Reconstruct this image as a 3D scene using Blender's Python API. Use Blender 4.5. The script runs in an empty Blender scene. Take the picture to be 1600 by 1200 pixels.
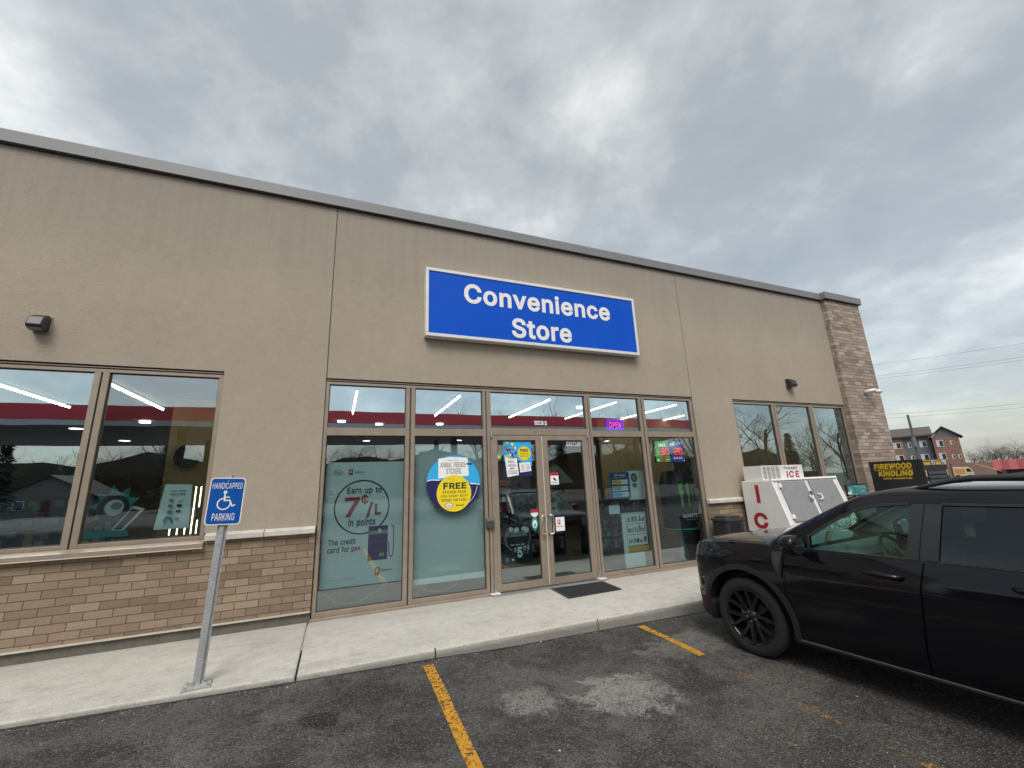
import bpy, bmesh, math, random
from mathutils import Vector, Matrix
R = math.radians
random.seed(7)
C = bpy.context.scene.collection
sc = bpy.context.scene

# ------------------------------------------------------------ camera, sky, sun, exposure
CAM = (0.0, 0.0, 1.6257)
cd = bpy.data.cameras.new('camera'); cam = bpy.data.objects.new('camera', cd); C.objects.link(cam)
right = Vector((0.92622701, -0.37477004, -0.04063187)); upv = Vector((-0.05150581, -0.23259102, 0.97120985)); fwd = Vector((0.37343096, 0.89746801, 0.23473491))
m = Matrix((right, upv, -fwd)).transposed().to_4x4(); m.translation = CAM
cam.matrix_world = m
cd.sensor_width = 36.0; cd.lens = 36.0 * 652.6 / 1600.0; cd.clip_start = 0.05; cd.clip_end = 3000
sc.camera = cam
sc.view_settings.view_transform = 'Standard'; sc.view_settings.look = 'None'
sc.view_settings.exposure = 0.6; sc.view_settings.gamma = 1.0
sc.render.engine = 'CYCLES'
sc.cycles.max_bounces = 8; sc.cycles.transparent_max_bounces = 16; sc.cycles.transmission_bounces = 6
sc.cycles.caustics_reflective = False; sc.cycles.caustics_refractive = False

SUN_EL, SUN_AZ = 52.0, 205.0     # azimuth from +Y clockwise: the sun stands behind the camera, a little to the left
w = bpy.data.worlds.new("World"); sc.world = w; w.use_nodes = True
nt = w.node_tree; nd = nt.nodes; lk = nt.links; nd.clear()
def N(t, **k):
    n = nd.new(t)
    for a, b in k.items(): setattr(n, a, b)
    return n
out = N('ShaderNodeOutputWorld'); add = N('ShaderNodeAddShader')
bg1 = N('ShaderNodeBackground'); bg2 = N('ShaderNodeBackground')
sky = N('ShaderNodeTexSky'); sky.sky_type = 'NISHITA'; sky.sun_disc = False
sky.sun_elevation = R(SUN_EL); sky.sun_rotation = R(SUN_AZ); sky.dust_density = 3
lk.new(sky.outputs[0], bg1.inputs[0]); bg1.inputs[1].default_value = 0.05
tc = N('ShaderNodeTexCoord'); sep = N('ShaderNodeSeparateXYZ'); lk.new(tc.outputs['Generated'], sep.inputs[0])
def M(op, a, b=None, c=None):
    n = N('ShaderNodeMath', operation=op)
    for i, v in enumerate((a, b, c)):
        if v is None: continue
        if isinstance(v, (int, float)): n.inputs[i].default_value = v
        else: lk.new(v, n.inputs[i])
    return n.outputs[0]
zc = M('MAXIMUM', sep.outputs[2], 0.0); den = M('ADD', zc, 0.38)
cx = M('DIVIDE', sep.outputs[0], den); cy = M('DIVIDE', sep.outputs[1], den)
cmb = N('ShaderNodeCombineXYZ'); lk.new(cx, cmb.inputs[0]); lk.new(cy, cmb.inputs[1])
mp = N('ShaderNodeMapping'); lk.new(cmb.outputs[0], mp.inputs[0]); mp.inputs['Rotation'].default_value = (0, 0, R(35)); mp.inputs['Scale'].default_value = (1.25, 1.25, 1); mp.inputs['Location'].default_value = (0.35, 0.1, 0)
def noise(vec, scale, detail, rough, dist=0.0):
    n = N('ShaderNodeTexNoise'); n.inputs['Scale'].default_value = scale; n.inputs['Detail'].default_value = detail
    n.inputs['Roughness'].default_value = rough; n.inputs['Distortion'].default_value = dist; lk.new(vec, n.inputs['Vector']); return n.outputs[0]
n1 = noise(mp.outputs[0], 1.15, 6, 0.48, 0.1); n2 = noise(mp.outputs[0], 3.6, 9, 0.58, 0.12)
nn = M('ADD', M('MULTIPLY', n1, 0.58), M('MULTIPLY', n2, 0.42))
cr = N('ShaderNodeValToRGB'); lk.new(nn, cr.inputs[0])
e = cr.color_ramp.elements
e[0].position = 0.34; e[0].color = (0.315, 0.330, 0.310, 1); e[1].position = 0.655; e[1].color = (0.92, 0.91, 0.83, 1)
x = e.new(0.46); x.color = (0.39, 0.402, 0.37, 1); x = e.new(0.54); x.color = (0.545, 0.55, 0.50, 1)
# the low strip of the sky over the horizon is pale and warm, as an overcast deck thins out far off
hz = N('ShaderNodeValToRGB'); lk.new(sep.outputs[2], hz.inputs[0])
h = hz.color_ramp.elements; h[0].position = 0.0; h[0].color = (1, 1, 1, 1); h[1].position = 0.17; h[1].color = (0, 0, 0, 1)
mp2 = N('ShaderNodeMapping'); lk.new(tc.outputs['Generated'], mp2.inputs[0]); mp2.inputs['Scale'].default_value = (2.0, 2.0, 26.0)
n3 = noise(mp2.outputs[0], 1.6, 4, 0.5, 0.2)
st = N('ShaderNodeValToRGB'); lk.new(n3, st.inputs[0]); s = st.color_ramp.elements
s[0].position = 0.38; s[0].color = (0.40, 0.425, 0.42, 1); s[1].position = 0.60; s[1].color = (0.60, 0.585, 0.47, 1)
mx = N('ShaderNodeMix', data_type='RGBA'); lk.new(M('MULTIPLY', hz.outputs[0], 0.8), mx.inputs[0]); lk.new(cr.outputs[0], mx.inputs[6]); lk.new(st.outputs[0], mx.inputs[7])
lk.new(mx.outputs[2], bg2.inputs[0]); bg2.inputs[1].default_value = 0.62
lk.new(bg1.outputs[0], add.inputs[0]); lk.new(bg2.outputs[0], add.inputs[1]); lk.new(add.outputs[0], out.inputs[0])

sd = bpy.data.lights.new('sun', 'SUN'); sun = bpy.data.objects.new('sun', sd); C.objects.link(sun)
sd.energy = 1.5; sd.angle = R(28); sd.color = (1.0, 0.96, 0.90)
sdir = Vector((math.sin(R(SUN_AZ)) * math.cos(R(SUN_EL)), math.cos(R(SUN_AZ)) * math.cos(R(SUN_EL)), math.sin(R(SUN_EL))))
sun.rotation_euler = sdir.to_track_quat('Z', 'Y').to_euler(); sun.location = sdir * 40

# ------------------------------------------------------------ materials
MATS = {}
class NB:
    def __init__(s, name):
        s.m = bpy.data.materials.new(name); s.m.use_nodes = True; s.nt = s.m.node_tree; s.n = s.nt.nodes
        s.b = s.n['Principled BSDF']; s.out = s.n['Material Output']
    def new(s, t, **k):
        n = s.n.new(t)
        for a, b in k.items(): setattr(n, a, b)
        return n
    def link(s, a, b): s.nt.links.new(a, b)
    def setv(s, inp, v):
        if isinstance(v, (int, float, tuple)): inp.default_value = v
        else: s.link(v, inp)
    def math(s, op, a, b=None, c=None, clamp=False):
        n = s.new('ShaderNodeMath', operation=op); n.use_clamp = clamp
        for i, v in enumerate((a, b, c)):
            if v is not None: s.setv(n.inputs[i], v)
        return n.outputs[0]
    def coord(s, scale=(1, 1, 1), rot=(0, 0, 0), loc=(0, 0, 0)):
        t = s.new('ShaderNodeTexCoord'); mp = s.new('ShaderNodeMapping'); s.link(t.outputs['Object'], mp.inputs[0])
        mp.inputs['Scale'].default_value = scale; mp.inputs['Rotation'].default_value = rot; mp.inputs['Location'].default_value = loc
        return mp.outputs[0]
    def noise(s, vec, scale, detail=4, rough=.5, dist=0):
        n = s.new('ShaderNodeTexNoise'); n.inputs['Scale'].default_value = scale; n.inputs['Detail'].default_value = detail
        n.inputs['Roughness'].default_value = rough; n.inputs['Distortion'].default_value = dist; s.link(vec, n.inputs['Vector']); return n.outputs[0]
    def ramp(s, fac, stops):
        n = s.new('ShaderNodeValToRGB'); s.link(fac, n.inputs[0]); el = n.color_ramp.elements
        while len(el) < len(stops): el.new(0.5)
        for e_, (p, c) in zip(el, stops):
            e_.position = p; e_.color = (c, c, c, 1) if isinstance(c, (int, float)) else (*c, 1)
        return n.outputs[0]
    def mix(s, f, a, b, blend='MIX'):
        n = s.new('ShaderNodeMix', data_type='RGBA', blend_type=blend); s.setv(n.inputs[0], f)
        for i, v in ((6, a), (7, b)):
            if isinstance(v, tuple): v = (*v, 1) if len(v) == 3 else v
            s.setv(n.inputs[i], v)
        return n.outputs[2]
    def base(s, v, rough=.6, metal=0.0, spec=.5):
        s.setv(s.b.inputs['Base Color'], (*v, 1) if isinstance(v, tuple) else v)
        s.setv(s.b.inputs['Roughness'], rough); s.b.inputs['Metallic'].default_value = metal; s.b.inputs['Specular IOR Level'].default_value = spec
    def bump(s, h, strength=.3, dist=.01):
        n = s.new('ShaderNodeBump'); n.inputs['Strength'].default_value = strength; n.inputs['Distance'].default_value = dist
        s.link(h, n.inputs['Height']); s.link(n.outputs[0], s.b.inputs['Normal']); return n

def plain(name, col, rough=.6, metal=0.0, var=.12, scale=8, spec=.5, coat=0, bump=0):
    if name in MATS: return MATS[name]
    b = NB(name); v = b.coord()
    n = b.noise(v, scale, 5, .6)
    f = b.ramp(n, [(0.3, 1 - var), (0.7, 1 + var)])
    c = b.mix(1.0, tuple(col), f, 'MULTIPLY')
    b.base(c, rough, metal, spec)
    b.setv(b.b.inputs['Roughness'], b.math('ADD', b.math('MULTIPLY', n, .16), rough - .08, clamp=True))
    if coat: b.b.inputs['Coat Weight'].default_value = coat; b.b.inputs['Coat Roughness'].default_value = .04
    if bump: b.bump(b.noise(v, scale * 12, 3), bump, .004)
    MATS[name] = b.m; return b.m
def emit(name, col, strength):
    if name in MATS: return MATS[name]
    b = NB(name); b.base((0.02, 0.02, 0.02)); b.b.inputs['Emission Color'].default_value = (*col, 1); b.b.inputs['Emission Strength'].default_value = strength
    MATS[name] = b.m; return b.m
def glass(name, tint, refl, rough=0.0, reflcol=(1, 1, 1), wave=0.0):
    b = NB(name); b.n.remove(b.b)
    tr = b.new('ShaderNodeBsdfTransparent'); tr.inputs[0].default_value = (*tint, 1)
    gl = b.new('ShaderNodeBsdfGlossy'); gl.inputs['Roughness'].default_value = rough; gl.inputs[0].default_value = (*reflcol, 1)
    ge = b.new('ShaderNodeNewGeometry'); dt = b.new('ShaderNodeVectorMath', operation='DOT_PRODUCT'); b.link(ge.outputs['Incoming'], dt.inputs[0]); b.link(ge.outputs['Normal'], dt.inputs[1])
    sch = b.math('POWER', b.math('SUBTRACT', 1.0, b.math('ABSOLUTE', dt.outputs['Value']), clamp=True), 5.0)
    f = b.math('ADD', b.math('MULTIPLY', sch, .9), refl + .03, clamp=True)
    if wave:
        bp = b.new('ShaderNodeBump'); bp.inputs['Strength'].default_value = wave; bp.inputs['Distance'].default_value = .02
        b.link(b.noise(b.coord(), 1.3, 1), bp.inputs['Height']); b.link(bp.outputs[0], gl.inputs['Normal'])
    mx = b.new('ShaderNodeMixShader'); b.link(f, mx.inputs[0]); b.link(tr.outputs[0], mx.inputs[1]); b.link(gl.outputs[0], mx.inputs[2]); b.link(mx.outputs[0], b.out.inputs[0])
    MATS[name] = b.m; return b.m

def mk_stucco():
    b = NB('stucco'); v = b.coord()
    big = b.noise(v, .55, 5, .6); fine = b.noise(v, 60, 4, .7); st = b.noise(b.coord((1.6, 1, .22)), 1.2, 4, .6); med = b.noise(v, 7, 5, .65)
    c = b.ramp(big, [(.3, (.350, .303, .243)), (.7, (.425, .368, .294))])
    c = b.mix(b.ramp(st, [(.45, 0.0), (.75, .34)]), c, (.315, .278, .232))
    c = b.mix(b.ramp(med, [(.35, .22), (.65, 0.0)]), c, (.50, .44, .35))
    drip = b.noise(b.coord((9, 1, .35)), 1.0, 5, .7); sp = b.new('ShaderNodeSeparateXYZ'); b.link(b.coord(), sp.inputs[0])
    # run-off marks below the coping, then an even greyer tone towards the top (the object's origin is at the wall foot)
    top = b.ramp(b.math('DIVIDE', sp.outputs[2], 6.4), [(.72, 0.0), (.97, 1.0)])
    c = b.mix(b.math('MULTIPLY', b.math('MULTIPLY', b.ramp(drip, [(.42, 0.0), (.70, 1.0)]), top), .55), c, (.235, .215, .185))
    c = b.mix(b.math('MULTIPLY', top, .55), c, (.275, .262, .238))
    c = b.mix(b.ramp(fine, [(.35, .30), (.62, 0.0)]), c, (.26, .225, .18))
    b.base(c, .92, spec=.2); b.bump(b.math('ADD', fine, b.math('MULTIPLY', b.noise(v, 170, 2), .6)), .8, .007)
    return b.m
def mk_brick(name, dark, mid, light, mortar, bw=.262, rh=.0885, ms=.0048):
    b = NB(name); t = b.new('ShaderNodeTexCoord'); sp = b.new('ShaderNodeSeparateXYZ'); b.link(t.outputs['Object'], sp.inputs[0])
    cb = b.new('ShaderNodeCombineXYZ'); b.link(b.math('ADD', sp.outputs[0], sp.outputs[1]), cb.inputs[0]); b.link(sp.outputs[2], cb.inputs[1])
    jit = b.noise(b.coord(), 9, 2)
    vv = b.new('ShaderNodeVectorMath', operation='ADD'); b.link(cb.outputs[0], vv.inputs[0])
    jc = b.new('ShaderNodeCombineXYZ'); b.link(b.math('MULTIPLY', b.math('SUBTRACT', jit, .5), .006), jc.inputs[1]); b.link(b.math('MULTIPLY', b.math('SUBTRACT', jit, .5), .012), jc.inputs[0]); b.link(jc.outputs[0], vv.inputs[1])
    br = b.new('ShaderNodeTexBrick'); b.link(vv.outputs[0], br.inputs['Vector'])
    br.offset = .5; br.offset_frequency = 2; br.inputs['Scale'].default_value = 1; br.inputs['Brick Width'].default_value = bw; br.inputs['Row Height'].default_value = rh
    br.inputs['Mortar Size'].default_value = ms; br.inputs['Mortar Smooth'].default_value = .25; br.inputs['Bias'].default_value = 0
    br.inputs['Color1'].default_value = (0, 0, 0, 1); br.inputs['Color2'].default_value = (1, 1, 1, 1); br.inputs['Mortar'].default_value = (.5, .5, .5, 1)
    tint = b.new('ShaderNodeSeparateColor'); b.link(br.outputs[0], tint.inputs[0])
    nz = b.noise(b.coord((1, 1, 2.5)), 11, 5, .6)
    tt = b.math('ADD', tint.outputs[0], b.math('MULTIPLY', b.math('SUBTRACT', nz, .5), .55))
    c = b.ramp(tt, [(.02, dark), (.35, mid), (.72, tuple(x * 1.15 for x in mid)), (.93, light)])
    fine = b.noise(b.coord(), 90, 4, .7)
    c = b.mix(b.ramp(fine, [(.3, .32), (.6, 0.0)]), c, tuple(x * .45 for x in mid))
    c = b.mix(br.outputs['Fac'], c, mortar)
    b.base(c, .9, spec=.25)
    hh = b.math('ADD', b.math('MULTIPLY', b.math('SUBTRACT', 1.0, br.outputs['Fac']), 1.0), b.math('MULTIPLY', b.math('ADD', nz, fine), .32))
    b.bump(hh, .9, .008)
    return b.m
def mk_concrete(name, a, c2, speck=.5, rough=.9, edge_tone=False):
    b = NB(name); v = b.coord()
    big = b.noise(v, .9, 6, .62); fine = b.noise(v, 55, 5, .7); med = b.noise(v, 6, 6, .7)
    c = b.ramp(big, [(.3, a), (.7, c2)])
    c = b.mix(b.ramp(med, [(.34, .45), (.56, 0.0)]), c, tuple(x * .62 for x in a))
    c = b.mix(b.ramp(fine, [(.36, speck), (.6, 0.0)]), c, tuple(x * .5 for x in a))
    c = b.mix(b.ramp(b.noise(b.coord((.5, 1.4, 1)), 2.2, 8, .75, 1.0), [(.52, 0.0), (.66, .55)]), c, tuple(x * .60 for x in a))
    vo = b.new('ShaderNodeTexVoronoi'); vo.inputs['Scale'].default_value = 11; b.link(v, vo.inputs['Vector'])
    c = b.mix(b.ramp(vo.outputs[0], [(.05, .75), (.075, 0.0)]), c, tuple(x * .40 for x in a))
    if edge_tone:  # darker towards the slab bottom, stained along the wall side
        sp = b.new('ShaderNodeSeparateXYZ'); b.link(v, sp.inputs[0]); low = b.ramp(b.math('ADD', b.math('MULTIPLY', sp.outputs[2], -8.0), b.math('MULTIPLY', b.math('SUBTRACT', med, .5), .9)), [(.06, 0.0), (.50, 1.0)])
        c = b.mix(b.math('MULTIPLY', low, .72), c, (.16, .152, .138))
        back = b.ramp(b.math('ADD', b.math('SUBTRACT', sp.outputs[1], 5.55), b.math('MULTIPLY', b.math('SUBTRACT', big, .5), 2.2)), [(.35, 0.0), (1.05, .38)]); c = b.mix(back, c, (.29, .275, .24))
    br_ = b.noise(b.coord((2.0, 90, 1)), 1.0, 3, .5)
    b.base(c, rough, spec=.25); b.bump(b.math('ADD', b.math('ADD', fine, b.math('MULTIPLY', med, .8)), b.math('MULTIPLY', br_, .35)), .6, .006)
    return b.m
def blotch(b, v, x, y, rx, ry, wob, hard=.35):
    """mask of one irregular stain round (x, y) on the ground"""
    sp = b.new('ShaderNodeSeparateXYZ'); b.link(v, sp.inputs[0])
    dx = b.math('DIVIDE', b.math('SUBTRACT', sp.outputs[0], x), rx); dy = b.math('DIVIDE', b.math('SUBTRACT', sp.outputs[1], y), ry)
    d = b.math('SQRT', b.math('ADD', b.math('MULTIPLY', dx, dx), b.math('MULTIPLY', dy, dy)))
    d = b.math('ADD', d, b.math('MULTIPLY', b.math('SUBTRACT', wob, .5), 2.6))
    return b.ramp(d, [(1 - hard, 1.0), (1.0, 0.0)]) if hard < 1 else b.ramp(d, [(0.0, 1.0), (1.0, 0.0)])
def mk_asphalt():
    b = NB('asphalt'); v = b.coord()
    big = b.noise(v, .8, 9, .68, .8); med = b.noise(v, 3.2, 7, .68, .5); wob = b.noise(v, 6.5, 9, .80, .6)
    c = b.ramp(big, [(.36, (.040, .038, .037)), (.49, (.080, .076, .072)), (.62, (.150, .143, .134))])
    c = b.mix(b.ramp(med, [(.44, 0.0), (.64, .75)]), c, (.155, .147, .136))
    c = b.mix(b.ramp(b.noise(v, 1.7, 8, .75, 1.2), [(.50, 0.0), (.58, .72)]), c, (.036, .034, .034))
    holes = b.ramp(b.noise(v, 9, 9, .8, .5), [(.40, .35), (.50, 1.0)])
    # dusty pale patches, dark oil marks and a dark area under the pickup, each with a place of its own
    for x, y, rx, ry, col, f in ((2.33, 3.42, .46, .40, (.40, .39, .355), .9), (1.55, 3.62, .27, .26, (.34, .33, .30), .85), (3.75, 4.05, .8, .34, (.25, .24, .215), .75), (-1.2, 4.55, .9, .25, (.13, .125, .12), .6),
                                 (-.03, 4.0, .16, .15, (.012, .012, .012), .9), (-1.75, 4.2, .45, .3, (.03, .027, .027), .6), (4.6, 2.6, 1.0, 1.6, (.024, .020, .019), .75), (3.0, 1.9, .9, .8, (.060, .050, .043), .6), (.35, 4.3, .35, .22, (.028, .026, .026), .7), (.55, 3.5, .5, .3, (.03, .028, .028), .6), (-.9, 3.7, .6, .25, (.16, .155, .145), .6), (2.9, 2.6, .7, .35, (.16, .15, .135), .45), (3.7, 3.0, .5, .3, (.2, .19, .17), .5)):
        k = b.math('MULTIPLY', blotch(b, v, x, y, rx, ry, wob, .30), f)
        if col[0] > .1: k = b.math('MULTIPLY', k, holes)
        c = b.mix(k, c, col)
    vo = b.new('ShaderNodeTexVoronoi'); vo.inputs['Scale'].default_value = 120; b.link(v, vo.inputs['Vector'])
    spk = b.new('ShaderNodeSeparateColor'); b.link(vo.outputs['Color'], spk.inputs[0])
    c = b.mix(b.ramp(spk.outputs[0], [(.76, 0.0), (.95, .6)]), c, (.30, .285, .265))
    vc = b.new('ShaderNodeTexVoronoi'); vc.inputs['Scale'].default_value = 70; b.link(v, vc.inputs['Vector']); sc3 = b.new('ShaderNodeSeparateColor'); b.link(vc.outputs['Color'], sc3.inputs[0]); c = b.mix(b.ramp(sc3.outputs[0], [(.88, 0.0), (.94, .30)]), c, (.24, .23, .21)); c = b.mix(b.ramp(sc3.outputs[1], [(.86, 0.0), (.94, .35)]), c, (.03, .029, .03))
    c = b.mix(b.ramp(spk.outputs[1], [(.70, 0.0), (.85, .75)]), c, (.018, .017, .018))
    vo2 = b.new('ShaderNodeTexVoronoi'); vo2.inputs['Scale'].default_value = 9; b.link(v, vo2.inputs['Vector'])
    c = b.mix(b.ramp(vo2.outputs[0], [(.035, .8), (.05, 0.0)]), c, (.42, .40, .36))
    b.base(c, .86, spec=.35)
    b.bump(b.math('ADD', b.math('MULTIPLY', vo.outputs[0], 1.4), b.math('MULTIPLY', b.noise(v, 30, 4), 1.0)), .9, .012)
    return b.m
def mk_paint(name, col, wear):
    b = NB(name); v = b.coord(); n = b.noise(v, 34, 5, .75); n2 = b.noise(v, 2.6, 4, .6)
    c = b.mix(b.ramp(b.noise(v, 70, 3), [(.35, .6), (.62, 0.0)]), col, tuple(x * .55 for x in col)); b.base(c, .8, spec=.3)
    vo = b.new('ShaderNodeTexVoronoi'); vo.inputs['Scale'].default_value = 120; b.link(v, vo.inputs['Vector']); b.bump(vo.outputs[0], .7, .01)
    a = b.ramp(b.math('ADD', n, b.math('MULTIPLY', n2, wear)), [(.60, 1.0), (.66, 0.0)])
    tr = b.new('ShaderNodeBsdfTransparent'); mx = b.new('ShaderNodeMixShader'); b.link(a, mx.inputs[0]); b.link(tr.outputs[0], mx.inputs[1]); b.link(b.b.outputs[0], mx.inputs[2]); b.link(mx.outputs[0], b.out.inputs[0])
    return b.m

STUCCO = mk_stucco()
BRICK = mk_brick('brown_brick', (.200, .148, .108), (.258, .194, .138), (.345, .270, .196), (.118, .092, .070))
BRICK2 = mk_brick('pillar_brick', (.235, .180, .145), (.325, .262, .216), (.47, .40, .34), (.17, .14, .118), bw=.27, rh=.0885)
CONC = mk_concrete('sidewalk_concrete', (.52, .505, .455), (.66, .645, .59), edge_tone=True)
CURB = mk_concrete('curb_concrete', (.36, .35, .32), (.48, .47, .43), .6)
FOUND = mk_concrete('foundation_concrete', (.13, .125, .105), (.19, .18, .15), .4)
STONE = mk_concrete('cast_stone', (.52, .50, .45), (.66, .63, .57), .2)
ASPH = mk_asphalt()
YEL = mk_paint('yellow_paint', (.66, .33, .035), .16)
YELW = mk_paint('worn_yellow_paint', (.42, .24, .06), .455)
FRAME = plain('bronze_aluminium', (.310, .258, .203), .42, .25, .10, 5)
FRAMED = plain('dark_flashing_and_shade', (.060, .045, .045), .5, .2)
COPING = plain('grey_coping_metal', (.195, .205, .208), .55, .1, .07, 3)
ALUM = plain('aluminium', (.55, .56, .57), .3, .9, .06)
GALV = plain('galvanised_steel', (.40, .42, .42), .5, .25, .2, 30)
WHITE = plain('white_enamel', (.70, .70, .68), .4, 0, .05, 4)
WHITEP = plain('white_sign_paint', (.80, .80, .79), .45, 0, .03)
BLUE = plain('sign_blue', (.003, .085, .55), .5, 0, .05, 1.5, .15)
HBLUE = plain('traffic_blue', (.003, .085, .38), .5, 0, .06, 3, .2)
RED = plain('red_paint', (.36, .015, .03), .5, 0, .15, 20)
BLACK = plain('black_plastic', (.016, .017, .019), .5, 0, .15)
DARK = plain('dark_grey', (.05, .05, .052), .6, 0, .1)
GREYD = plain('freezer_door_grey', (.27, .275, .28), .5, .2, .10, 12)
TILE = plain('tan_floor', (.24, .19, .13), .35, 0, .12, 2)
CEIL = plain('grey_ceiling', (.16, .16, .16), .9, 0, .1)
TAN = plain('tan_interior_wall', (.62, .43, .22), .7, 0, .12, 2)
WGLASS = glass('window_glass_bright', (.50, .62, .64), .46, reflcol=(.74, .92, 1.0), wave=.06)
PGLASS = glass('shop_glass', (.56, .71, .715), .27, reflcol=(.80, .93, 1.0), wave=.06)
TGLASS = glass('transom_glass', (.45, .56, .60), .58, reflcol=(.74, .92, 1.0), wave=.05)
CGLASS = glass('car_glass_green', (.82, .965, .905), .0)
CGLASSD = glass('car_glass_privacy', (.22, .22, .23), .03, reflcol=(.75, .8, .85))
LAMP = emit('light_strip', (1.0, .90, .72), 14.0)
LAMPW = emit('round_light', (1.0, .96, .9), 5.0)
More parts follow.
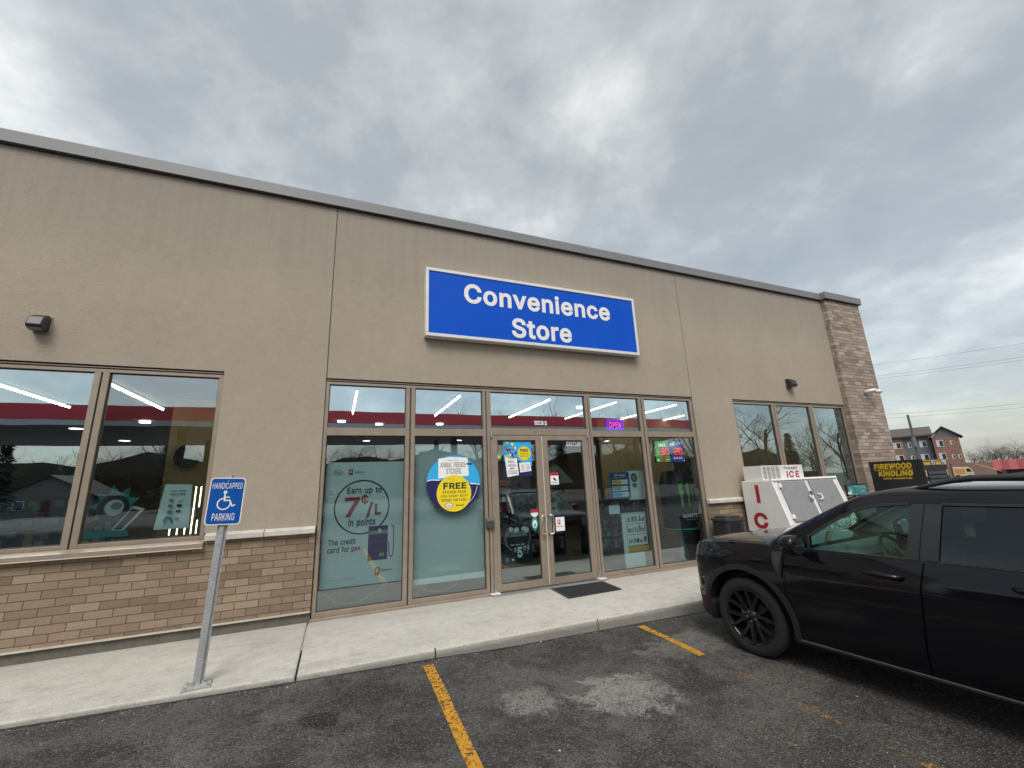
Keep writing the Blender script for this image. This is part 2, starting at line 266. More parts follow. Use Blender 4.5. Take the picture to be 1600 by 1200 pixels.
# letter outlines (an open sans-serif), advance|contours as coordinate steps in thousandths of an em
GLYPHS = {'$': '447|202 -74 42 0 0 66 30 3 40 11 32 17 24 20 21 27 9 18 8 38 0 32 -7 26 -6 14 -7 10 -20 22 -24 18 -32 16 -68 20 0 173 26 -4 16 -6 24 -15 10 -10 11 -18 7 -26 62 0 1 4 -3 22 -9 26 -12 20 -23 24 -34 22 -24 10 -34 8 -18 2 0 67 -42 -1 0 -66 -38 -8 -22 -8 -18 -9 -26 -17 -20 -22 -11 -16 -12 -30 -3 -20 0 -26 4 -20 7 -20 16 -24 15 -14 28 -19 44 -19 36 -10 0 -184 -18 3 -30 10 -18 13 -16 16 -6 10 -5 10 -5 25 -66 0 2 -21 6 -22 10 -22 13 -20 19 -18 16 -13 28 -14 22 -8 48 -7|246 50 -2 0 0 172 4 0 46 -16 28 -17 18 -21 5 -16 1 -16 -5 -26 -6 -12 -9 -12 -12 -11 -30 -16|202 296 -36 13 -24 15 -20 20 -4 10 -3 14 0 14 4 20 4 8 9 12 16 16 18 10 18 6 18 3', '%': '676|498 -10 32 3 14 5 22 13 11 11 11 16 11 32 2 16 -1 54 -9 30 -10 18 -11 12 -26 17 -14 5 -26 3 -30 -3 -18 -6 -20 -13 -16 -17 -9 -16 -8 -24 -3 -24 0 -30 3 -24 8 -24 10 -16 15 -17 22 -13 20 -6|132 0 58 0 3 2 347 507 -58 0 -2 -3|494 35 -18 5 -11 10 -6 10 -6 24 0 48 3 14 8 16 12 13 18 5 16 0 14 -4 10 -7 12 -23 3 -18 -1 -50 -10 -26 -8 -9 -16 -7|159 284 39 0 20 6 18 10 16 16 11 16 9 24 3 16 0 56 -6 26 -9 18 -8 12 -12 12 -12 9 -16 7 -26 5 -20 0 -30 -6 -24 -14 -23 -27 -11 -28 -3 -14 0 -56 3 -16 8 -22 8 -12 22 -22 14 -9|174 327 -14 2 -12 5 -10 12 -10 24 -1 50 1 10 10 24 14 14 12 4 14 1 8 -1 14 -5 10 -9 8 -14 5 -18 0 -52 -6 -20 -7 -12 -6 -7 -16 -7', '*': '453|201 224 49 0 -4 107 90 -59 26 42 -95 50 95 52 -26 43 -90 -59 4 109 -49 -1 5 -108 -92 59 -25 -43 96 -50 -96 -52 25 -42 92 58', ',': '188|38 -118 46 0 52 189 -68 -1', '.': '188|85 -4 19 0 14 5 15 13 7 14 0 26 -7 14 -7 8 -10 7 -16 4 -10 0 -20 -7 -15 -16 -5 -14 0 -18 5 -14 17 -17', '/': '249|14 -76 56 0 2 2 162 607 -56 0 -1 -3', '0': '453|221 -6 11 -1 34 4 28 9 34 21 24 25 12 18 11 20 18 48 7 36 5 54 0 52 -6 60 -12 48 -20 46 -19 28 -16 15 -20 16 -18 10 -18 6 -22 5 -22 2 -32 -2 -40 -11 -30 -19 -26 -26 -19 -26 -12 -26 -8 -22 -12 -50 -5 -54 2 -82 10 -60 18 -48 13 -24 14 -18 19 -20 32 -20 28 -10|216 50 -14 2 -28 12 -19 18 -19 28 -13 32 -8 32 -6 60 0 40 6 60 5 22 8 24 14 30 10 14 16 16 12 8 22 9 28 3 26 -4 22 -11 18 -15 20 -28 11 -26 10 -36 7 -66 0 -40 -4 -48 -5 -26 -14 -42 -15 -26 -7 -10 -21 -18 -16 -9 -24 -5', '1': '453|76 0 315 0 -1 55 -114 1 0 453 -78 0 -112 -83 0 -68 122 90 4 0 0 -392 -136 -1', '2': '453|64 0 325 0 -1 57 -235 1 0 2 124 130 47 52 39 56 14 36 4 24 0 28 -3 18 -7 22 -10 20 -15 20 -22 19 -28 17 -26 9 -40 5 -26 -1 -20 -3 -22 -7 -28 -13 -14 -10 -24 -24 -19 -34 -9 -32 -2 -30 60 0 2 22 7 22 13 22 16 15 14 8 30 8 18 1 30 -4 16 -6 16 -9 20 -21 7 -14 4 -14 1 -34 -7 -28 -11 -20 -20 -28 -218 -234', '3': '453|203 -6 31 -1 20 2 38 10 22 10 20 12 26 25 15 22 14 32 4 24 0 28 -4 24 -13 34 -22 28 -24 20 -30 16 -28 8 -50 2 150 170 0 49 -302 -1 0 -56 218 0 0 -4 -131 -148 0 -52 49 0 34 -3 36 -11 22 -15 10 -11 10 -14 10 -28 0 -42 -4 -14 -9 -18 -7 -8 -16 -15 -24 -12 -32 -7 -32 0 -42 10 -20 11 -19 19 -10 22 -5 20 -64 0 2 -20 7 -26 12 -22 23 -26 20 -16 32 -16 32 -9', '4': '453|282 0 61 0 1 105 69 1 -1 57 -69 1 -1 154 -60 0 0 -155 -173 1 1 4 201 340 -63 1 -207 -349 -1 -54 242 -1', '5': '453|207 -6 39 0 44 11 28 15 28 24 18 22 10 18 7 16 6 20 4 28 -1 42 -4 22 -8 22 -8 18 -16 24 -30 28 -16 11 -18 8 -22 7 -20 3 -38 0 -42 -11 -20 -11 -12 -10 -2 1 17 150 215 0 0 57 -270 -1 -29 -254 61 -8 18 14 36 13 28 4 18 0 18 -3 32 -13 21 -19 15 -20 11 -30 3 -20 0 -20 -4 -26 -11 -24 -13 -18 -14 -13 -16 -11 -28 -9 -34 -1 -24 5 -20 10 -16 13 -16 18 -7 18 -3 16 -62 0 0 -12 4 -18 11 -28 13 -20 22 -22 22 -15 18 -9 36 -10', '6': '453|211 -6 31 -1 26 4 30 11 20 11 16 11 24 26 16 28 12 36 3 22 0 30 -6 36 -13 32 -15 22 -17 18 -32 20 -26 9 -20 4 -44 0 -20 -6 -20 -9 146 211 -70 0 -2 -3 -120 -176 -24 -38 -19 -36 -11 -26 -11 -42 -1 -42 6 -36 14 -36 16 -24 22 -22 28 -18 36 -13|224 48 -20 2 -20 7 -18 11 -15 14 -16 24 -6 18 -3 12 -1 32 1 12 8 26 10 18 16 17 14 11 26 11 10 2 32 0 20 -5 18 -9 14 -10 14 -17 10 -18 7 -20 2 -12 0 -34 -9 -32 -10 -18 -14 -17 -14 -10 -18 -9 -20 -5', '7': '453|97 0 67 0 2 2 225 446 -1 61 -328 -1 0 -56 261 0 0 -4 -27 -54', '8': '453|210 -6 34 -1 42 7 30 10 28 17 24 21 15 20 9 18 9 36 0 24 -4 26 -4 12 -19 34 -18 19 -14 12 -24 12 -18 5 2 2 16 5 26 16 18 23 11 20 7 24 2 20 -1 22 -8 32 -7 14 -14 20 -24 21 -32 18 -16 6 -30 6 -48 0 -30 -6 -16 -6 -32 -18 -34 -35 -11 -20 -8 -32 -1 -22 2 -20 7 -24 9 -18 10 -14 14 -13 14 -10 27 -11 -19 -6 -28 -15 -23 -21 -12 -16 -9 -18 -9 -32 -1 -36 6 -28 11 -26 10 -14 25 -24 10 -7 24 -13 24 -9 30 -6|218 49 -22 2 -30 9 -20 12 -14 14 -11 20 -4 14 -2 16 1 18 8 26 6 10 14 16 14 11 22 11 18 5 12 2 34 0 22 -5 20 -8 18 -12 11 -12 12 -16 7 -18 3 -22 -1 -18 -5 -18 -8 -16 -13 -15 -12 -8 -14 -8 -28 -8|214 290 -22 4 -14 6 -10 5 -21 21 -10 20 -4 16 0 26 2 10 6 16 9 14 16 15 16 9 18 6 18 2 34 -2 16 -5 20 -11 20 -22 7 -14 4 -16 -1 -34 -5 -16 -6 -10 -9 -12 -14 -13 -28 -12 -16 -3', '9': '453|130 0 70 0 2 2 142 210 26 50 13 36 6 36 -1 38 -7 34 -15 32 -20 28 -20 18 -24 15 -26 10 -24 5 -30 2 -42 -6 -30 -11 -28 -18 -27 -29 -15 -24 -10 -26 -6 -36 0 -36 3 -18 8 -28 12 -24 29 -31 8 -7 30 -17 30 -8 50 -2 20 5 21 10|224 243 -20 2 -26 9 -10 6 -21 22 -9 12 -9 24 -4 24 0 18 4 24 12 30 27 29 18 10 24 7 32 0 20 -5 20 -10 12 -10 14 -17 13 -24 4 -16 2 -10 0 -34 -5 -24 -6 -12 -11 -18 -11 -13 -12 -9 -18 -9 -22 -5', 'A': '480|16 0 68 0 2 2 50 140 208 0 50 -140 2 -2 67 0 -187 509 -74 0 -2 -1|156 199 -1 1 51 148 32 108 26 -86 27 -80 33 -90', 'B': '456|60 0 206 0 52 8 16 5 34 18 18 17 17 24 8 18 7 34 -2 40 -10 34 -19 28 -19 16 -10 7 -18 8 -12 4 -13 1 1 5 30 12 26 19 16 24 7 18 3 16 0 30 -3 22 -7 20 -8 16 -24 28 -26 19 -28 11 -34 6 -208 0|126 57 -1 1 1 173 134 0 24 -4 14 -5 22 -13 13 -11 14 -22 8 -26 0 -24 -2 -12 -5 -12 -8 -12 -20 -18 -18 -8 -38 -7|126 285 -1 1 1 166 136 -1 22 -5 18 -8 15 -14 9 -12 10 -28 -1 -30 -6 -18 -6 -10 -6 -8 -19 -17 -24 -11 -22 -4', 'C': '510|260 -6 36 0 34 7 32 11 34 21 18 15 26 28 18 32 8 22 7 28 -1 2 -64 0 -7 -26 -7 -12 -17 -24 -7 -8 -20 -15 -16 -9 -26 -9 -28 -4 -28 0 -22 4 -20 6 -18 8 -24 17 -21 20 -17 26 -18 46 -6 30 -3 50 4 44 12 48 16 32 12 16 27 27 26 15 30 10 32 4 40 -3 36 -12 12 -7 24 -19 15 -19 11 -20 8 -28 65 0 -10 40 -16 32 -22 30 -29 26 -38 22 -28 10 -18 4 -40 4 -48 -4 -22 -5 -26 -10 -34 -18 -42 -39 -24 -34 -19 -42 -11 -40 -6 -62 2 -46 4 -30 6 -26 10 -30 14 -28 24 -34 38 -36 38 -21 34 -12', 'D': '502|60 0 180 0 30 3 26 5 48 19 36 24 23 21 24 34 18 40 7 22 5 26 4 36 1 34 -6 60 -11 42 -19 40 -22 30 -28 28 -36 22 -30 11 -34 8 -42 4 -174 -1|126 57 -1 1 0 394 123 -1 28 -5 34 -12 26 -17 28 -29 16 -28 13 -40 6 -44 0 -40 -6 -46 -13 -40 -11 -20 -25 -31 -16 -13 -28 -15 -26 -8 -40 -6', 'E': '419|60 0 315 0 -1 57 -249 1 1 171 229 1 -1 56 -228 0 -1 166 247 0 0 57 -312 -1', 'F': '410|60 0 65 0 1 221 220 1 0 56 -221 0 0 174 243 0 0 57 -308 -1', 'G': '520|262 -6 26 -1 46 8 36 14 36 23 25 24 25 36 15 40 7 42 0 76 -194 0 0 -57 131 -1 -2 -26 -8 -32 -13 -24 -20 -26 -24 -18 -28 -12 -38 -7 -28 0 -36 7 -34 16 -12 9 -31 31 -17 30 -15 46 -6 56 3 50 9 42 16 36 13 20 30 31 26 15 30 10 30 4 40 -3 34 -11 26 -18 18 -18 14 -20 16 -37 66 1 -2 12 -10 30 -21 38 -25 29 -24 20 -38 20 -20 7 -30 7 -34 3 -48 -4 -22 -5 -26 -10 -26 -13 -22 -16 -27 -28 -16 -22 -12 -20 -9 -20 -10 -28 -9 -42 -3 -46 3 -62 9 -40 10 -30 9 -18 12 -22 16 -22 23 -23 16 -12 20 -14 16 -8 36 -12', 'H': '517|60 0 65 0 1 232 266 0 0 -232 65 0 -1 509 -64 -1 0 -219 -266 0 -1 219 -65 0', 'I': '186|60 0 66 0 0 509 -66 0', 'K': '467|60 0 65 0 0 168 73 76 174 -244 77 0 -206 288 205 221 -84 0 -190 -205 -50 -62 1 266 -65 0', 'L': '393|60 0 301 0 -1 57 -235 1 -1 451 -64 -1', 'M': '628|60 0 62 0 -2 433 49 -141 117 -292 56 0 1 2 114 290 49 141 -2 -433 64 0 0 509 -92 0 -1 -1 -124 -322 -37 -113 -36 113 -125 322 -1 1 -92 -1', 'N': '523|60 0 65 0 0 310 -5 120 80 -138 185 -290 3 -2 75 0 -1 509 -63 -1 0 -362 3 -68 -15 32 -27 46 -222 350 -2 3 -76 -1', 'O': '533|260 -6 28 0 30 4 34 10 22 11 22 13 38 36 29 44 13 32 9 30 8 54 -1 64 -9 50 -16 46 -17 30 -16 22 -42 39 -34 18 -26 10 -16 4 -42 5 -50 -4 -22 -5 -26 -10 -34 -18 -42 -39 -22 -32 -21 -44 -11 -40 -6 -62 2 -46 4 -30 6 -26 19 -48 29 -44 38 -36 38 -21 34 -12|254 53 -32 6 -18 6 -20 11 -16 12 -17 16 -15 20 -12 22 -14 40 -5 34 -2 40 3 38 6 32 18 44 21 30 17 17 16 12 16 9 22 8 24 5 36 1 34 -7 30 -14 26 -20 26 -31 18 -36 9 -34 5 -40 0 -40 -4 -36 -12 -42 -13 -26 -15 -22 -28 -27 -36 -19 -30 -8', 'P': '445|60 0 65 0 1 186 128 0 46 7 36 16 20 14 19 19 15 22 13 34 5 26 0 48 -5 24 -11 30 -17 26 -19 19 -32 21 -24 9 -38 7 -202 0|126 242 -1 0 1 210 132 -1 22 -5 18 -7 14 -11 12 -12 10 -16 7 -20 3 -16 0 -32 -3 -18 -7 -18 -7 -14 -15 -16 -22 -14 -30 -8 -24 -2', 'R': '449|60 0 65 0 1 198 120 0 106 -196 2 -2 74 0 -114 208 20 9 18 12 12 8 15 17 20 34 7 24 3 26 -2 48 -8 30 -13 26 -10 14 -12 12 -30 21 -28 11 -42 8 -204 0|126 255 -1 1 1 196 136 -1 34 -10 12 -7 17 -14 10 -16 7 -20 3 -16 0 -32 -3 -16 -7 -18 -10 -16 -7 -7 -28 -16 -28 -7', 'S': '447|206 -8 36 -1 42 6 30 9 32 17 30 25 15 22 12 28 5 28 -1 38 -11 32 -15 22 -21 20 -24 15 -24 11 -46 15 -68 18 -32 12 -24 15 -17 16 -7 14 -3 14 0 14 3 16 5 12 9 12 16 16 18 10 22 7 20 3 22 1 26 -3 22 -6 18 -8 14 -10 10 -10 8 -12 5 -10 5 -22 63 0 -3 26 -7 22 -14 24 -23 24 -40 25 -24 9 -36 7 -54 0 -32 -6 -26 -9 -26 -14 -18 -12 -25 -28 -15 -30 -6 -30 0 -26 10 -38 17 -26 15 -14 28 -19 36 -16 74 -22 20 -4 42 -15 28 -17 18 -21 5 -16 0 -26 -4 -16 -8 -14 -19 -21 -14 -8 -16 -8 -34 -9 -48 0 -18 3 -30 10 -12 8 -22 21 -11 20 -5 25 -66 -1 2 -20 7 -26 22 -38 19 -18 22 -16 26 -13 28 -8', 'T': '449|193 0 64 0 0 452 159 0 0 57 -384 -1 0 -56 161 0', 'U': '517|240 -8 38 0 28 3 36 10 24 11 26 17 29 29 15 22 11 26 4 12 6 34 -1 353 -63 -1 0 -334 -4 -30 -7 -22 -13 -22 -19 -20 -32 -19 -38 -9 -42 0 -38 9 -32 19 -17 18 -15 22 -7 20 -5 26 0 342 -64 0 0 -352 5 -28 6 -20 19 -38 13 -16 23 -21 28 -18 22 -10 36 -10', 'V': '480|204 0 74 0 1 2 183 507 -66 0 -2 -1 -105 -304 -25 -74 -22 -77 -49 151 -108 304 -1 1 -68 -1', 'W': '686|155 0 75 0 1 2 86 316 18 76 7 41 9 -45 18 -72 85 -316 2 -2 74 0 140 508 -66 1 -2 -3 -93 -364 -17 -80 -32 144 -79 300 -1 3 -74 0 -90 -343 -22 -104 -29 128 -82 316 -1 3 -66 0', 'X': '474|18 0 72 0 90 126 42 64 16 28 30 -54 114 -164 74 0 -180 262 170 247 -72 0 -104 -151 -32 -56 -34 60 -100 147 -75 -1 171 -248', 'Y': '472|203 0 65 0 0 208 186 301 -72 0 -3 -3 -102 -166 -25 -44 -16 -34 -15 32 -26 46 -102 166 -3 3 -74 -1 187 -300', 'a': '389|156 -8 34 1 36 12 24 17 13 14 9 16 5 0 1 -52 59 0 0 256 -3 32 -6 20 -10 20 -14 18 -12 11 -18 11 -28 10 -36 6 -32 0 -20 -2 -38 -11 -26 -13 -16 -12 -14 -14 -16 -24 -7 -16 59 -18 8 16 10 12 16 13 24 11 30 5 26 -1 22 -6 18 -11 15 -19 6 -20 1 -20 -1 -6 -7 -12 -10 -5 -18 -4 -58 -6 -54 -9 -40 -13 -24 -15 -16 -16 -11 -18 -6 -26 0 -36 7 -26 6 -12 8 -12 24 -23 20 -11 32 -10|164 45 -22 3 -12 4 -12 5 -16 15 -6 10 -4 14 0 20 3 10 6 10 13 13 20 10 12 4 96 15 26 6 8 5 -1 -63 -3 -14 -11 -24 -19 -20 -26 -16 -28 -6', 'b': '424|212 -8 32 0 18 2 34 11 34 23 25 28 16 30 6 16 7 24 4 22 2 60 -4 34 -6 24 -9 26 -11 20 -12 16 -20 21 -26 19 -16 7 -24 7 -18 2 -32 0 -18 -3 -22 -7 -18 -12 -19 -18 -15 -22 -6 -3 0 189 -60 1 -1 -509 59 0 0 58 6 1 26 -35 18 -15 18 -9 18 -6|210 47 -20 3 -24 11 -21 19 -14 20 -12 32 -5 26 -1 54 3 22 6 22 18 36 20 20 18 10 24 7 30 1 20 -4 18 -7 20 -16 17 -21 14 -34 6 -30 0 -58 -5 -26 -10 -28 -13 -22 -13 -14 -18 -12 -18 -8 -18 -3', 'c': '396|191 -8 31 0 24 3 24 7 30 14 24 19 17 21 13 20 9 26 -59 15 -3 -11 -9 -18 -20 -22 -18 -11 -14 -5 -14 -3 -22 -1 -14 1 -20 5 -26 14 -16 16 -18 30 -10 34 -4 30 0 24 4 30 6 22 8 20 14 22 16 16 12 8 22 9 18 3 22 0 28 -6 18 -9 16 -13 14 -18 10 -22 58 16 -14 32 -18 26 -12 10 -22 16 -24 12 -20 6 -24 4 -36 0 -30 -4 -24 -8 -34 -21 -32 -33 -22 -38 -12 -42 -4 -32 0 -36 4 -34 12 -40 22 -38 32 -33 20 -13 30 -13', 'd': '424|180 -8 34 0 12 2 14 4 20 9 14 11 13 12 21 29 5 -1 1 -58 58 0 0 509 -61 -1 -1 -189 -4 0 -2 3 -17 24 -15 16 -20 12 -20 7 -18 3 -44 -1 -34 -9 -16 -8 -20 -14 -30 -32 -20 -36 -14 -54 -2 -60 6 -44 17 -48 19 -30 20 -20 14 -12 18 -10 18 -7 18 -5|194 47 -20 3 -18 8 -12 8 -18 18 -8 12 -7 14 -11 36 -4 32 0 24 4 30 8 30 6 14 16 22 8 9 24 15 24 7 30 1 26 -6 16 -8 20 -16 16 -24 5 -10 9 -32 4 -30 0 -28 -4 -32 -7 -26 -11 -24 -10 -14 -22 -19 -18 -9 -24 -5', 'e': '404|194 -8 38 0 30 5 22 7 18 10 12 7 26 23 12 16 10 20 3 10 -59 15 -12 -23 -20 -20 -16 -8 -10 -4 -24 -4 -22 0 -28 5 -12 4 -18 10 -25 25 -10 18 -8 22 -5 38 275 2 -1 60 -4 24 -11 34 -16 30 -25 28 -28 20 -32 12 -32 6 -44 -1 -26 -6 -28 -12 -26 -18 -27 -29 -17 -30 -16 -50 -4 -32 0 -38 4 -32 6 -22 6 -18 12 -24 16 -22 22 -22 30 -19 24 -10|98 221 -1 1 1 18 8 24 9 18 12 14 15 15 22 12 30 7 22 0 18 -3 10 -3 24 -14 17 -18 13 -22 8 -28 3 -20', 'f': '254|81 0 61 0 0 326 86 2 0 51 -86 1 0 52 7 22 17 15 20 5 14 0 16 -2 11 -4 16 52 -19 7 -22 3 -36 -1 -32 -10 -18 -11 -24 -26 -7 -18 -4 -16 0 -68 -75 -2 0 -51 75 -1', 'g': '425|203 -150 29 0 30 5 28 8 16 8 16 9 18 16 15 20 11 24 6 36 0 403 -59 -1 -1 -59 -4 0 -3 3 -17 24 -12 13 -20 13 -24 9 -18 3 -32 0 -22 -3 -22 -7 -20 -9 -14 -10 -27 -27 -16 -22 -18 -42 -7 -32 -2 -22 1 -50 7 -36 12 -32 9 -16 14 -20 19 -19 36 -21 26 -8 22 -3 34 0 32 7 20 11 21 17 17 26 2 2 5 0 0 -88 -4 -20 -13 -24 -24 -19 -18 -8 -20 -5 -54 0 -22 7 -20 11 -14 12 -22 25 -49 -29 8 -14 11 -14 26 -24 18 -10 40 -14|196 59 -22 3 -24 10 -10 8 -18 18 -16 30 -6 22 -4 30 0 24 4 30 6 22 5 14 15 24 20 19 12 7 28 9 30 1 20 -4 20 -8 18 -14 17 -20 11 -24 7 -24 3 -22 0 -44 -3 -22 -7 -24 -15 -28 -13 -13 -10 -8 -28 -13 -20 -3', 'h': '410|53 0 61 0 1 250 11 34 10 14 10 10 22 13 28 8 26 0 30 -9 14 -8 12 -12 9 -16 9 -34 0 -250 61 0 0 256 -6 40 -9 24 -18 26 -28 23 -10 5 -32 9 -40 1 -28 -5 -28 -12 -14 -10 -12 -13 -18 -28 0 193 -61 -1', 'i': '167|53 0 61 0 0 379 -61 -1|75 444 17 -1 10 3 17 14 7 14 0 18 -5 12 -13 13 -18 7 -18 -2 -16 -8 -10 -12 -5 -14 1 -14 7 -14 17 -14', 'k': '381|53 0 61 0 0 140 40 38 140 -178 78 0 -171 216 159 162 -76 1 -164 -167 -6 0 0 297 -61 -1', 'l': '189|126 -2 38 1 14 3 3 2 -11 50 -32 -2 -8 2 -10 8 -6 20 0 426 -60 1 0 -445 3 -14 8 -20 17 -17 28 -13', 'm': '610|53 0 61 0 0 254 7 26 11 18 20 20 16 7 20 5 26 0 22 -7 18 -12 11 -13 8 -22 1 -276 60 0 1 254 2 16 4 12 9 16 12 14 12 8 12 6 20 4 28 0 20 -6 18 -10 11 -12 6 -10 6 -20 1 -272 60 0 1 270 -5 32 -6 16 -13 24 -23 23 -20 11 -30 9 -40 1 -16 -3 -22 -7 -24 -13 -25 -25 -7 -8 -8 -19 -6 15 -11 20 -8 10 -17 15 -16 8 -22 6 -32 1 -20 -4 -18 -7 -20 -13 -23 -26 -13 -25 0 67 -58 1', 'n': '410|53 0 61 0 1 250 11 34 10 14 10 10 22 13 28 8 26 0 30 -9 14 -8 12 -12 9 -16 9 -34 0 -250 61 0 0 256 -2 20 -4 20 -11 28 -17 22 -15 15 -26 14 -34 9 -34 0 -28 -5 -28 -12 -14 -10 -18 -21 -14 -24 0 66 -59 0', 'o': '415|191 -8 33 0 34 6 36 15 22 15 21 22 15 20 15 32 12 46 2 58 -3 28 -11 40 -18 36 -19 24 -30 26 -26 13 -22 7 -16 3 -44 1 -30 -4 -24 -8 -34 -21 -32 -33 -11 -16 -15 -34 -8 -30 -3 -22 -1 -46 4 -34 12 -40 22 -38 32 -33 20 -13 30 -13|204 46 -28 4 -20 8 -12 8 -22 24 -12 22 -10 34 -4 30 0 24 4 30 8 28 6 14 14 22 16 16 26 14 26 6 24 0 20 -4 20 -8 21 -16 17 -24 11 -24 5 -16 5 -30 0 -40 -5 -30 -8 -24 -8 -18 -17 -22 -21 -16 -14 -6 -20 -5', 'p': '424|53 -142 61 0 0 201 4 0 3 -3 15 -22 14 -16 12 -9 18 -9 18 -6 14 -2 42 1 22 5 20 7 34 23 25 28 16 30 13 40 6 44 0 38 -6 44 -13 40 -17 28 -26 29 -26 19 -32 12 -16 3 -42 1 -18 -3 -22 -7 -18 -12 -19 -18 -15 -22 -2 -3 -6 0 0 59 -59 0|210 47 -20 3 -24 11 -21 19 -14 20 -12 32 -5 26 -1 54 3 22 6 22 18 36 20 20 18 10 24 7 30 1 20 -4 18 -7 20 -16 17 -21 14 -34 6 -30 0 -58 -5 -26 -10 -28 -13 -22 -13 -14 -18 -12 -18 -8 -18 -3', 'r': '259|53 0 61 0 0 250 8 28 20 25 16 12 12 5 28 6 44 -4 0 62 -46 0 -36 -12 -16 -11 -16 -17 -14 -23 -2 1 0 57 -59 -1', 's': '365|161 -8 51 1 22 4 28 10 32 19 14 14 15 24 7 24 1 30 -6 24 -14 24 -17 16 -14 10 -28 11 -82 20 -32 11 -10 6 -13 12 -5 12 0 24 4 12 5 6 11 11 10 6 12 5 18 4 36 0 24 -8 14 -8 10 -12 14 -27 56 13 -5 16 -8 16 -19 26 -34 23 -36 11 -14 2 -50 -1 -22 -5 -26 -10 -22 -12 -23 -24 -13 -24 -3 -10 -2 -36 5 -22 10 -20 22 -23 20 -11 32 -13 84 -19 18 -7 14 -8 12 -15 4 -16 0 -12 -10 -22 -14 -12 -16 -9 -26 -7 -24 -1 -20 2 -30 10 -21 19 -9 16 -4 15 -58 -13 5 -22 9 -18 12 -16 14 -14 16 -12 20 -9 28 -8', 't': '227|153 -4 41 1 16 4 3 3 -11 50 -24 -4 -20 0 -8 2 -10 5 -6 7 -5 8 -3 14 0 240 78 1 0 51 -78 1 0 91 -60 1 -1 -91 -59 -1 0 -51 59 -2 0 -248 4 -20 12 -24 17 -18 22 -12', 'u': '410|170 -4 26 -1 20 3 34 14 14 10 13 12 12 16 9 17 0 -67 59 0 -1 379 -60 -1 0 -236 -2 -18 -9 -24 -11 -18 -10 -11 -26 -15 -30 -6 -26 1 -28 10 -22 19 -9 16 -6 16 -3 18 0 248 -61 0 0 -264 6 -30 9 -24 9 -16 19 -21 12 -9 20 -10 20 -6', 'v': '389|163 0 63 0 1 2 143 377 -64 0 -2 -1 -81 -224 -14 -42 -13 -51 -3 3 -23 80 -85 234 -1 1 -67 -1', 'x': '379|21 0 69 0 70 102 28 52 41 -66 59 -88 70 0 -133 190 7 14 120 175 -70 0 -49 -73 -43 -72 -41 70 -49 75 -71 -1 126 -184', 'y': '389|85 -144 27 0 20 5 12 5 22 15 11 11 18 28 7 14 168 445 -64 0 -2 -1 -77 -214 -33 -103 -24 83 -85 234 -1 1 -67 -1 146 -378 -17 -50 -8 -14 -12 -15 -12 -7 -16 -4 -37 4 -14 -52 17 -5', '¢': '396|183 0 41 0 1 58 21 3 24 7 24 11 22 15 15 14 18 26 14 32 -3 3 -56 14 -12 -29 -16 -18 -22 -15 -14 -5 -15 -2 0 280 21 -4 24 -13 18 -19 16 -30 58 16 -14 32 -11 16 -19 20 -22 16 -12 6 -28 11 -31 5 -1 59 -40 0 -1 -59 -33 -8 -34 -16 -12 -9 -32 -33 -11 -16 -13 -28 -10 -36 -4 -32 0 -36 4 -34 10 -34 13 -28 18 -24 29 -28 16 -10 26 -12 33 -8|183 114 -19 6 -20 12 -22 24 -15 30 -7 26 -4 30 0 24 4 30 6 22 8 20 14 22 16 16 20 12 18 6', '·': '196|92 196 12 0 12 3 8 5 14 14 6 18 0 12 -3 12 -5 8 -14 14 -14 5 -20 0 -12 -5 -18 -16 -6 -18 0 -12 6 -18 16 -16'}
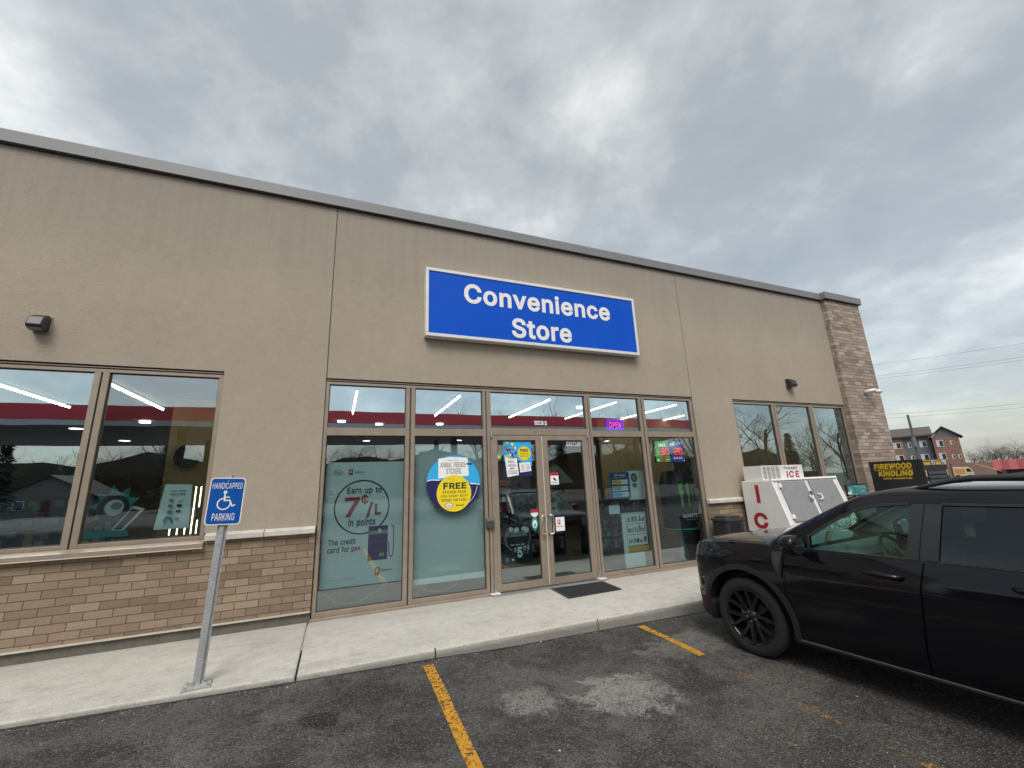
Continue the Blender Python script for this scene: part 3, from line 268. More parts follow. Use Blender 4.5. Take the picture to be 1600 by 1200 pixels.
# ------------------------------------------------------------ mesh helpers
class MB:
    def __init__(s): s.v = []; s.f = []; s.mi = []; s.sm = []; s.cur = 0; s.smooth = False; s.T = None
    def mat(s, i): s.cur = i; return s
    def add(s, vs, fs):
        o = len(s.v)
        for p in vs:
            p = Vector(p)
            if s.T is not None: p = s.T @ p
            s.v.append(p)
        for f in fs: s.f.append(tuple(o + i for i in f)); s.mi.append(s.cur); s.sm.append(s.smooth)
        return s
    def box(s, x0, x1, y0, y1, z0, z1):
        return s.add([(x0, y0, z0), (x1, y0, z0), (x1, y1, z0), (x0, y1, z0), (x0, y0, z1), (x1, y0, z1), (x1, y1, z1), (x0, y1, z1)],
                     [(0, 3, 2, 1), (4, 5, 6, 7), (0, 1, 5, 4), (1, 2, 6, 5), (2, 3, 7, 6), (3, 0, 4, 7)])
    def quad(s, *p): return s.add(p, [tuple(range(len(p)))])
    def ring(s, rings, cap=True, closed=False):
        n = len(rings[0]); vs = [p for r in rings for p in r]; fs = []
        m_ = len(rings)
        for i in range(m_ if closed else m_ - 1):
            a = i * n; b_ = ((i + 1) % m_) * n
            for j in range(n): k = (j + 1) % n; fs.append((a + j, a + k, b_ + k, b_ + j))
        if cap and not closed: fs.append(tuple(reversed(range(n)))); fs.append(tuple(range((m_ - 1) * n, m_ * n)))
        return s.add(vs, fs)
    def cyl(s, p0, p1, r0, r1=None, n=12, cap=True):
        p0 = Vector(p0); p1 = Vector(p1); r1 = r0 if r1 is None else r1
        d = (p1 - p0).normalized(); a = d.orthogonal().normalized(); b_ = d.cross(a)
        rg = lambda c, r: [c + (a * math.cos(2 * math.pi * i / n) + b_ * math.sin(2 * math.pi * i / n)) * r for i in range(n)]
        return s.ring([rg(p0, r0), rg(p1, r1)], cap)
    def tube(s, pts, r, n=8, cap=True):
        pts = [Vector(p) for p in pts]; rr = r if isinstance(r, (list, tuple)) else [r] * len(pts); rings = []
        a = None
        for i, p in enumerate(pts):
            d = (pts[min(i + 1, len(pts) - 1)] - pts[max(i - 1, 0)]).normalized()
            a = d.orthogonal().normalized() if a is None else (a - d * a.dot(d)).normalized()
            b_ = d.cross(a)
            rings.append([p + (a * math.cos(2 * math.pi * k / n) + b_ * math.sin(2 * math.pi * k / n)) * rr[i] for k in range(n)])
        return s.ring(rings, cap)
    def prism(s, pts, axis, a, b_):
        """polygon pts (2-D) extruded along axis from a to b: y -> pts are (x, z); x -> (y, z); z -> (x, y)"""
        def P(p, t): return {'y': (p[0], t, p[1]), 'x': (t, p[0], p[1]), 'z': (p[0], p[1], t)}[axis]
        return s.ring([[P(p, a) for p in pts], [P(p, b_) for p in pts]])
    def lathe(s, prof, axis='x', n=48, c=(0, 0, 0), closed=True):
        c = Vector(c); rings = []
        for i in range(n):
            t = 2 * math.pi * i / n
            rings.append([c + (Vector((h, r * math.cos(t), r * math.sin(t))) if axis == 'x' else Vector((r * math.cos(t), r * math.sin(t), h)) if axis == 'z' else Vector((r * math.cos(t), h, r * math.sin(t)))) for (h, r) in prof])
        k = len(prof); vs = [p for r in rings for p in r]; fs = []
        for i in range(n):
            j = (i + 1) % n
            for q in range(k if closed else k - 1): q2 = (q + 1) % k; fs.append((i * k + q, j * k + q, j * k + q2, i * k + q2))
        return s.add(vs, fs)
    def merge(s, o, mi=None):
        off = len(s.v); s.v += o.v
        for f, m_, q in zip(o.f, o.mi, o.sm): s.f.append(tuple(off + i for i in f)); s.mi.append(m_ if mi is None else mi); s.sm.append(q)
        return s
    def mesh(s, name, mats, origin=(0, 0, 0), fix=True):
        me = bpy.data.meshes.new(name); o = Vector(origin)
        me.from_pydata([tuple(p - o) for p in s.v], [], s.f)
        for m_ in mats: me.materials.append(m_)
        me.polygons.foreach_set('material_index', s.mi); me.polygons.foreach_set('use_smooth', s.sm)
        if fix:
            bm = bmesh.new(); bm.from_mesh(me); bmesh.ops.recalc_face_normals(bm, faces=bm.faces); bm.to_mesh(me); bm.free()
        me.update(); return me
def tag(o, label=None, cat=None, group=None, kind=None):
    if label: o['label'] = label
    if cat: o['category'] = cat
    if group: o['group'] = group
    if kind: o['kind'] = kind
    return o
def thing(name, label, cat, loc=(0, 0, 0), rotz=0, group=None, kind=None):
    o = bpy.data.objects.new(name, None); C.objects.link(o); o.location = loc; o.rotation_euler = (0, 0, rotz); o.empty_display_size = .2
    return tag(o, label, cat, group, kind)
def part(name, mb, mats, parent, local=False, label=None, fix=True):
    """mesh given in world coordinates (or in the thing's own with local=True), linked under parent"""
    if not isinstance(mats, (list, tuple)): mats = [mats]
    root = Vector((0, 0, 0)); p = parent
    while p is not None: root = root + p.location; p = p.parent
    if isinstance(mb, MB): me = mb.mesh(name, mats, (0, 0, 0) if local else root, fix)
    else: me = mb
    o = bpy.data.objects.new(name, me); C.objects.link(o); o.parent = parent
    if label: o['label'] = label
    return o
def boxes(name, lst, mats, parent, bev=0):
    """every box a part of its own"""
    for b_ in lst:
        mb = MB(); mb.box(*b_); o = part(name, mb, mats, parent)
        if bev: bevel(o, bev)
def single(name, mb, mats, label=None, cat=None, group=None, kind=None, origin=None):
    if not isinstance(mats, (list, tuple)): mats = [mats]
    if origin is None:
        xs = [p.x for p in mb.v]; ys = [p.y for p in mb.v]; zs = [p.z for p in mb.v]
        origin = ((min(xs) + max(xs)) / 2, (min(ys) + max(ys)) / 2, min(zs)) if kind is None else (0, 0, 0)
    me = mb.mesh(name, mats, origin); o = bpy.data.objects.new(name, me); C.objects.link(o); o.location = origin
    return tag(o, label, cat, group, kind)
def bevel(o, wd=.008, seg=2, ang=40):
    md = o.modifiers.new('bevel', 'BEVEL'); md.width = wd; md.segments = seg; md.limit_method = 'ANGLE'; md.angle_limit = R(ang); md.harden_normals = False
    return o
_tx = {}
def text2d(s, off=0.0, shear=0.0, space=1.0):
    """flat outline of a line of text as (verts, faces), scaled so that its box is 1 x 1 with origin at lower left; also the aspect"""
    key = (s, off, shear, space)
    if key in _tx: return _tx[key]
    cu = bpy.data.curves.new('t', 'CURVE'); cu.dimensions = '2D'; cu.fill_mode = 'FRONT'; px = 0.0
    for ch in s:
        if ch == ' ' or ch not in GLYPHS: px += .28; continue
        q = GLYPHS[ch].split('|'); cons = []
        for c in q[1:]:
            v = list(map(int, c.split())); x = y = 0; L = []
            for k in range(0, len(v), 2): x += v[k]; y += v[k + 1]; L.append((x, y))
            L = [a for k, a in enumerate(L) if abs(a[0] - L[k - 1][0]) + abs(a[1] - L[k - 1][1]) > 5]; cons.append(L)
        ar = lambda L: sum(L[k - 1][0] * L[k][1] - L[k][0] * L[k - 1][1] for k in range(len(L)))
        sg = 1 if ar(max(cons, key=lambda L: abs(ar(L)))) > 0 else -1
        for L in cons:
            if off:
                G = []
                for k in range(len(L)):
                    a, b_, c = Vector(L[k - 1]), Vector(L[k]), Vector(L[(k + 1) % len(L)]); e1 = (b_ - a).normalized(); e2 = (c - b_).normalized()
                    n1 = Vector((e1.y, -e1.x)); n2 = Vector((e2.y, -e2.x)); qn = n1 + n2; qn = qn / max(qn.length_squared / 2, .5); G.append(b_ + qn * sg * off * 1000)
                L = G
            sp = cu.splines.new('POLY'); sp.points.add(len(L) - 1); sp.use_cyclic_u = True
            for pt, (x, y) in zip(sp.points, L): pt.co = (px + x / 1000 + shear * y / 1000, y / 1000, 0, 1)
        px += int(q[0]) / 1000 * space + off * 1.2
    ob = bpy.data.objects.new('t', cu); C.objects.link(ob); dg = bpy.context.evaluated_depsgraph_get(); dg.update()
    me = bpy.data.meshes.new_from_object(ob.evaluated_get(dg))
    vs = [(v.co.x, v.co.y) for v in me.vertices]; fs = [tuple(p.vertices) for p in me.polygons]
    bpy.data.objects.remove(ob); bpy.data.curves.remove(cu); bpy.data.meshes.remove(me)
    x0 = min(v[0] for v in vs); x1 = max(v[0] for v in vs); y0 = min(v[1] for v in vs); y1 = max(v[1] for v in vs)
    r = ([((a - x0) / (x1 - x0), (b_ - y0) / (y1 - y0)) for a, b_ in vs], fs, (x1 - x0) / (y1 - y0))
    _tx[key] = r; return r
def put(mb, s, x0, x1, z0, z1, y, mi, off=0.012, shear=0.0, axis='y', thick=0.0, space=1.0, keep=False):
    """text filling the rectangle x0..x1, z0..z1 on the plane y, facing -Y (axis 'x': on the plane x=y, x0..x1 run along -Y)"""
    vs, fs, asp = text2d(s, off, shear, space)
    if keep:
        w_ = min(x1 - x0, asp * (z1 - z0)); c = (x0 + x1) / 2; x0, x1 = c - w_ / 2, c + w_ / 2
    mb.mat(mi)
    P = (lambda a, b_, t: (x0 + a * (x1 - x0), y + t, z0 + b_ * (z1 - z0))) if axis == 'y' else (lambda a, b_, t: (y + t, x0 + a * (x1 - x0), z0 + b_ * (z1 - z0)))
    mb.add([P(a, b_, 0) for a, b_ in vs], fs)
    if thick:
        cnt = {}
        for f in fs:
            for i in range(len(f)):
                e_ = (f[i], f[(i + 1) % len(f)]); cnt[tuple(sorted(e_))] = cnt.get(tuple(sorted(e_)), []) + [e_]
        for k, l in cnt.items():
            if len(l) == 1:
                a, b_ = l[0]; mb.add([P(*vs[a], 0), P(*vs[b_], 0), P(*vs[b_], thick), P(*vs[a], thick)], [(0, 1, 2, 3)])
    return mb
def disc(mb, cx, cz, rx, rz, y, mi, n=40, a0=0, a1=360, th=0, face=1):
    mb.mat(mi); pts = [(cx + rx * math.cos(R(a0 + (a1 - a0) * i / n)), y, cz + rz * math.sin(R(a0 + (a1 - a0) * i / n))) for i in range(n if a1 - a0 == 360 else n + 1)]
    return mb.add(pts, [tuple(range(len(pts)))])
def annulus(mb, cx, cz, r0, r1, y, mi, n=48, a0=0, a1=360):
    mb.mat(mi)
    for i in range(n):
        t0 = R(a0 + (a1 - a0) * i / n); t1 = R(a0 + (a1 - a0) * (i + 1) / n)
        mb.quad((cx + r0 * math.cos(t0), y, cz + r0 * math.sin(t0)), (cx + r1 * math.cos(t0), y, cz + r1 * math.sin(t0)), (cx + r1 * math.cos(t1), y, cz + r1 * math.sin(t1)), (cx + r0 * math.cos(t1), y, cz + r0 * math.sin(t1)))
    return mb
def rect(mb, x0, x1, z0, z1, y, mi): mb.mat(mi); return mb.quad((x0, y, z0), (x1, y, z0), (x1, y, z1), (x0, y, z1))
def poly(mb, pts, y, mi): mb.mat(mi); return mb.quad(*[(a, y, b_) for a, b_ in pts])
def boolean(me, cutters, op='DIFFERENCE'):
    """meshes in, mesh out"""
    ob = bpy.data.objects.new('b', me); C.objects.link(ob); cs = []
    for c in cutters:
        co = bpy.data.objects.new('c', c); C.objects.link(co); cs.append(co)
        md = ob.modifiers.new('x', 'BOOLEAN'); md.operation = op; md.object = co; md.solver = 'EXACT'
    dg = bpy.context.evaluated_depsgraph_get(); dg.update()
    r = bpy.data.meshes.new_from_object(ob.evaluated_get(dg))
    bpy.data.objects.remove(ob)
    for co in cs: bpy.data.objects.remove(co)
    return r
def autosmooth(me, ang=35):
    bm = bmesh.new(); bm.from_mesh(me)
    for f in bm.faces: f.smooth = True
    for e_ in bm.edges: e_.smooth = e_.is_manifold and len(e_.link_faces) == 2 and e_.calc_face_angle(0) < R(ang)
    bm.to_mesh(me); bm.free(); return me
def copy_tree(o, parent=None, loc=None, rotz=None, label=None):
    c = o.copy(); C.objects.link(c); c.parent = parent
    if loc is not None: c.location = loc
    if rotz is not None: c.rotation_euler = (0, 0, rotz)
    if label: c['label'] = label
    for ch in list(o.children): copy_tree(ch, c)
    return c
# ------------------------------------------------------------ ground
def kerb_y(x): return 4.83 if x >= -.27 else 4.83 + (-.27 - x) * .075
ZX = [(-700, -.05), (-30, -.05), (-2.4, -.045), (-.3, -.05), (.66, -.075), (1.1, -.082), (1.7, -.112), (3.4, -.132), (4.8, -.15), (30, -.15), (700, -.15)]
def gz(x):
    for (a, za), (b_, zb) in zip(ZX, ZX[1:]):
        if x <= b_: return za + (zb - za) * (x - a) / (b_ - a)
    return -.15
mb = MB(); xs = [a for a, _ in ZX]; ys = [-700, -40, -12, -4, 0, 2, 3, 4, 6.5, 12, 40, 700]
xs = sorted(xs + [-9, -1.2, 2.5, 8])
mb.add([(x, y, gz(x)) for y in ys for x in xs], [(j * len(xs) + i, j * len(xs) + i + 1, (j + 1) * len(xs) + i + 1, (j + 1) * len(xs) + i) for j in range(len(ys) - 1) for i in range(len(xs) - 1)])
single('parking_lot', mb, ASPH, kind='structure', label='worn dark asphalt parking lot with pale dusty patches in front of the store')
def stripe(pts, mat, label):
    mb = MB()
    for (x0, x1, y0), (x2, x3, y1) in zip(pts, pts[1:]): mb.quad((x0, y0, gz(x0) + .004), (x1, y0, gz(x1) + .004), (x3, y1, gz(x3) + .004), (x2, y1, gz(x2) + .004))
    single('parking_line', mb, mat, kind='structure', label=label)
stripe([(.868, .972, 4.685), (.86, .96, 4.0), (.845, .94, 3.4), (.835, .925, 2.6), (.80, .89, 1.0), (.78, .87, -1.0)], YEL, 'yellow parking line in the middle of the picture')
stripe([(3.505, 3.605, 4.735), (3.50, 3.59, 4.2), (3.47, 3.56, 3.72)], YEL, 'bright start of the yellow line beside the black pickup')
stripe([(3.47, 3.56, 3.716), (3.42, 3.52, 3.0), (3.39, 3.49, 2.2), (3.3, 3.4, .2)], YELW, 'worn rest of the yellow line beside the black pickup')
mb = MB()
def slab(x0, x1, z=0.0):
    n = 6; pts = [(x0 + (x1 - x0) * i / n, kerb_y(x0 + (x1 - x0) * i / n)) for i in range(n + 1)]
    mb.prism(pts + [(x1, 6.62), (x0, 6.62)], 'z', -.3, z)
slab(-12, -4.3); slab(-4.286, -.278); slab(-.262, 4.87); slab(4.882, 9.9); slab(9.912, 16)
for x0, x1 in ((-12, 16),): mb.box(x0, x1, 5.6, 6.55, -.35, -.02)
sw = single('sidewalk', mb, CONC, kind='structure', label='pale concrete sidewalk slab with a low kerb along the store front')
bevel(sw, .014, 2, 50)
# thin dark joint saw-cut in the kerb and the tar line where the kerb meets the asphalt
mb = MB(); mb.box(1.018, 1.030, 4.823, 4.86, -.09, .0035); mb.box(3.0, 3.008, 4.825, 4.84, -.13, .002)
for i in range(40):
    x0 = -8 + i * .45; x1 = x0 + .45; mb.quad((x0, kerb_y(x0) - .035, gz(x0) + .003), (x1, kerb_y(x1) - .03 - .02 * math.sin(i * 2.1), gz(x1) + .003), (x1, kerb_y(x1) + .002, gz(x1) + .003), (x0, kerb_y(x0) + .002, gz(x0) + .003))
single('kerb_joint', mb, plain('tar', (.03, .028, .027), .9), kind='structure', label='dark joint between the kerb and the asphalt')

# loose grit along the kerb and a few pale pebbles on the lot
mb = MB(); rg = random.Random(5)
for i in range(700):
    x = rg.uniform(-3.2, 5.5); y = kerb_y(x) - .02 - abs(rg.gauss(0, .07)) if i < 560 else rg.uniform(1.8, 4.7)
    s_ = rg.uniform(.0025, .007) if i % 40 else rg.uniform(.008, .013)
    mb.T = Matrix.Translation((x, y, gz(x) + s_ * .4)) @ Matrix.Rotation(rg.uniform(0, 6), 4, 'Z') @ Matrix.Rotation(rg.uniform(-.5, .5), 4, 'X'); mb.mat(0 if i % 3 else 1); mb.add([(s_, 0, 0), (0, s_ * .8, 0), (-s_ * .9, 0, 0), (0, -s_ * .7, 0), (0, 0, s_ * .7), (0, 0, -s_ * .5)], [(0, 1, 4), (1, 2, 4), (2, 3, 4), (3, 0, 4), (1, 0, 5), (2, 1, 5), (3, 2, 5), (0, 3, 5)])
mb.T = None
single('grit', mb, [plain('grit_grey', (.20, .19, .17), .9, 0, .3, 60), plain('grit_pale', (.50, .47, .42), .9)], 'loose grit and small pale pebbles along the kerb', 'grit', kind='stuff')

# ------------------------------------------------------------ the store
YF = 6.58
B = thing('store_building', 'tan stucco convenience store with brown brick base, long shop front and brick end pillar', 'building', (2, 6.6, 0))
mb = MB()
for x0, x1, z0, z1 in ((-12, -6.5, 1.19, 6.2), (-6.5, -1.522, 3.301, 6.2), (-1.522, -.2445, 1.19, 6.2), (-.2285, 6.838, 3.283, 6.2), (6.852, 8.018, 1.19, 6.2), (8.018, 11.95, 3.283, 6.2)):
    mb.box(x0, x1, YF, 6.86, z0, z1)
part('wall', mb, STUCCO, B)
boxes('control_joint', [(-.2440, -.2290, 6.592, 6.84, 3.29, 6.19), (6.8385, 6.8515, 6.592, 6.84, 3.29, 6.19)], plain('joint_sealant', (.15, .135, .11), .8), B)
for grp in (((-12, -6.5, 1.10), (-6.5, -1.522, 1.045), (-1.522, -.252, 1.10)), ((6.842, 8.018, 1.10), (8.018, 11.95, 1.045))):
    mb = MB()
    for x0, x1, zt in grp: mb.box(x0, x1, 6.572, 6.84, .136, zt)
    part('brick_base', mb, BRICK, B)
boxes('base_flashing', [(-12, -.252, 6.548, 6.85, .118, .1355), (6.842, 11.95, 6.548, 6.85, .118, .1355)], plain('cream_flashing', (.50, .47, .40), .5), B)
boxes('foundation', [(-12, -.252, 6.585, 6.85, -.1, .1175), (6.842, 13.4, 6.585, 6.85, -.1, .1175)], FOUND, B)
for x0, x1 in ((-1.500, -.86), (-.852, -.254), (6.85, 7.60), (7.608, 8.0)):
    mb = MB(); mb.prism([(6.50, 1.105), (6.50, 1.165), (6.515, 1.180), (6.60, 1.196), (6.60, 1.101)], 'x', x0, x1)
    bevel(part('stone_band', mb, STONE, B), .006)
# pillar of brick at the right end, side and back walls, roof deck, coping
mb = MB(); mb.box(11.952, 13.42, 6.452, 17.6, -.1, 6.19); part('pillar', mb, BRICK2, B)
boxes('rear_wall', [(-12, 11.95, 17.3, 17.6, -.1, 6.19), (-12.3, -12.001, 6.58, 17.6, -.1, 6.19)], STUCCO, B)
mb = MB(); mb.box(-12, 11.95, 6.861, 17.3, 5.7, 5.85); part('roof', mb, DARK, B)
mb = MB()
def coping(mb, pts, d=.05):
    mb.prism(pts, 'x', 0, 1)
for x0, x1 in ((-12.35, -3.3), (-3.2985, 5.2), (5.2015, 11.9)): mb.prism([(6.515, 6.178), (6.515, 6.345), (6.53, 6.366), (6.95, 6.372), (6.95, 6.178)], 'x', x0, x1)
mb.prism([(11.895, 6.385), (13.475, 6.385), (13.475, 17.65), (11.895, 17.65)], 'z', 6.178, 6.362)
mb.prism([(11.94, 6.42), (13.43, 6.42), (13.43, 17.6), (11.94, 17.6)], 'z', 6.362, 6.374)
part('coping', mb, COPING, B)
boxes('coping_drip', [(-12.3, 11.9, 6.532, 6.60, 6.165, 6.1775), (11.91, 13.46, 6.405, 6.46, 6.165, 6.1775)], FRAMED, B)

# shop front ------------------------------------------------------------
FM = [FRAME, FRAMED]
def frame_box(mb, x0, x1, z0, z1, y0=6.602, y1=6.70): mb.mat(0); mb.box(x0, x1, y0, y1, z0, z1)
def gasket(mb, x0, x1, z0, z1, y=6.628, t=.010):
    mb.mat(1)
    mb.box(x0, x1, y, y + .03, z1 - t, z1); mb.box(x0, x1, y, y + .03, z0, z0 + t); mb.box(x0, x0 + t, y, y + .03, z0 + t, z1 - t); mb.box(x1 - t, x1, y, y + .03, z0 + t, z1 - t)
def pane(parent, x0, x1, z0, z1, mat, y=6.645):
    mb = MB(); mb.quad((x0 - .01, y, z0 - .01), (x1 + .01, y, z0 - .01), (x1 + .01, y, z1 + .01), (x0 - .01, y, z1 + .01)); return part('pane', mb, mat, parent, fix=False)
def head(mb, x0, x1, z1, zf):
    """three step head: dark recess, slim flashing edge, dark recess, then the frame"""
    mb.mat(1); mb.box(x0, x1, 6.630, 6.72, z1 - .048, z1 - .001); mb.mat(0); mb.box(x0, x1, 6.596, 6.63, z1 - .034, z1 - .019); mb.mat(0); mb.box(x0, x1, 6.602, 6.70, zf, z1 - .048)  # upper dark line: shadow under the stucco given as dark colour
SF = MB(); head(SF, -.238, 6.836, 3.283, 3.195)
glassx = [(-.188, .925), (1.071, 2.191), (2.335, 4.205), (4.324, 5.445), (5.592, 6.775)]
for x0, x1 in ((-.238, -.188), (.925, .988), (1.008, 1.071), (2.191, 2.245), (2.262, 2.310), (4.215, 4.262), (4.276, 4.324), (5.445, 5.508), (5.529, 5.592), (6.775, 6.836)): frame_box(SF, x0, x1, .03, 3.195)
for x0, x1 in ((.988, 1.008), (5.508, 5.529), (2.245, 2.262), (4.262, 4.276)): SF.mat(1); SF.box(x0, x1, 6.615, 6.69, .03, 3.195)
for k, (x0, x1) in enumerate(glassx):
    if k == 2:
        frame_box(SF, 2.310, 4.215, 2.452, 2.572); frame_box(SF, 2.310, x0, 2.572, 3.195); frame_box(SF, x1, 4.215, 2.572, 3.195)
        gasket(SF, x0, x1, 2.572, 3.195)
    else:
        frame_box(SF, x0, x1, 2.432, 2.547); frame_box(SF, x0, x1, .03, .092); gasket(SF, x0, x1, 2.547, 3.195); gasket(SF, x0, x1, .092, 2.432)
SF.mat(0); SF.box(-.25, 2.25, 6.545, 6.70, .001, .030); SF.box(4.27, 6.84, 6.545, 6.70, .001, .030)
sf = bevel(part('shopfront_frame', SF, FM, B), .003, 1)
for k, (x0, x1) in enumerate(glassx):
    pane(sf, x0, x1, 2.572 if k == 2 else 2.547, 3.195, TGLASS)
    if k != 2: pane(sf, x0, x1, .092, 2.432, PGLASS)
mb = MB(); mb.prism([(6.47, .001), (6.50, .016), (6.70, .016), (6.70, .001)], 'x', 2.255, 4.27); part('threshold', mb, ALUM, B)
for nm, x0, x1, gx0, gx1, hs in (('door', 2.318, 3.256, 2.437, 3.145, 1), ('door', 3.270, 4.207, 3.375, 4.085, -1)):
    D = MB(); D.mat(0)
    D.box(x0, gx0, 6.604, 6.656, .022, 2.446); D.box(gx1, x1, 6.604, 6.656, .022, 2.446); D.box(gx0, gx1, 6.604, 6.656, .022, .127); D.box(gx0, gx1, 6.604, 6.656, 2.365, 2.446)
    gasket(D, gx0, gx1, .127, 2.365, 6.618)
    d = bevel(part(nm, D, FM, B), .003, 1)
    mb = MB(); mb.quad((gx0, 6.636, .12), (gx1, 6.636, .12), (gx1, 6.636, 2.37), (gx0, 6.636, 2.37)); part('pane', mb, PGLASS, d, fix=False)
    xa = 3.222 if hs > 0 else 3.306; xb = xa - hs * .062
    pts = [(xa, 6.60, 1.11), (xa, 6.555, 1.11), (xa - hs * .012, 6.54, 1.11), (xb + hs * .012, 6.535, 1.11), (xb, 6.535, 1.098), (xb, 6.535, .827), (xb + hs * .012, 6.535, .815), (xa - hs * .012, 6.54, .815), (xa, 6.555, .815), (xa, 6.60, .815)]
    mb = MB(); mb.smooth = True; mb.tube(pts, .0125, 10); part('handle', mb, plain('brushed_steel', (.62, .58, .52), .3, .85), d)
    hx = x0 + .012 if hs > 0 else x1 - .012
    for z0, z1 in ((2.405, 2.475), (.02, .085)):
        mb = MB(); mb.cyl((hx, 6.592, z0), (hx, 6.592, z1), .019, n=16); mb.cyl((hx, 6.592, z1), (hx, 6.592, z1 + .045), .015, n=16)
        part('pivot', mb, ALUM, d)
mb = MB(); mb.box(3.257, 3.269, 6.596, 6.64, .03, 2.44); part('astragal', mb, plain('pale_weatherstrip', (.62, .58, .50), .5), B)
for x in (2.31, 4.225):
    mb = MB(); mb.box(x - .075, x + .075, 6.50, 6.60, .017, .031); bevel(part('pivot_plate', mb, WHITE, B), .004)
mb = MB(); mb.box(3.272, 3.30, 6.596, 6.604, .955, .985); part('lock_cylinder', mb, ALUM, B)

def window_unit(xs_, z0, z1, zs, x0, x1):
    """xs_: glass spans"""
    Wm = MB(); head(Wm, x0 + .004, x1 - .004, z1, z1 - .09)
    edges = [x0 + .004] + [v for g in xs_ for v in g] + [x1 - .004]
    for a, b_ in zip(edges[::2], edges[1::2]):
        if b_ - a > .09:
            c = (a + b_) / 2; frame_box(Wm, a, c - .009, zs, z1 - .09); frame_box(Wm, c + .009, b_, zs, z1 - .09); Wm.mat(1); Wm.box(c - .009, c + .009, 6.62, 6.69, zs, z1 - .09)
        else: frame_box(Wm, a, b_, zs, z1 - .09)
    for g in xs_:
        frame_box(Wm, g[0], g[1], zs, zs + .045); gasket(Wm, g[0], g[1], zs + .045, z1 - .09)
    o = bevel(part('window', Wm, FM, B), .003, 1)
    for k, g in enumerate(xs_): pane(o, g[0], g[1], zs + .045, z1 - .09, PGLASS if x0 < 0 and k == len(xs_) - 1 else WGLASS)
    mb = MB(); mb.prism([(6.50, z0 - .012), (6.50, z0 + .035), (6.60, z0 + .072), (6.72, z0 + .072), (6.72, z0 + .001), (6.575, z0 + .001), (6.575, z0 - .012)], 'x', x0 - .004, x1 + .016 if x0 < 0 else x1)
    part('sill', mb, FRAME, o)
    mb = MB(); mb.box(x0 - .004, x1 + .016 if x0 < 0 else x1, 6.494, 6.574, z0 - .022, z0 - .0125); part('sill_edge', mb, plain('pale_sill_edge', (.60, .54, .47), .4), o)
window_unit([(-6.44, -5.48), (-5.33, -4.15), (-4.0, -2.888), (-2.739, -1.575)], 1.045, 3.301, 1.118, -6.5, -1.522)
window_unit([(8.072, 9.279), (9.430, 10.608), (10.753, 11.893)], 1.045, 3.283, 1.118, 8.018, 11.945)

# room behind the glass
RM = thing('shop_interior', 'dim shop room behind the glass with tan walls and tiled floor', 'room', (2, 12, 0), kind='structure')
mb = MB(); mb.box(-11.99, 11.95, 6.861, 17.29, -.06, -.004); part('floor', mb, TILE, RM)
mb = MB(); mb.box(-11.99, 11.95, 6.861, 17.29, 3.50, 3.56); part('ceiling', mb, CEIL, RM)
boxes('inner_wall', [(-11.98, 11.94, 16.9, 17.28, .001, 3.49), (-2.2, -.9, 10.2, 10.4, .001, 3.49), (7.2, 11.9, 10.5, 10.7, .001, 3.49), (-11.98, -11.8, 6.87, 16.8, .001, 3.49), (11.8, 11.94, 6.95, 10.4, .001, 3.49)], TAN, RM)
boxes('bulkhead', [(-11.9, -2.3, 13.4, 13.6, 2.2, 3.49), (-.8, 7.1, 13.2, 13.4, 2.9, 3.49)], plain('bulkhead_grey', (.10, .095, .09), .8), RM)
strip = MB(); strip.box(-.014, .014, -1.25, 1.25, -.03, 0); sme = strip.mesh('ceiling_light', [LAMP]);
stripc = MB(); stripc.box(-.026, .026, -1.27, 1.27, 0, .035); scm = stripc.mesh('housing', [WHITE])
names = ['first from the left of the left window', 'over the left window near its mullion', 'over the blank wall behind the stucco', 'behind the leftmost transom pane', 'behind the second transom pane', 'behind the transom over the doors', 'behind the transom with the open sign', 'behind the rightmost transom pane', 'behind the right window']
for i, x in enumerate((-4.95, -3.47, -1.55, .24, 2.24, 4.32, 6.10, 7.95, 9.6)):
    t = thing('ceiling_light', 'linear shop ceiling light ' + names[i], 'ceiling light', (x, 9.45, 3.47), group='linear ceiling lights in the shop')
    o = bpy.data.objects.new('diffuser', sme); C.objects.link(o); o.parent = t; o.location = (0, 0, 0)
    o = bpy.data.objects.new('housing', scm); C.objects.link(o); o.parent = t; o.location = (0, 0, -.008 + .01)
dl = MB(); dl.cyl((0, 0, -.012), (0, 0, .03), .11, n=20); dlm = dl.mesh('downlight', [LAMPW])
for i, (x, y) in enumerate(((-4.4, 12.6), (-3.3, 12.2), (-2.9, 11.0), (.0, 12), (1.0, 12.4), (2.7, 12.2), (5.6, 9.0), (8.8, 8.4))):
    o = bpy.data.objects.new('downlight', dlm); C.objects.link(o); o.location = (x, y, 3.455)
    tag(o, 'small round downlight in the shop ceiling, number seen through the glass', 'downlight', 'round downlights in the shop ceiling')
    o['label'] = 'round white downlight in the shop ceiling ' + ('deep behind the left window, leftmost', 'deep behind the left window, middle of three', 'deep behind the left window, nearest the tan wall', 'behind the first shopfront bay, left', 'behind the first shopfront bay, right', 'behind the second shopfront bay', 'behind the bay with the open sign', 'at the top of the right window')[i]
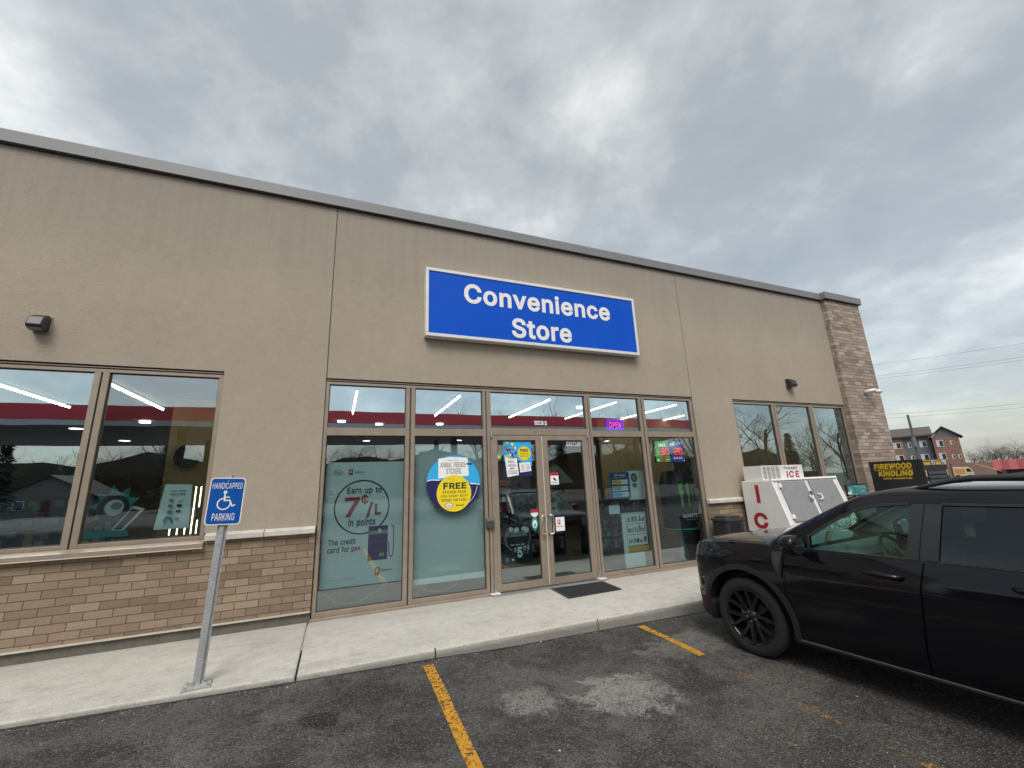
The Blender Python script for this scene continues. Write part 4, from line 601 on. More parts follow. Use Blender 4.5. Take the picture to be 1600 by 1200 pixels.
# ------------------------------------------------------------ black pickup (own frame: u forward = +Y local, v left = -X local ... local x = -v)
CP = NB('car_paint'); CP.base((.0010, .0013, .0036), .45, 0.0, .1); CP.b.inputs['Coat Weight'].default_value = 1.0; CP.b.inputs['Coat Roughness'].default_value = .03; CP.b.inputs['Coat IOR'].default_value = 1.40
vv_ = CP.coord(); CP.setv(CP.b.inputs['Coat Roughness'], CP.math('MULTIPLY', CP.noise(vv_, 5, 4, .6), .10))
PAINT = CP.m
CLAD = plain('black_cladding', (.010, .0105, .011), .62, 0, .2, 40)
TYRE = plain('tyre_rubber', (.010, .010, .0105), .85, 0, .25, 25)
RIM = plain('black_rim', (.014, .0145, .016), .28, .3, .1)
TRIMG = plain('light_headliner', (.33, .35, .33), .85, 0, .06)
DASH = plain('dashboard_grey', (.085, .10, .10), .7, 0, .2, 6)
def lerp(tab, x):
    if x <= tab[0][0]: return tab[0][1]
    for (a, va), (b_, vb) in zip(tab, tab[1:]):
        if x <= b_:
            t = (x - a) / (b_ - a); return va + (vb - va) * t
    return tab[-1][1]
def smooth_tab(tab, x):
    if x <= tab[0][0]: return tab[0][1]
    n = len(tab)
    for i in range(n - 1):
        if x <= tab[i + 1][0]:
            p0 = tab[max(i - 1, 0)]; p1 = tab[i]; p2 = tab[i + 1]; p3 = tab[min(i + 2, n - 1)]
            h = p2[0] - p1[0]; t = (x - p1[0]) / h
            m1 = (p2[1] - p0[1]) / (p2[0] - p0[0]) * h; m2 = (p3[1] - p1[1]) / (p3[0] - p1[0]) * h
            return (2 * t ** 3 - 3 * t * t + 1) * p1[1] + (t ** 3 - 2 * t * t + t) * m1 + (-2 * t ** 3 + 3 * t * t) * p2[1] + (t ** 3 - t * t) * m2
    return tab[-1][1]
WT = [(-4.17, .78), (-4.12, .86), (-4.0, .895), (-3.6, .915), (-3.0, .922), (-2.4, .915), (-1.2, .915), (-.5, .917), (0, .922), (.3, .917), (.48, .902), (.61, .868), (.72, .80), (.80, .70), (.86, .56), (.90, .34)]
ZT = [(-4.17, 1.06), (-4.1, 1.10), (-3.9, 1.115), (-2.9, 1.118), (-2.6, 1.10), (-1.0, 1.088), (-.45, 1.096), (-.1, 1.096), (.3, 1.078), (.55, 1.052), (.70, 1.032), (.80, 1.008), (.86, .97), (.90, .88)]
ZB = [(-4.17, .48), (-3.9, .36), (-3.5, .28), (-2.6, .235), (.4, .235), (.7, .25), (.86, .30), (.90, .42)]
def section(u, g=0.0):
    w_ = smooth_tab(WT, u) + g; zt = smooth_tab(ZT, u) + g; zb = lerp(ZB, u) - g
    k = min(1.0, max(0.0, (u + .75) / .45)) if u > -.75 else 0.0          # 0 in the cabin part, 1 along the bonnet
    crown = .035 * k if u > -1 else .0
    k2 = 1.0 if u > -2.7 else .4
    mid = zt - zb
    pts = [(0, zb), (w_ - .16, zb), (w_ - .045, zb + .02), (w_ - .012, zb + .075), (w_ - .004, .44), (w_ + .004, .56), (w_ + .003, .70), (w_ + .000, .82), (w_ - .002, .90)]
    pts = [(a, min(b_, zt - .150)) for a, b_ in pts]
    pts += [(w_ - .014, zt - .138), (w_ - .034 - .008 * k, zt - .066), (w_ - .052 - .022 * k, zt - .014), (w_ - .085 - .035 * k, zt + .001), (w_ * .72 - .03, zt + crown * .55), (w_ * .4, zt + crown * .9), (0, zt + crown)]
    return pts
def body_loft(g=0.0, us=None):
    us = us or ([-4.17, -4.15, -4.12, -4.06, -3.98, -3.85] + [-3.7 + .15 * i for i in range(26)] + [.18, .28, .36, .44, .5, .56, .61, .66, .70, .74, .78, .81, .84, .865, .885, .90])
    us = list(us)
    if g: us = [u + (g if u > .6 else -g if u < -3.9 else 0) for u in us]
    mb = MB(); rings = []
    for u0_ in us:
        uu_ = min(max(u0_, -4.17), .90); s_ = section(uu_, g); u = .3 + (u0_ - .3) * .84 if u0_ > .3 else u0_
        left = [(-a, u, b_) for a, b_ in s_]                      # v=+a -> local x = -a
        rightp = [(a, u, b_) for a, b_ in reversed(s_[1:-1])]
        rings.append(left + rightp)
    mb.ring(rings); return mb.mesh('body', [PAINT])
def uz_prism(poly, v0, v1, side=1, mat=None):
    """polygon in (u, z) cut through the side between v0 and v1 (side 1: driver's left)"""
    mb = MB(); mb.prism(poly, 'x', -v0 * side, -v1 * side); return mb.mesh('p', [mat] if mat else [])
def circ(cx, cz, r, n=40, a0=0, a1=360): return [(cx + r * math.cos(R(a0 + (a1 - a0) * i / n)), cz + r * math.sin(R(a0 + (a1 - a0) * i / n))) for i in range(n if a1 - a0 == 360 else n + 1)]
def grow_poly(p, d):
    n = len(p); A = sum(p[i][0] * p[(i + 1) % n][1] - p[(i + 1) % n][0] * p[i][1] for i in range(n)); s_ = 1 if A > 0 else -1; r = []
    for i in range(n):
        a = Vector(p[i - 1]); b_ = Vector(p[i]); c = Vector(p[(i + 1) % n]); e1 = (b_ - a).normalized(); e2 = (c - b_).normalized()
        n1 = Vector((e1.y, -e1.x)) * s_; n2 = Vector((e2.y, -e2.x)) * s_; q = (n1 + n2); q = q / max(q.length_squared / 2, .6)
        r.append((b_.x + q.x * d, b_.y + q.y * d))
    return r
RW = .365
ARCH_F = [(u, z) for u, z in circ(0, RW, .455, 36, -35, 215)]
ARCH_R = [(u - 3.076, z) for u, z in ARCH_F]
FD = [(-.438, .300), (-.432, .6), (-.455, .86), (-.480, 1.2), (-1.512, 1.2), (-1.500, 1.08), (-1.462, .90), (-1.440, .72), (-1.408, .45), (-1.400, .300)]
RD = [(-1.412, .300), (-1.420, .45), (-1.452, .72), (-1.474, .90), (-1.512, 1.08), (-1.524, 1.2), (-2.58, 1.2), (-2.56, .86), (-2.50, .70), (-2.44, .5), (-2.36, .36), (-2.30, .300)]
base = body_loft()
cut = []
for p in (ARCH_F, ARCH_R): cut.append(uz_prism(p, 1.2, .62, 1)); cut.append(uz_prism(p, 1.2, .62, -1))
mb = MB(); mb.prism([(-.78, -.62), (.78, -.62), (.78, -2.62), (-.78, -2.62)], 'z', .42, 1.4); cut.append(mb.mesh('c', []))
mb = MB(); mb.prism([(-.74, -2.86), (.74, -2.86), (.74, -4.02), (-.74, -4.02)], 'z', .62, 1.4); cut.append(mb.mesh('c', []))
for s_ in (1, -1):
    for p in (FD, RD): cut.append(uz_prism(grow_poly(p, .005), 1.2, .775, s_))
HOOD = [(-.80, -.30), (-.815, .2), (-.77, .55), (-.66, .74), (.66, .74), (.77, .55), (.815, .2), (.80, -.30)]
# bonnet shut line: narrow slot round the bonnet outline
ho = MB(); ho.prism([(x * 1.0, y) for x, y in HOOD], 'z', .93, 1.3); hm = ho.mesh('h', [])
hi = MB(); hi.prism([(x * .992, y - (.006 if y > .3 else -.004)) for x, y in HOOD], 'z', .90, 1.32); him = hi.mesh('h', [])
cut.append(boolean(hm, [him]))
body_me = autosmooth(boolean(base, cut), 32)
CAR = thing('pickup_truck', 'black four-door pickup truck parked nose to the kerb, cut by the right edge', 'pickup truck', (4.87, 3.56, -.15), R(5))
part('body', body_me, None, CAR)
def shellpart(name, g, poly, v0, v1, mat, parent, sides=(1,), bev=0):
    res = []
    for s_ in sides:
        me = boolean(body_loft(g), [uz_prism(poly, v0, v1, s_)], 'INTERSECT'); me.materials.clear(); me.materials.append(mat); autosmooth(me, 32); res.append(part(name, me, None, parent))
    return res
doors = []
for s_ in (1, -1):
    for p in (FD, RD):
        me = boolean(body_loft(), [uz_prism(p, 1.2, .80, s_)], 'INTERSECT'); autosmooth(me, 32); doors.append(part('door', me, None, CAR))
# cladding: arch lips, rocker, bumper base
def arch(cu):
    o_ = circ(cu, RW, .505, 36, -32, 212); i_ = circ(cu, RW, .452, 36, -36, 216); return o_ + list(reversed(i_))
for cu in (0, -3.076): shellpart('arch_cladding', .012, arch(cu), 1.3, .80, CLAD, CAR, (1, -1))
shellpart('rocker_cladding', .010, [(-.42, .20), (-.42, .285), (-2.66, .285), (-2.66, .20)], 1.3, .80, CLAD, CAR, (1, -1))
shellpart('sill_highlight', .017, [(-.47, .270), (-.47, .290), (-2.60, .290), (-2.60, .270)], 1.3, .80, plain('sill_highlight_grey', (.075, .08, .082), .4), CAR, (1, -1))  # lighter grey puts the sky reflection on the rocker edge into the colour
shellpart('bumper', .006, [(.43, .20), (.40, .42), (.55, .52), (1.1, .52), (1.1, .20)], 1.3, -1.3, CLAD, CAR, (1,))
# front lamps, marker, side vent, tail lamps, grille
LENS = glass('lamp_lens', (.45, .47, .5), .15)
shellpart('headlight', .005, [(.62, .80), (.57, .93), (.66, .99), (1.0, .96), (1.0, .78)], 1.3, .52, plain('headlight_glass', (.20, .22, .24), .12, .4, .3, 30), CAR, (1, -1))
shellpart('side_marker', .016, [(.505, .475), (.495, .512), (.56, .512), (.57, .475)], 1.3, .70, plain('amber_lens', (.30, .07, .02), .3), CAR, (1, -1))
for s_ in (1, -1):
    vent = shellpart('side_vent', .014, [(-.355, 1.035), (-.350, .99), (-.360, .90), (-.400, .805), (-.425, .80), (-.440, .92), (-.447, 1.035)], 1.3, .80, plain('vent_grey', (.030, .033, .036), .4, .2), CAR, (s_,))[0]
    shellpart('vent_slot', .017, [(-.375, .985), (-.375, .93), (-.400, .85), (-.418, .84), (-.430, .985)], 1.3, .80, plain('vent_hollow', (.055, .062, .066), .35, .3), vent, (s_,))
shellpart('tail_light', .006, [(-4.3, .78), (-4.3, 1.05), (-4.08, 1.05), (-4.06, .78)], 1.3, .55, plain('tail_lens', (.22, .01, .012), .25), CAR, (1, -1))
mb = MB(); mb.box(-.50, .50, .775, .812, .66, .80); part('grille', mb, CLAD, CAR, True)
# greenhouse --------------------------------------------------------------
def interp_levels(z, i):
    T = [(1.07, .862, -.22, -2.86), (1.2, .838, -.43, -2.81), (1.3, .814, -.61, -2.76), (1.4, .786, -.79, -2.70), (1.48, .762, -.94, -2.655), (1.55, .738, -1.09, -2.61), (1.585, .712, -1.20, -2.57), (1.612, .66, -1.34, -2.50), (1.630, .56, -1.48, -2.40), (1.642, .38, -1.62, -2.26), (1.646, .15, -1.75, -2.1)]
    return lerp([(t[0], t[i]) for t in T], z)
LV = [1.07, 1.13, 1.2, 1.25, 1.3, 1.35, 1.4, 1.44, 1.48, 1.515, 1.55, 1.57, 1.585, 1.60, 1.612, 1.630, 1.642, 1.646]
def gh(d=0.0):
    rings = []; zmax = 1.646 - d
    for z in ([.97] + LV if d > .011 else LV):
        zz = min(z, 1.646); v = max(interp_levels(zz, 1) - d, .08); uf = interp_levels(zz, 2) - d * 1.3; ur = interp_levels(zz, 3) + d
        zo = z if z < 1.5 else z - d
        cf = .10 * v / .86; pts = []
        r_ = min(.10, v * .3)
        # front: gently bowed from side to side
        side = [(v, ur + .10), (v, (uf + ur) / 2), (v, uf - .14), (v - .012, uf - .055), (v - .04, uf - .005), (v - .10, uf + .022), (v * .55, uf + .06), (v * .25, uf + .078), (0, uf + .082)]
        back = [(0, ur - .03), (v * .5, ur - .025), (v - .08, ur - .005), (v - .02, ur + .03)]
        full = back + side
        left = [(-a, u, zo) for a, u in full]; rightp = [(a, u, zo) for a, u in reversed(full[1:-1])]
        rings.append(left + rightp)
    mb = MB(); mb.ring(rings); return mb.mesh('g', [PAINT])
W1 = [(-.700, 1.085), (-.705, 1.195), (-.85, 1.293), (-1.0, 1.383), (-1.10, 1.437), (-1.18, 1.462), (-1.30, 1.480), (-1.478, 1.492), (-1.485, 1.485), (-1.405, 1.085)]
W2 = [(-1.590, 1.085), (-1.655, 1.480), (-1.665, 1.492), (-2.30, 1.490), (-2.46, 1.470), (-2.50, 1.44), (-2.52, 1.085)]
def wprism(p, d=0.0, s_=1):
    p = grow_poly(p, d) if d else p; return uz_prism(p, 1.1, .5, s_)
def wsprism(d=0.0): mb = MB(); mb.prism([(-.745 - d, 1.105 - d), (.745 + d, 1.105 - d), (.625 + d, 1.565 + d), (-.625 - d, 1.565 + d)], 'y', .1, -1.26); return mb.mesh('w', [])
def rwprism(d=0.0): mb = MB(); mb.prism([(-.68 - d, 1.16 - d), (.68 + d, 1.16 - d), (.60 + d, 1.50 + d), (-.60 - d, 1.50 + d)], 'y', -2.3, -3.1); return mb.mesh('w', [])
wins = [(W1, 1), (W1, -1), (W2, 1), (W2, -1)]
hollow = gh(.032)
gcut = [hollow] + [wprism(p, 0, s_) for p, s_ in wins] + [wsprism(), rwprism()]
seam = [(-1.474, 1.06), (-1.560, 1.545), (-1.567, 1.545), (-1.481, 1.06)]
def seam_p(s_): mb = MB(); mb.prism(seam, 'x', -1.0 * s_, -.70 * s_); return mb.mesh('s', [])
me = autosmooth(boolean(gh(), gcut), 30); part('cab', me, None, CAR)
liner = boolean(gh(.034), [gh(.052)] + [wprism(p, .012, s_) for p, s_ in wins] + [wsprism(.012), rwprism(.012)]); liner.materials.clear(); liner.materials.append(TRIMG)
part('headliner', autosmooth(liner, 40), None, CAR)
def gpane(prism_me, mat):
    sh = boolean(gh(.010), [gh(.013)]); r_ = boolean(sh, [prism_me], 'INTERSECT'); r_.materials.clear(); r_.materials.append(mat); part('window_glass', autosmooth(r_, 40), None, CAR)
for p, s_ in wins: gpane(wprism(p, .004, s_), CGLASS if p is W1 else CGLASSD)
gpane(wsprism(.004), CGLASS); gpane(rwprism(.004), CGLASSD)
# matt window surrounds and pillar covers (proud of the cab by 3 mm)
def gtrim(name, outer, inner, mat, s_):
    sh = boolean(gh(-.004), [gh(.004)]); r_ = boolean(sh, [wprism(outer, 0, s_)] , 'INTERSECT')
    if inner: r_ = boolean(r_, [wprism(q, 0, s_) for q in inner])
    r_.materials.clear(); r_.materials.append(mat); part(name, autosmooth(r_, 40), None, CAR)
MATT = plain('matt_pillar_black', (.022, .024, .026), .48, 0, .1)
for s_ in (1, -1):
    gtrim('pillar_cover', [(-1.400, 1.078), (-1.480, 1.497), (-1.558, 1.500), (-1.474, 1.078)], None, MATT, s_)
    gtrim('pillar_cover', [(-1.482, 1.078), (-1.566, 1.500), (-1.664, 1.497), (-1.590, 1.078)], None, MATT, s_)
    gtrim('belt_moulding', [(-.60, 1.074), (-.60, 1.092), (-2.70, 1.092), (-2.70, 1.074)], None, BLACK, s_)
    gtrim('window_frame', grow_poly(W1, .022), [W1, [(-1.39, 1.0), (-1.48, 1.6), (-1.6, 1.6), (-1.6, 1.0)]], BLACK, s_)
    gtrim('window_frame', grow_poly(W2, .018), [W2, [(-1.60, 1.0), (-1.675, 1.6), (-1.5, 1.6), (-1.5, 1.0)]], BLACK, s_)
# handles
for k, (u0, u1, z) in enumerate(((-1.105, -1.365, .955), (-1.955, -2.215, .968))):
    for s_ in (1, -1):
        mb = MB(); mb.smooth = True
        pts = [(-s_ * .905, u0, z + .01), (-s_ * .945, u0 - .03, z + .012), (-s_ * .952, (u0 + u1) / 2, z + .006), (-s_ * .948, u1 + .03, z), (-s_ * .905, u1, z)]
        mb.tube(pts, [.016, .021, .023, .025, .018], 10)
        for d in doors:
            pass
        part('handle', mb, PAINT, doors[(0 if s_ > 0 else 2) + k], True)
        cup = MB(); cup.prism(circ((u0 + u1) / 2, z - .004, .03, 16), 'x', -s_ * .9195, -s_ * .9165)
# mirrors
for s_ in (1, -1):
    mb = MB(); mb.smooth = True
    prof = [(.0, 1.0), (.03, 1.02), (.07, 1.0), (.11, .90), (.135, .66), (.145, .3)]
    rings = []
    for du, k in prof: rings.append([(-s_ * (1.045 + .105 * k * math.cos(t) * (1 if abs(math.cos(t)) < .8 else .97)), -.70 + du, 1.135 + .085 * k * (math.copysign(abs(math.sin(t)) ** .75, math.sin(t)))) for t in [2 * math.pi * i / 24 for i in range(24)]])
    mb.ring(rings); mir = part('mirror', mb, PAINT, CAR, True)
    g_ = MB(); g_.ring([[(-s_ * (1.045 + .092 * math.cos(t)), -.7035 - k, 1.135 + .072 * math.copysign(abs(math.sin(t)) ** .75, math.sin(t))) for t in [2 * math.pi * i / 24 for i in range(24)]] for k in (0, .003)]); part('mirror_glass', g_, plain('mirror_silver', (.35, .40, .42), .03, 1.0, .02), mir, True)
    a_ = MB(); a_.smooth = True; a_.tube([(-s_ * .855, -.62, 1.07), (-s_ * .93, -.63, 1.075), (-s_ * .99, -.65, 1.085)], [.04, .03, .03], 10); part('mirror_arm', a_, MATT, mir, True)
# roof rails, inner parts, wheels
for s_ in (1, -1):
    mb = MB(); mb.smooth = True; n = 16; pts = []; rr_ = []
    for i in range(n + 1):
        t = i / n; pts.append((-s_ * .64, -1.46 - 1.15 * t, 1.605 + .080 * min(1, math.sin(math.pi * min(t, 1 - t) / .5 * .5) * 1.25))); rr_.append(.012 + .013 * math.sin(math.pi * t))
    mb.tube(pts, rr_, 8); part('roof_rail', mb, MATT, CAR, True)
mb = MB(); mb.box(-.775, .775, -1.02, -.64, .80, 1.03); mb.prism([(-.64, 1.03), (-.60, 1.07), (-.93, 1.085), (-1.03, 1.05), (-1.02, 1.03)], 'x', -.77, .77)
bevel(part('dashboard', mb, DASH, CAR, True), .02, 3)
mb = MB(); mb.box(-.05, .21, -1.06, -1.04, 1.02, 1.17); part('screen', mb, plain('screen_black', (.01, .012, .014), .15), CAR, True)
sw_ = MB(); sw_.smooth = True; T = Matrix.Translation((-.37, -1.16, 1.03)) @ Matrix.Rotation(R(-28), 4, 'X'); sw_.T = T
sw_.ring([[((.185 + .016 * math.cos(b_)) * math.cos(a), .016 * math.sin(b_), (.185 + .016 * math.cos(b_)) * math.sin(a)) for b_ in [2 * math.pi * j / 8 for j in range(8)]] for a in [2 * math.pi * i / 32 for i in range(32)]], closed=True)
sw_.box(-.17, .17, -.012, .012, -.02, .03); sw_.box(-.022, .022, -.012, .012, -.17, 0); sw_.cyl((0, .03, 0), (0, -.03, 0), .065, n=20); part('steering_wheel', sw_, plain('wheel_grey', (.05, .055, .058), .5), CAR, True)
mb = MB(); mb.box(-.12, .12, -.98, -.955, 1.425, 1.485); mb.cyl((0, -.955, 1.46), (0, -.90, 1.50), .02); mb.box(-.035, .035, -.95, -.92, 1.37, 1.42); bevel(part('rear_view_mirror', mb, BLACK, CAR, True), .01)
for s_ in (1, -1):
    for u0, nm in ((-1.55, 'front_seat'), (-2.35, 'rear_seat')):
        mb = MB(); mb.prism([(u0 + .45, .50), (u0 + .47, .62), (u0 + .05, .66), (u0 - .14, 1.18), (u0 - .24, 1.16), (u0 - .10, .50)], 'x', -s_ * .37 - .24, -s_ * .37 + .24); mb.prism([(u0 - .16, 1.20), (u0 - .17, 1.36), (u0 - .25, 1.36), (u0 - .24, 1.20)], 'x', -s_ * .37 - .13, -s_ * .37 + .13)
        bevel(part(nm, mb, plain('seat_cloth', (.035, .037, .04), .9), CAR, True), .03, 3)
mb = MB(); mb.box(-.77, .77, -2.6, -.63, .40, .425); mb.box(-.7, .7, -.6, .6, .425, .75); mb.box(-.60, .60, -3.4, .5, .24, .40); part('chassis', mb, BLACK, CAR, True)
def wheel(v, u, s_):
    root = MB(); root.smooth = True
    prof = [(-.10, .252), (-.110, .265), (-.116, .30), (-.110, .337), (-.092, .358), (-.06, .365), (.06, .365), (.092, .358), (.110, .337), (.116, .30), (.110, .265), (.10, .252), (.09, .245), (-.09, .245)]
    x = -s_ * v
    root.lathe([(a, b_) for a, b_ in prof], 'x', 64, (x, u, RW)); wo = part('wheel', root, TYRE, CAR, True)
    # tread blocks
    tb = MB()
    for i in range(72):
        a = 2 * math.pi * i / 72
        for k in (-1, 0, 1):
            tb.T = Matrix.Translation((x, u, RW)) @ Matrix.Rotation(a + k * .02, 4, 'X'); tb.box(k * .062 - .024, k * .062 + .024, -.011, .011, .350 if k else .358, .3675 if k else .369)
    part('tread', tb, TYRE, wo, True)
    rm = MB(); rm.smooth = True; o_ = -s_ * 1.0
    prof = [(.100, .2532), (.108, .259), (.104, .248), (.083, .238), (-.10, .232), (-.10, .2532)]
    rm.lathe([(o_ * a, b_) for a, b_ in prof], 'x', 64, (x, u, RW)); rm.smooth = False
    for i in range(6):
        for dd in (-1, 1):
            a = 2 * math.pi * i / 6 + .25
            rm.T = Matrix.Translation((x, u, RW)) @ Matrix.Rotation(a, 4, 'X')
            a1 = dd * .27; r0, r1 = .045, .250
            p0 = Vector((o_ * .055, dd * .004, r0)); pm = Vector((o_ * .075, dd * .018, .115)); p1 = Vector((o_ * .098, r1 * math.sin(a1), r1 * math.cos(a1) - .004))
            for q0, q1, w0, w1 in ((p0, pm, .018, .014), (pm, p1, .014, .013)):
                d_ = (q1 - q0).normalized(); sd_ = Vector((1, 0, 0)).cross(d_).normalized()
                f = Vector((o_ * .012, 0, 0)); bk = Vector((-o_ * .035, 0, 0))
                rm.add([q0 - sd_ * w0 + f, q0 + sd_ * w0 + f, q1 + sd_ * w1 + f, q1 - sd_ * w1 + f, q0 - sd_ * w0 * 1.3 + bk, q0 + sd_ * w0 * 1.3 + bk, q1 + sd_ * w1 * 1.3 + bk, q1 - sd_ * w1 * 1.3 + bk],
                       [(0, 1, 2, 3), (4, 7, 6, 5), (0, 4, 5, 1), (1, 5, 6, 2), (2, 6, 7, 3), (3, 7, 4, 0)])
    rm.T = None; rm.smooth = True; rm.cyl((x + o_ * .02, u, RW), (x + o_ * .070, u, RW), .062, .056, 28); rm.cyl((x + o_ * .070, u, RW), (x + o_ * .078, u, RW), .030, .026, 20)
    part('rim', rm, RIM, wo, True)
    for i in range(5):
        nu = MB(); a = 2 * math.pi * i / 5 + .5; nu.cyl((x + o_ * .066, u + .045 * math.sin(a), RW + .045 * math.cos(a)), (x + o_ * .082, u + .045 * math.sin(a), RW + .045 * math.cos(a)), .0095, .008, 6); part('lug_nut', nu, ALUM, wo, True)
    bd = MB(); bd.cyl((x + o_ * .0, u, RW), (x + o_ * .015, u, RW), .15, n=40); part('brake_disc', bd, plain('brake_steel', (.10, .10, .10), .5, .8), wo, True)
    cl = MB(); cl.box(min(x - .02, x + o_ * .04), max(x - .02, x + o_ * .04), u + .07, u + .135, RW - .03, RW + .09); bevel(part('caliper', cl, plain('caliper_alloy', (.34, .34, .33), .5, .6), wo, True), .01)
for s_ in (1, -1):
    for u in (0, -3.076): wheel(.795, u, s_)
# ------------------------------------------------------------ signs and fixtures outside
def colmat(name, c, r=.5): return plain(name, c, r, 0, .03)
S = thing('store_sign', 'wide blue light box sign reading Convenience Store above the doors', 'sign', (3.3, 6.58, 4.02))
y0 = 6.43
X0_, X1_, Z0_, Z1_ = 1.192, 5.484, 4.048, 5.278
mb = MB()
for a in ((X0_, X1_, y0, 6.578, Z0_, Z0_ + .055), (X0_, X1_, y0, 6.578, Z1_ - .055, Z1_), (X0_, X0_ + .05, y0, 6.578, Z0_ + .055, Z1_ - .055), (X1_ - .05, X1_, y0, 6.578, Z0_ + .055, Z1_ - .055)): mb.box(*a)
mb.box(X0_ + .052, X1_ - .052, 6.52, 6.576, Z0_ + .057, Z1_ - .057); bevel(part('cabinet', mb, WHITE, S), .004, 1)
mb = MB(); rect(mb, X0_ + .05, X1_ - .05, Z0_ + .055, Z1_ - .055, y0 + .014, 0); part('face', mb, BLUE, S, fix=False)
mb = MB(); put(mb, 'Convenience', 1.852, 4.857, 4.711, 5.085, y0 + .009, 0, off=.026); part('lettering', mb, WHITEP, S, fix=False)
mb = MB(); put(mb, 'Store', 2.722, 3.941, 4.165, 4.539, y0 + .009, 0, off=.026); part('lettering', mb, WHITEP, S, fix=False)

# accessible parking sign on its perforated post
P = thing('parking_sign', 'blue handicapped parking sign on a leaning perforated steel post at the kerb', 'sign', (-1.07, 5.02, 0))
lean = .036
def post_shape(mb, x0, x1, z0, z1): pass
mb = MB(); n = 52; zt = 1.835
def sx(z): return -1.068 + lean * z
# U-channel post: web in front with a hat flange each side
prof = [(-.042, .014), (-.042, .010), (-.026, .010), (-.017, -.016), (.017, -.016), (.026, .010), (.042, .010), (.042, .014), (.023, .014), (.014, -.012), (-.014, -.012), (-.023, .014)]
mb.ring([[(sx(z) + a, 5.012 + b_, z) for a, b_ in prof] for z in (.012, zt)]); part('post', mb, GALV, P)
hm_ = MB()
for i in range(66):
    z = .08 + i * .0254
    hm_.cyl((sx(z), 4.9955, z), (sx(z), 4.9948, z), .0048, n=8)
part('post_holes', hm_, plain('see_through_holes', (.30, .28, .25), .9), P)
mb = MB(); mb.T = Matrix.Translation((-1.07, 5.0, 0)) @ Matrix.Rotation(R(6), 4, 'Z')
mb.box(-.105, .105, -.085, .085, .001, .014)
for a, b_ in ((-.08, -.06), (.08, -.06), (-.08, .06), (.08, .06)): mb.cyl((a, b_, .014), (a, b_, .030), .013, n=6)
mb.prism([(-.075, .014), (-.03, .014), (-.03, .05)], 'y', -.004, .004); mb.prism([(.075, .014), (.03, .014), (.03, .05)], 'y', -.004, .004)
part('base_plate', mb, GALV, P)
def rrect(x0, x1, z0, z1, r, n=6):
    p = []
    for cx_, cz_, a in ((x1 - r, z1 - r, 0), (x0 + r, z1 - r, 90), (x0 + r, z0 + r, 180), (x1 - r, z0 + r, 270)):
        for i in range(n + 1): t = R(a + 90 * i / n); p.append((cx_ + r * math.cos(t), cz_ + r * math.sin(t)))
    return p
Tm = Matrix.Translation((-1.010, 4.982, 1.587)) @ Matrix.Rotation(R(2.0), 4, 'Y') @ Matrix.Rotation(R(3), 4, 'Z')
mb = MB(); mb.T = Tm; mb.prism(rrect(-.147, .147, -.222, .222, .034), 'y', 0, .003); part('panel', mb, WHITEP, P)
mb = MB(); mb.T = Tm; poly(mb, rrect(-.138, .138, -.213, .213, .027), -.0008, 0); part('panel_face', mb, HBLUE, P, fix=False)
mb = MB(); mb.T = Tm
put(mb, 'HANDICAPPED', -.124, .124, .116, .174, -.002, 0, off=.004, space=1.06); put(mb, 'PARKING', -.092, .092, -.182, -.115, -.002, 0, off=.006, space=1.04)
annulus(mb, -.012, -.026, .047, .058, -.002, 0, 40, 100, 372)
disc(mb, -.012, .084, .0155, .0155, -.002, 0, 20)
poly(mb, [(-.020, .068), (-.006, .068), (-.004, .040), (.032, .040), (.032, .030), (-.004, .030), (-.003, .012), (.040, .012), (.062, -.040), (.082, -.030), (.087, -.040), (.056, -.056), (.031, .000), (-.018, .000)], -.002, 0)
part('lettering', mb, WHITEP, P, fix=False)
mb = MB(); mb.T = Tm
for z in (.190, -.190): mb.cyl((.0, -.001, z), (0, -.006, z), .007, n=10)
part('bolts', mb, ALUM, P)

# wall lamps and camera
def wall_lamp(x, z, w_, h_, label):
    L = thing('wall_lamp', label, 'wall lamp', (x, 6.58, z), group='wall lamps on the stucco')
    mb = MB(); mb.prism([(6.579, z - h_ * .5), (6.579, z + h_ * .5), (6.52, z + h_ * .52), (6.44, z + h_ * .30), (6.40, z - h_ * .28), (6.42, z - h_ * .40), (6.50, z - h_ * .5)], 'x', x - w_ / 2, x + w_ / 2)
    bevel(part('housing', mb, plain('lamp_bronze', (.035, .037, .04), .35, .3), L), .012, 2)
    mb = MB(); mb.prism([(6.424, z - h_ * .395), (6.43, z - h_ * .47), (6.495, z - h_ * .53), (6.497, z - h_ * .505)], 'x', x - w_ * .42, x + w_ * .42); part('lens', mb, plain('lamp_lens_grey', (.16, .16, .15), .3), L)
    mb = MB(); mb.box(x - w_ * .54, x + w_ * .54, 6.566, 6.5795, z - h_ * .52, z + h_ * .56); part('back_plate', mb, plain('pale_caulk', (.42, .39, .33), .8), L)
wall_lamp(-3.45, 3.765, .145, .20, 'square dark wall lamp high above the left window')
wall_lamp(9.97, 3.735, .19, .21, 'small dark wall lamp above the window beside the brick pillar')
K = thing('security_camera', 'white dome bracket security camera on the brick pillar', 'security camera', (12.80, 6.45, 3.59))
mb = MB(); mb.smooth = True; mb.tube([(12.72, 6.45, 3.60), (12.74, 6.36, 3.635), (12.84, 6.28, 3.645), (12.93, 6.25, 3.62)], [.04, .045, .05, .045], 14); part('bracket', mb, WHITE, K)
mb = MB(); mb.smooth = True; mb.lathe([(3.61, .085), (3.645, .06), (3.66, .0005), (3.55, .0005), (3.56, .06), (3.59, .085)], 'z', 24, (12.92, 6.24, 0)); part('dome', mb, WHITE, K)

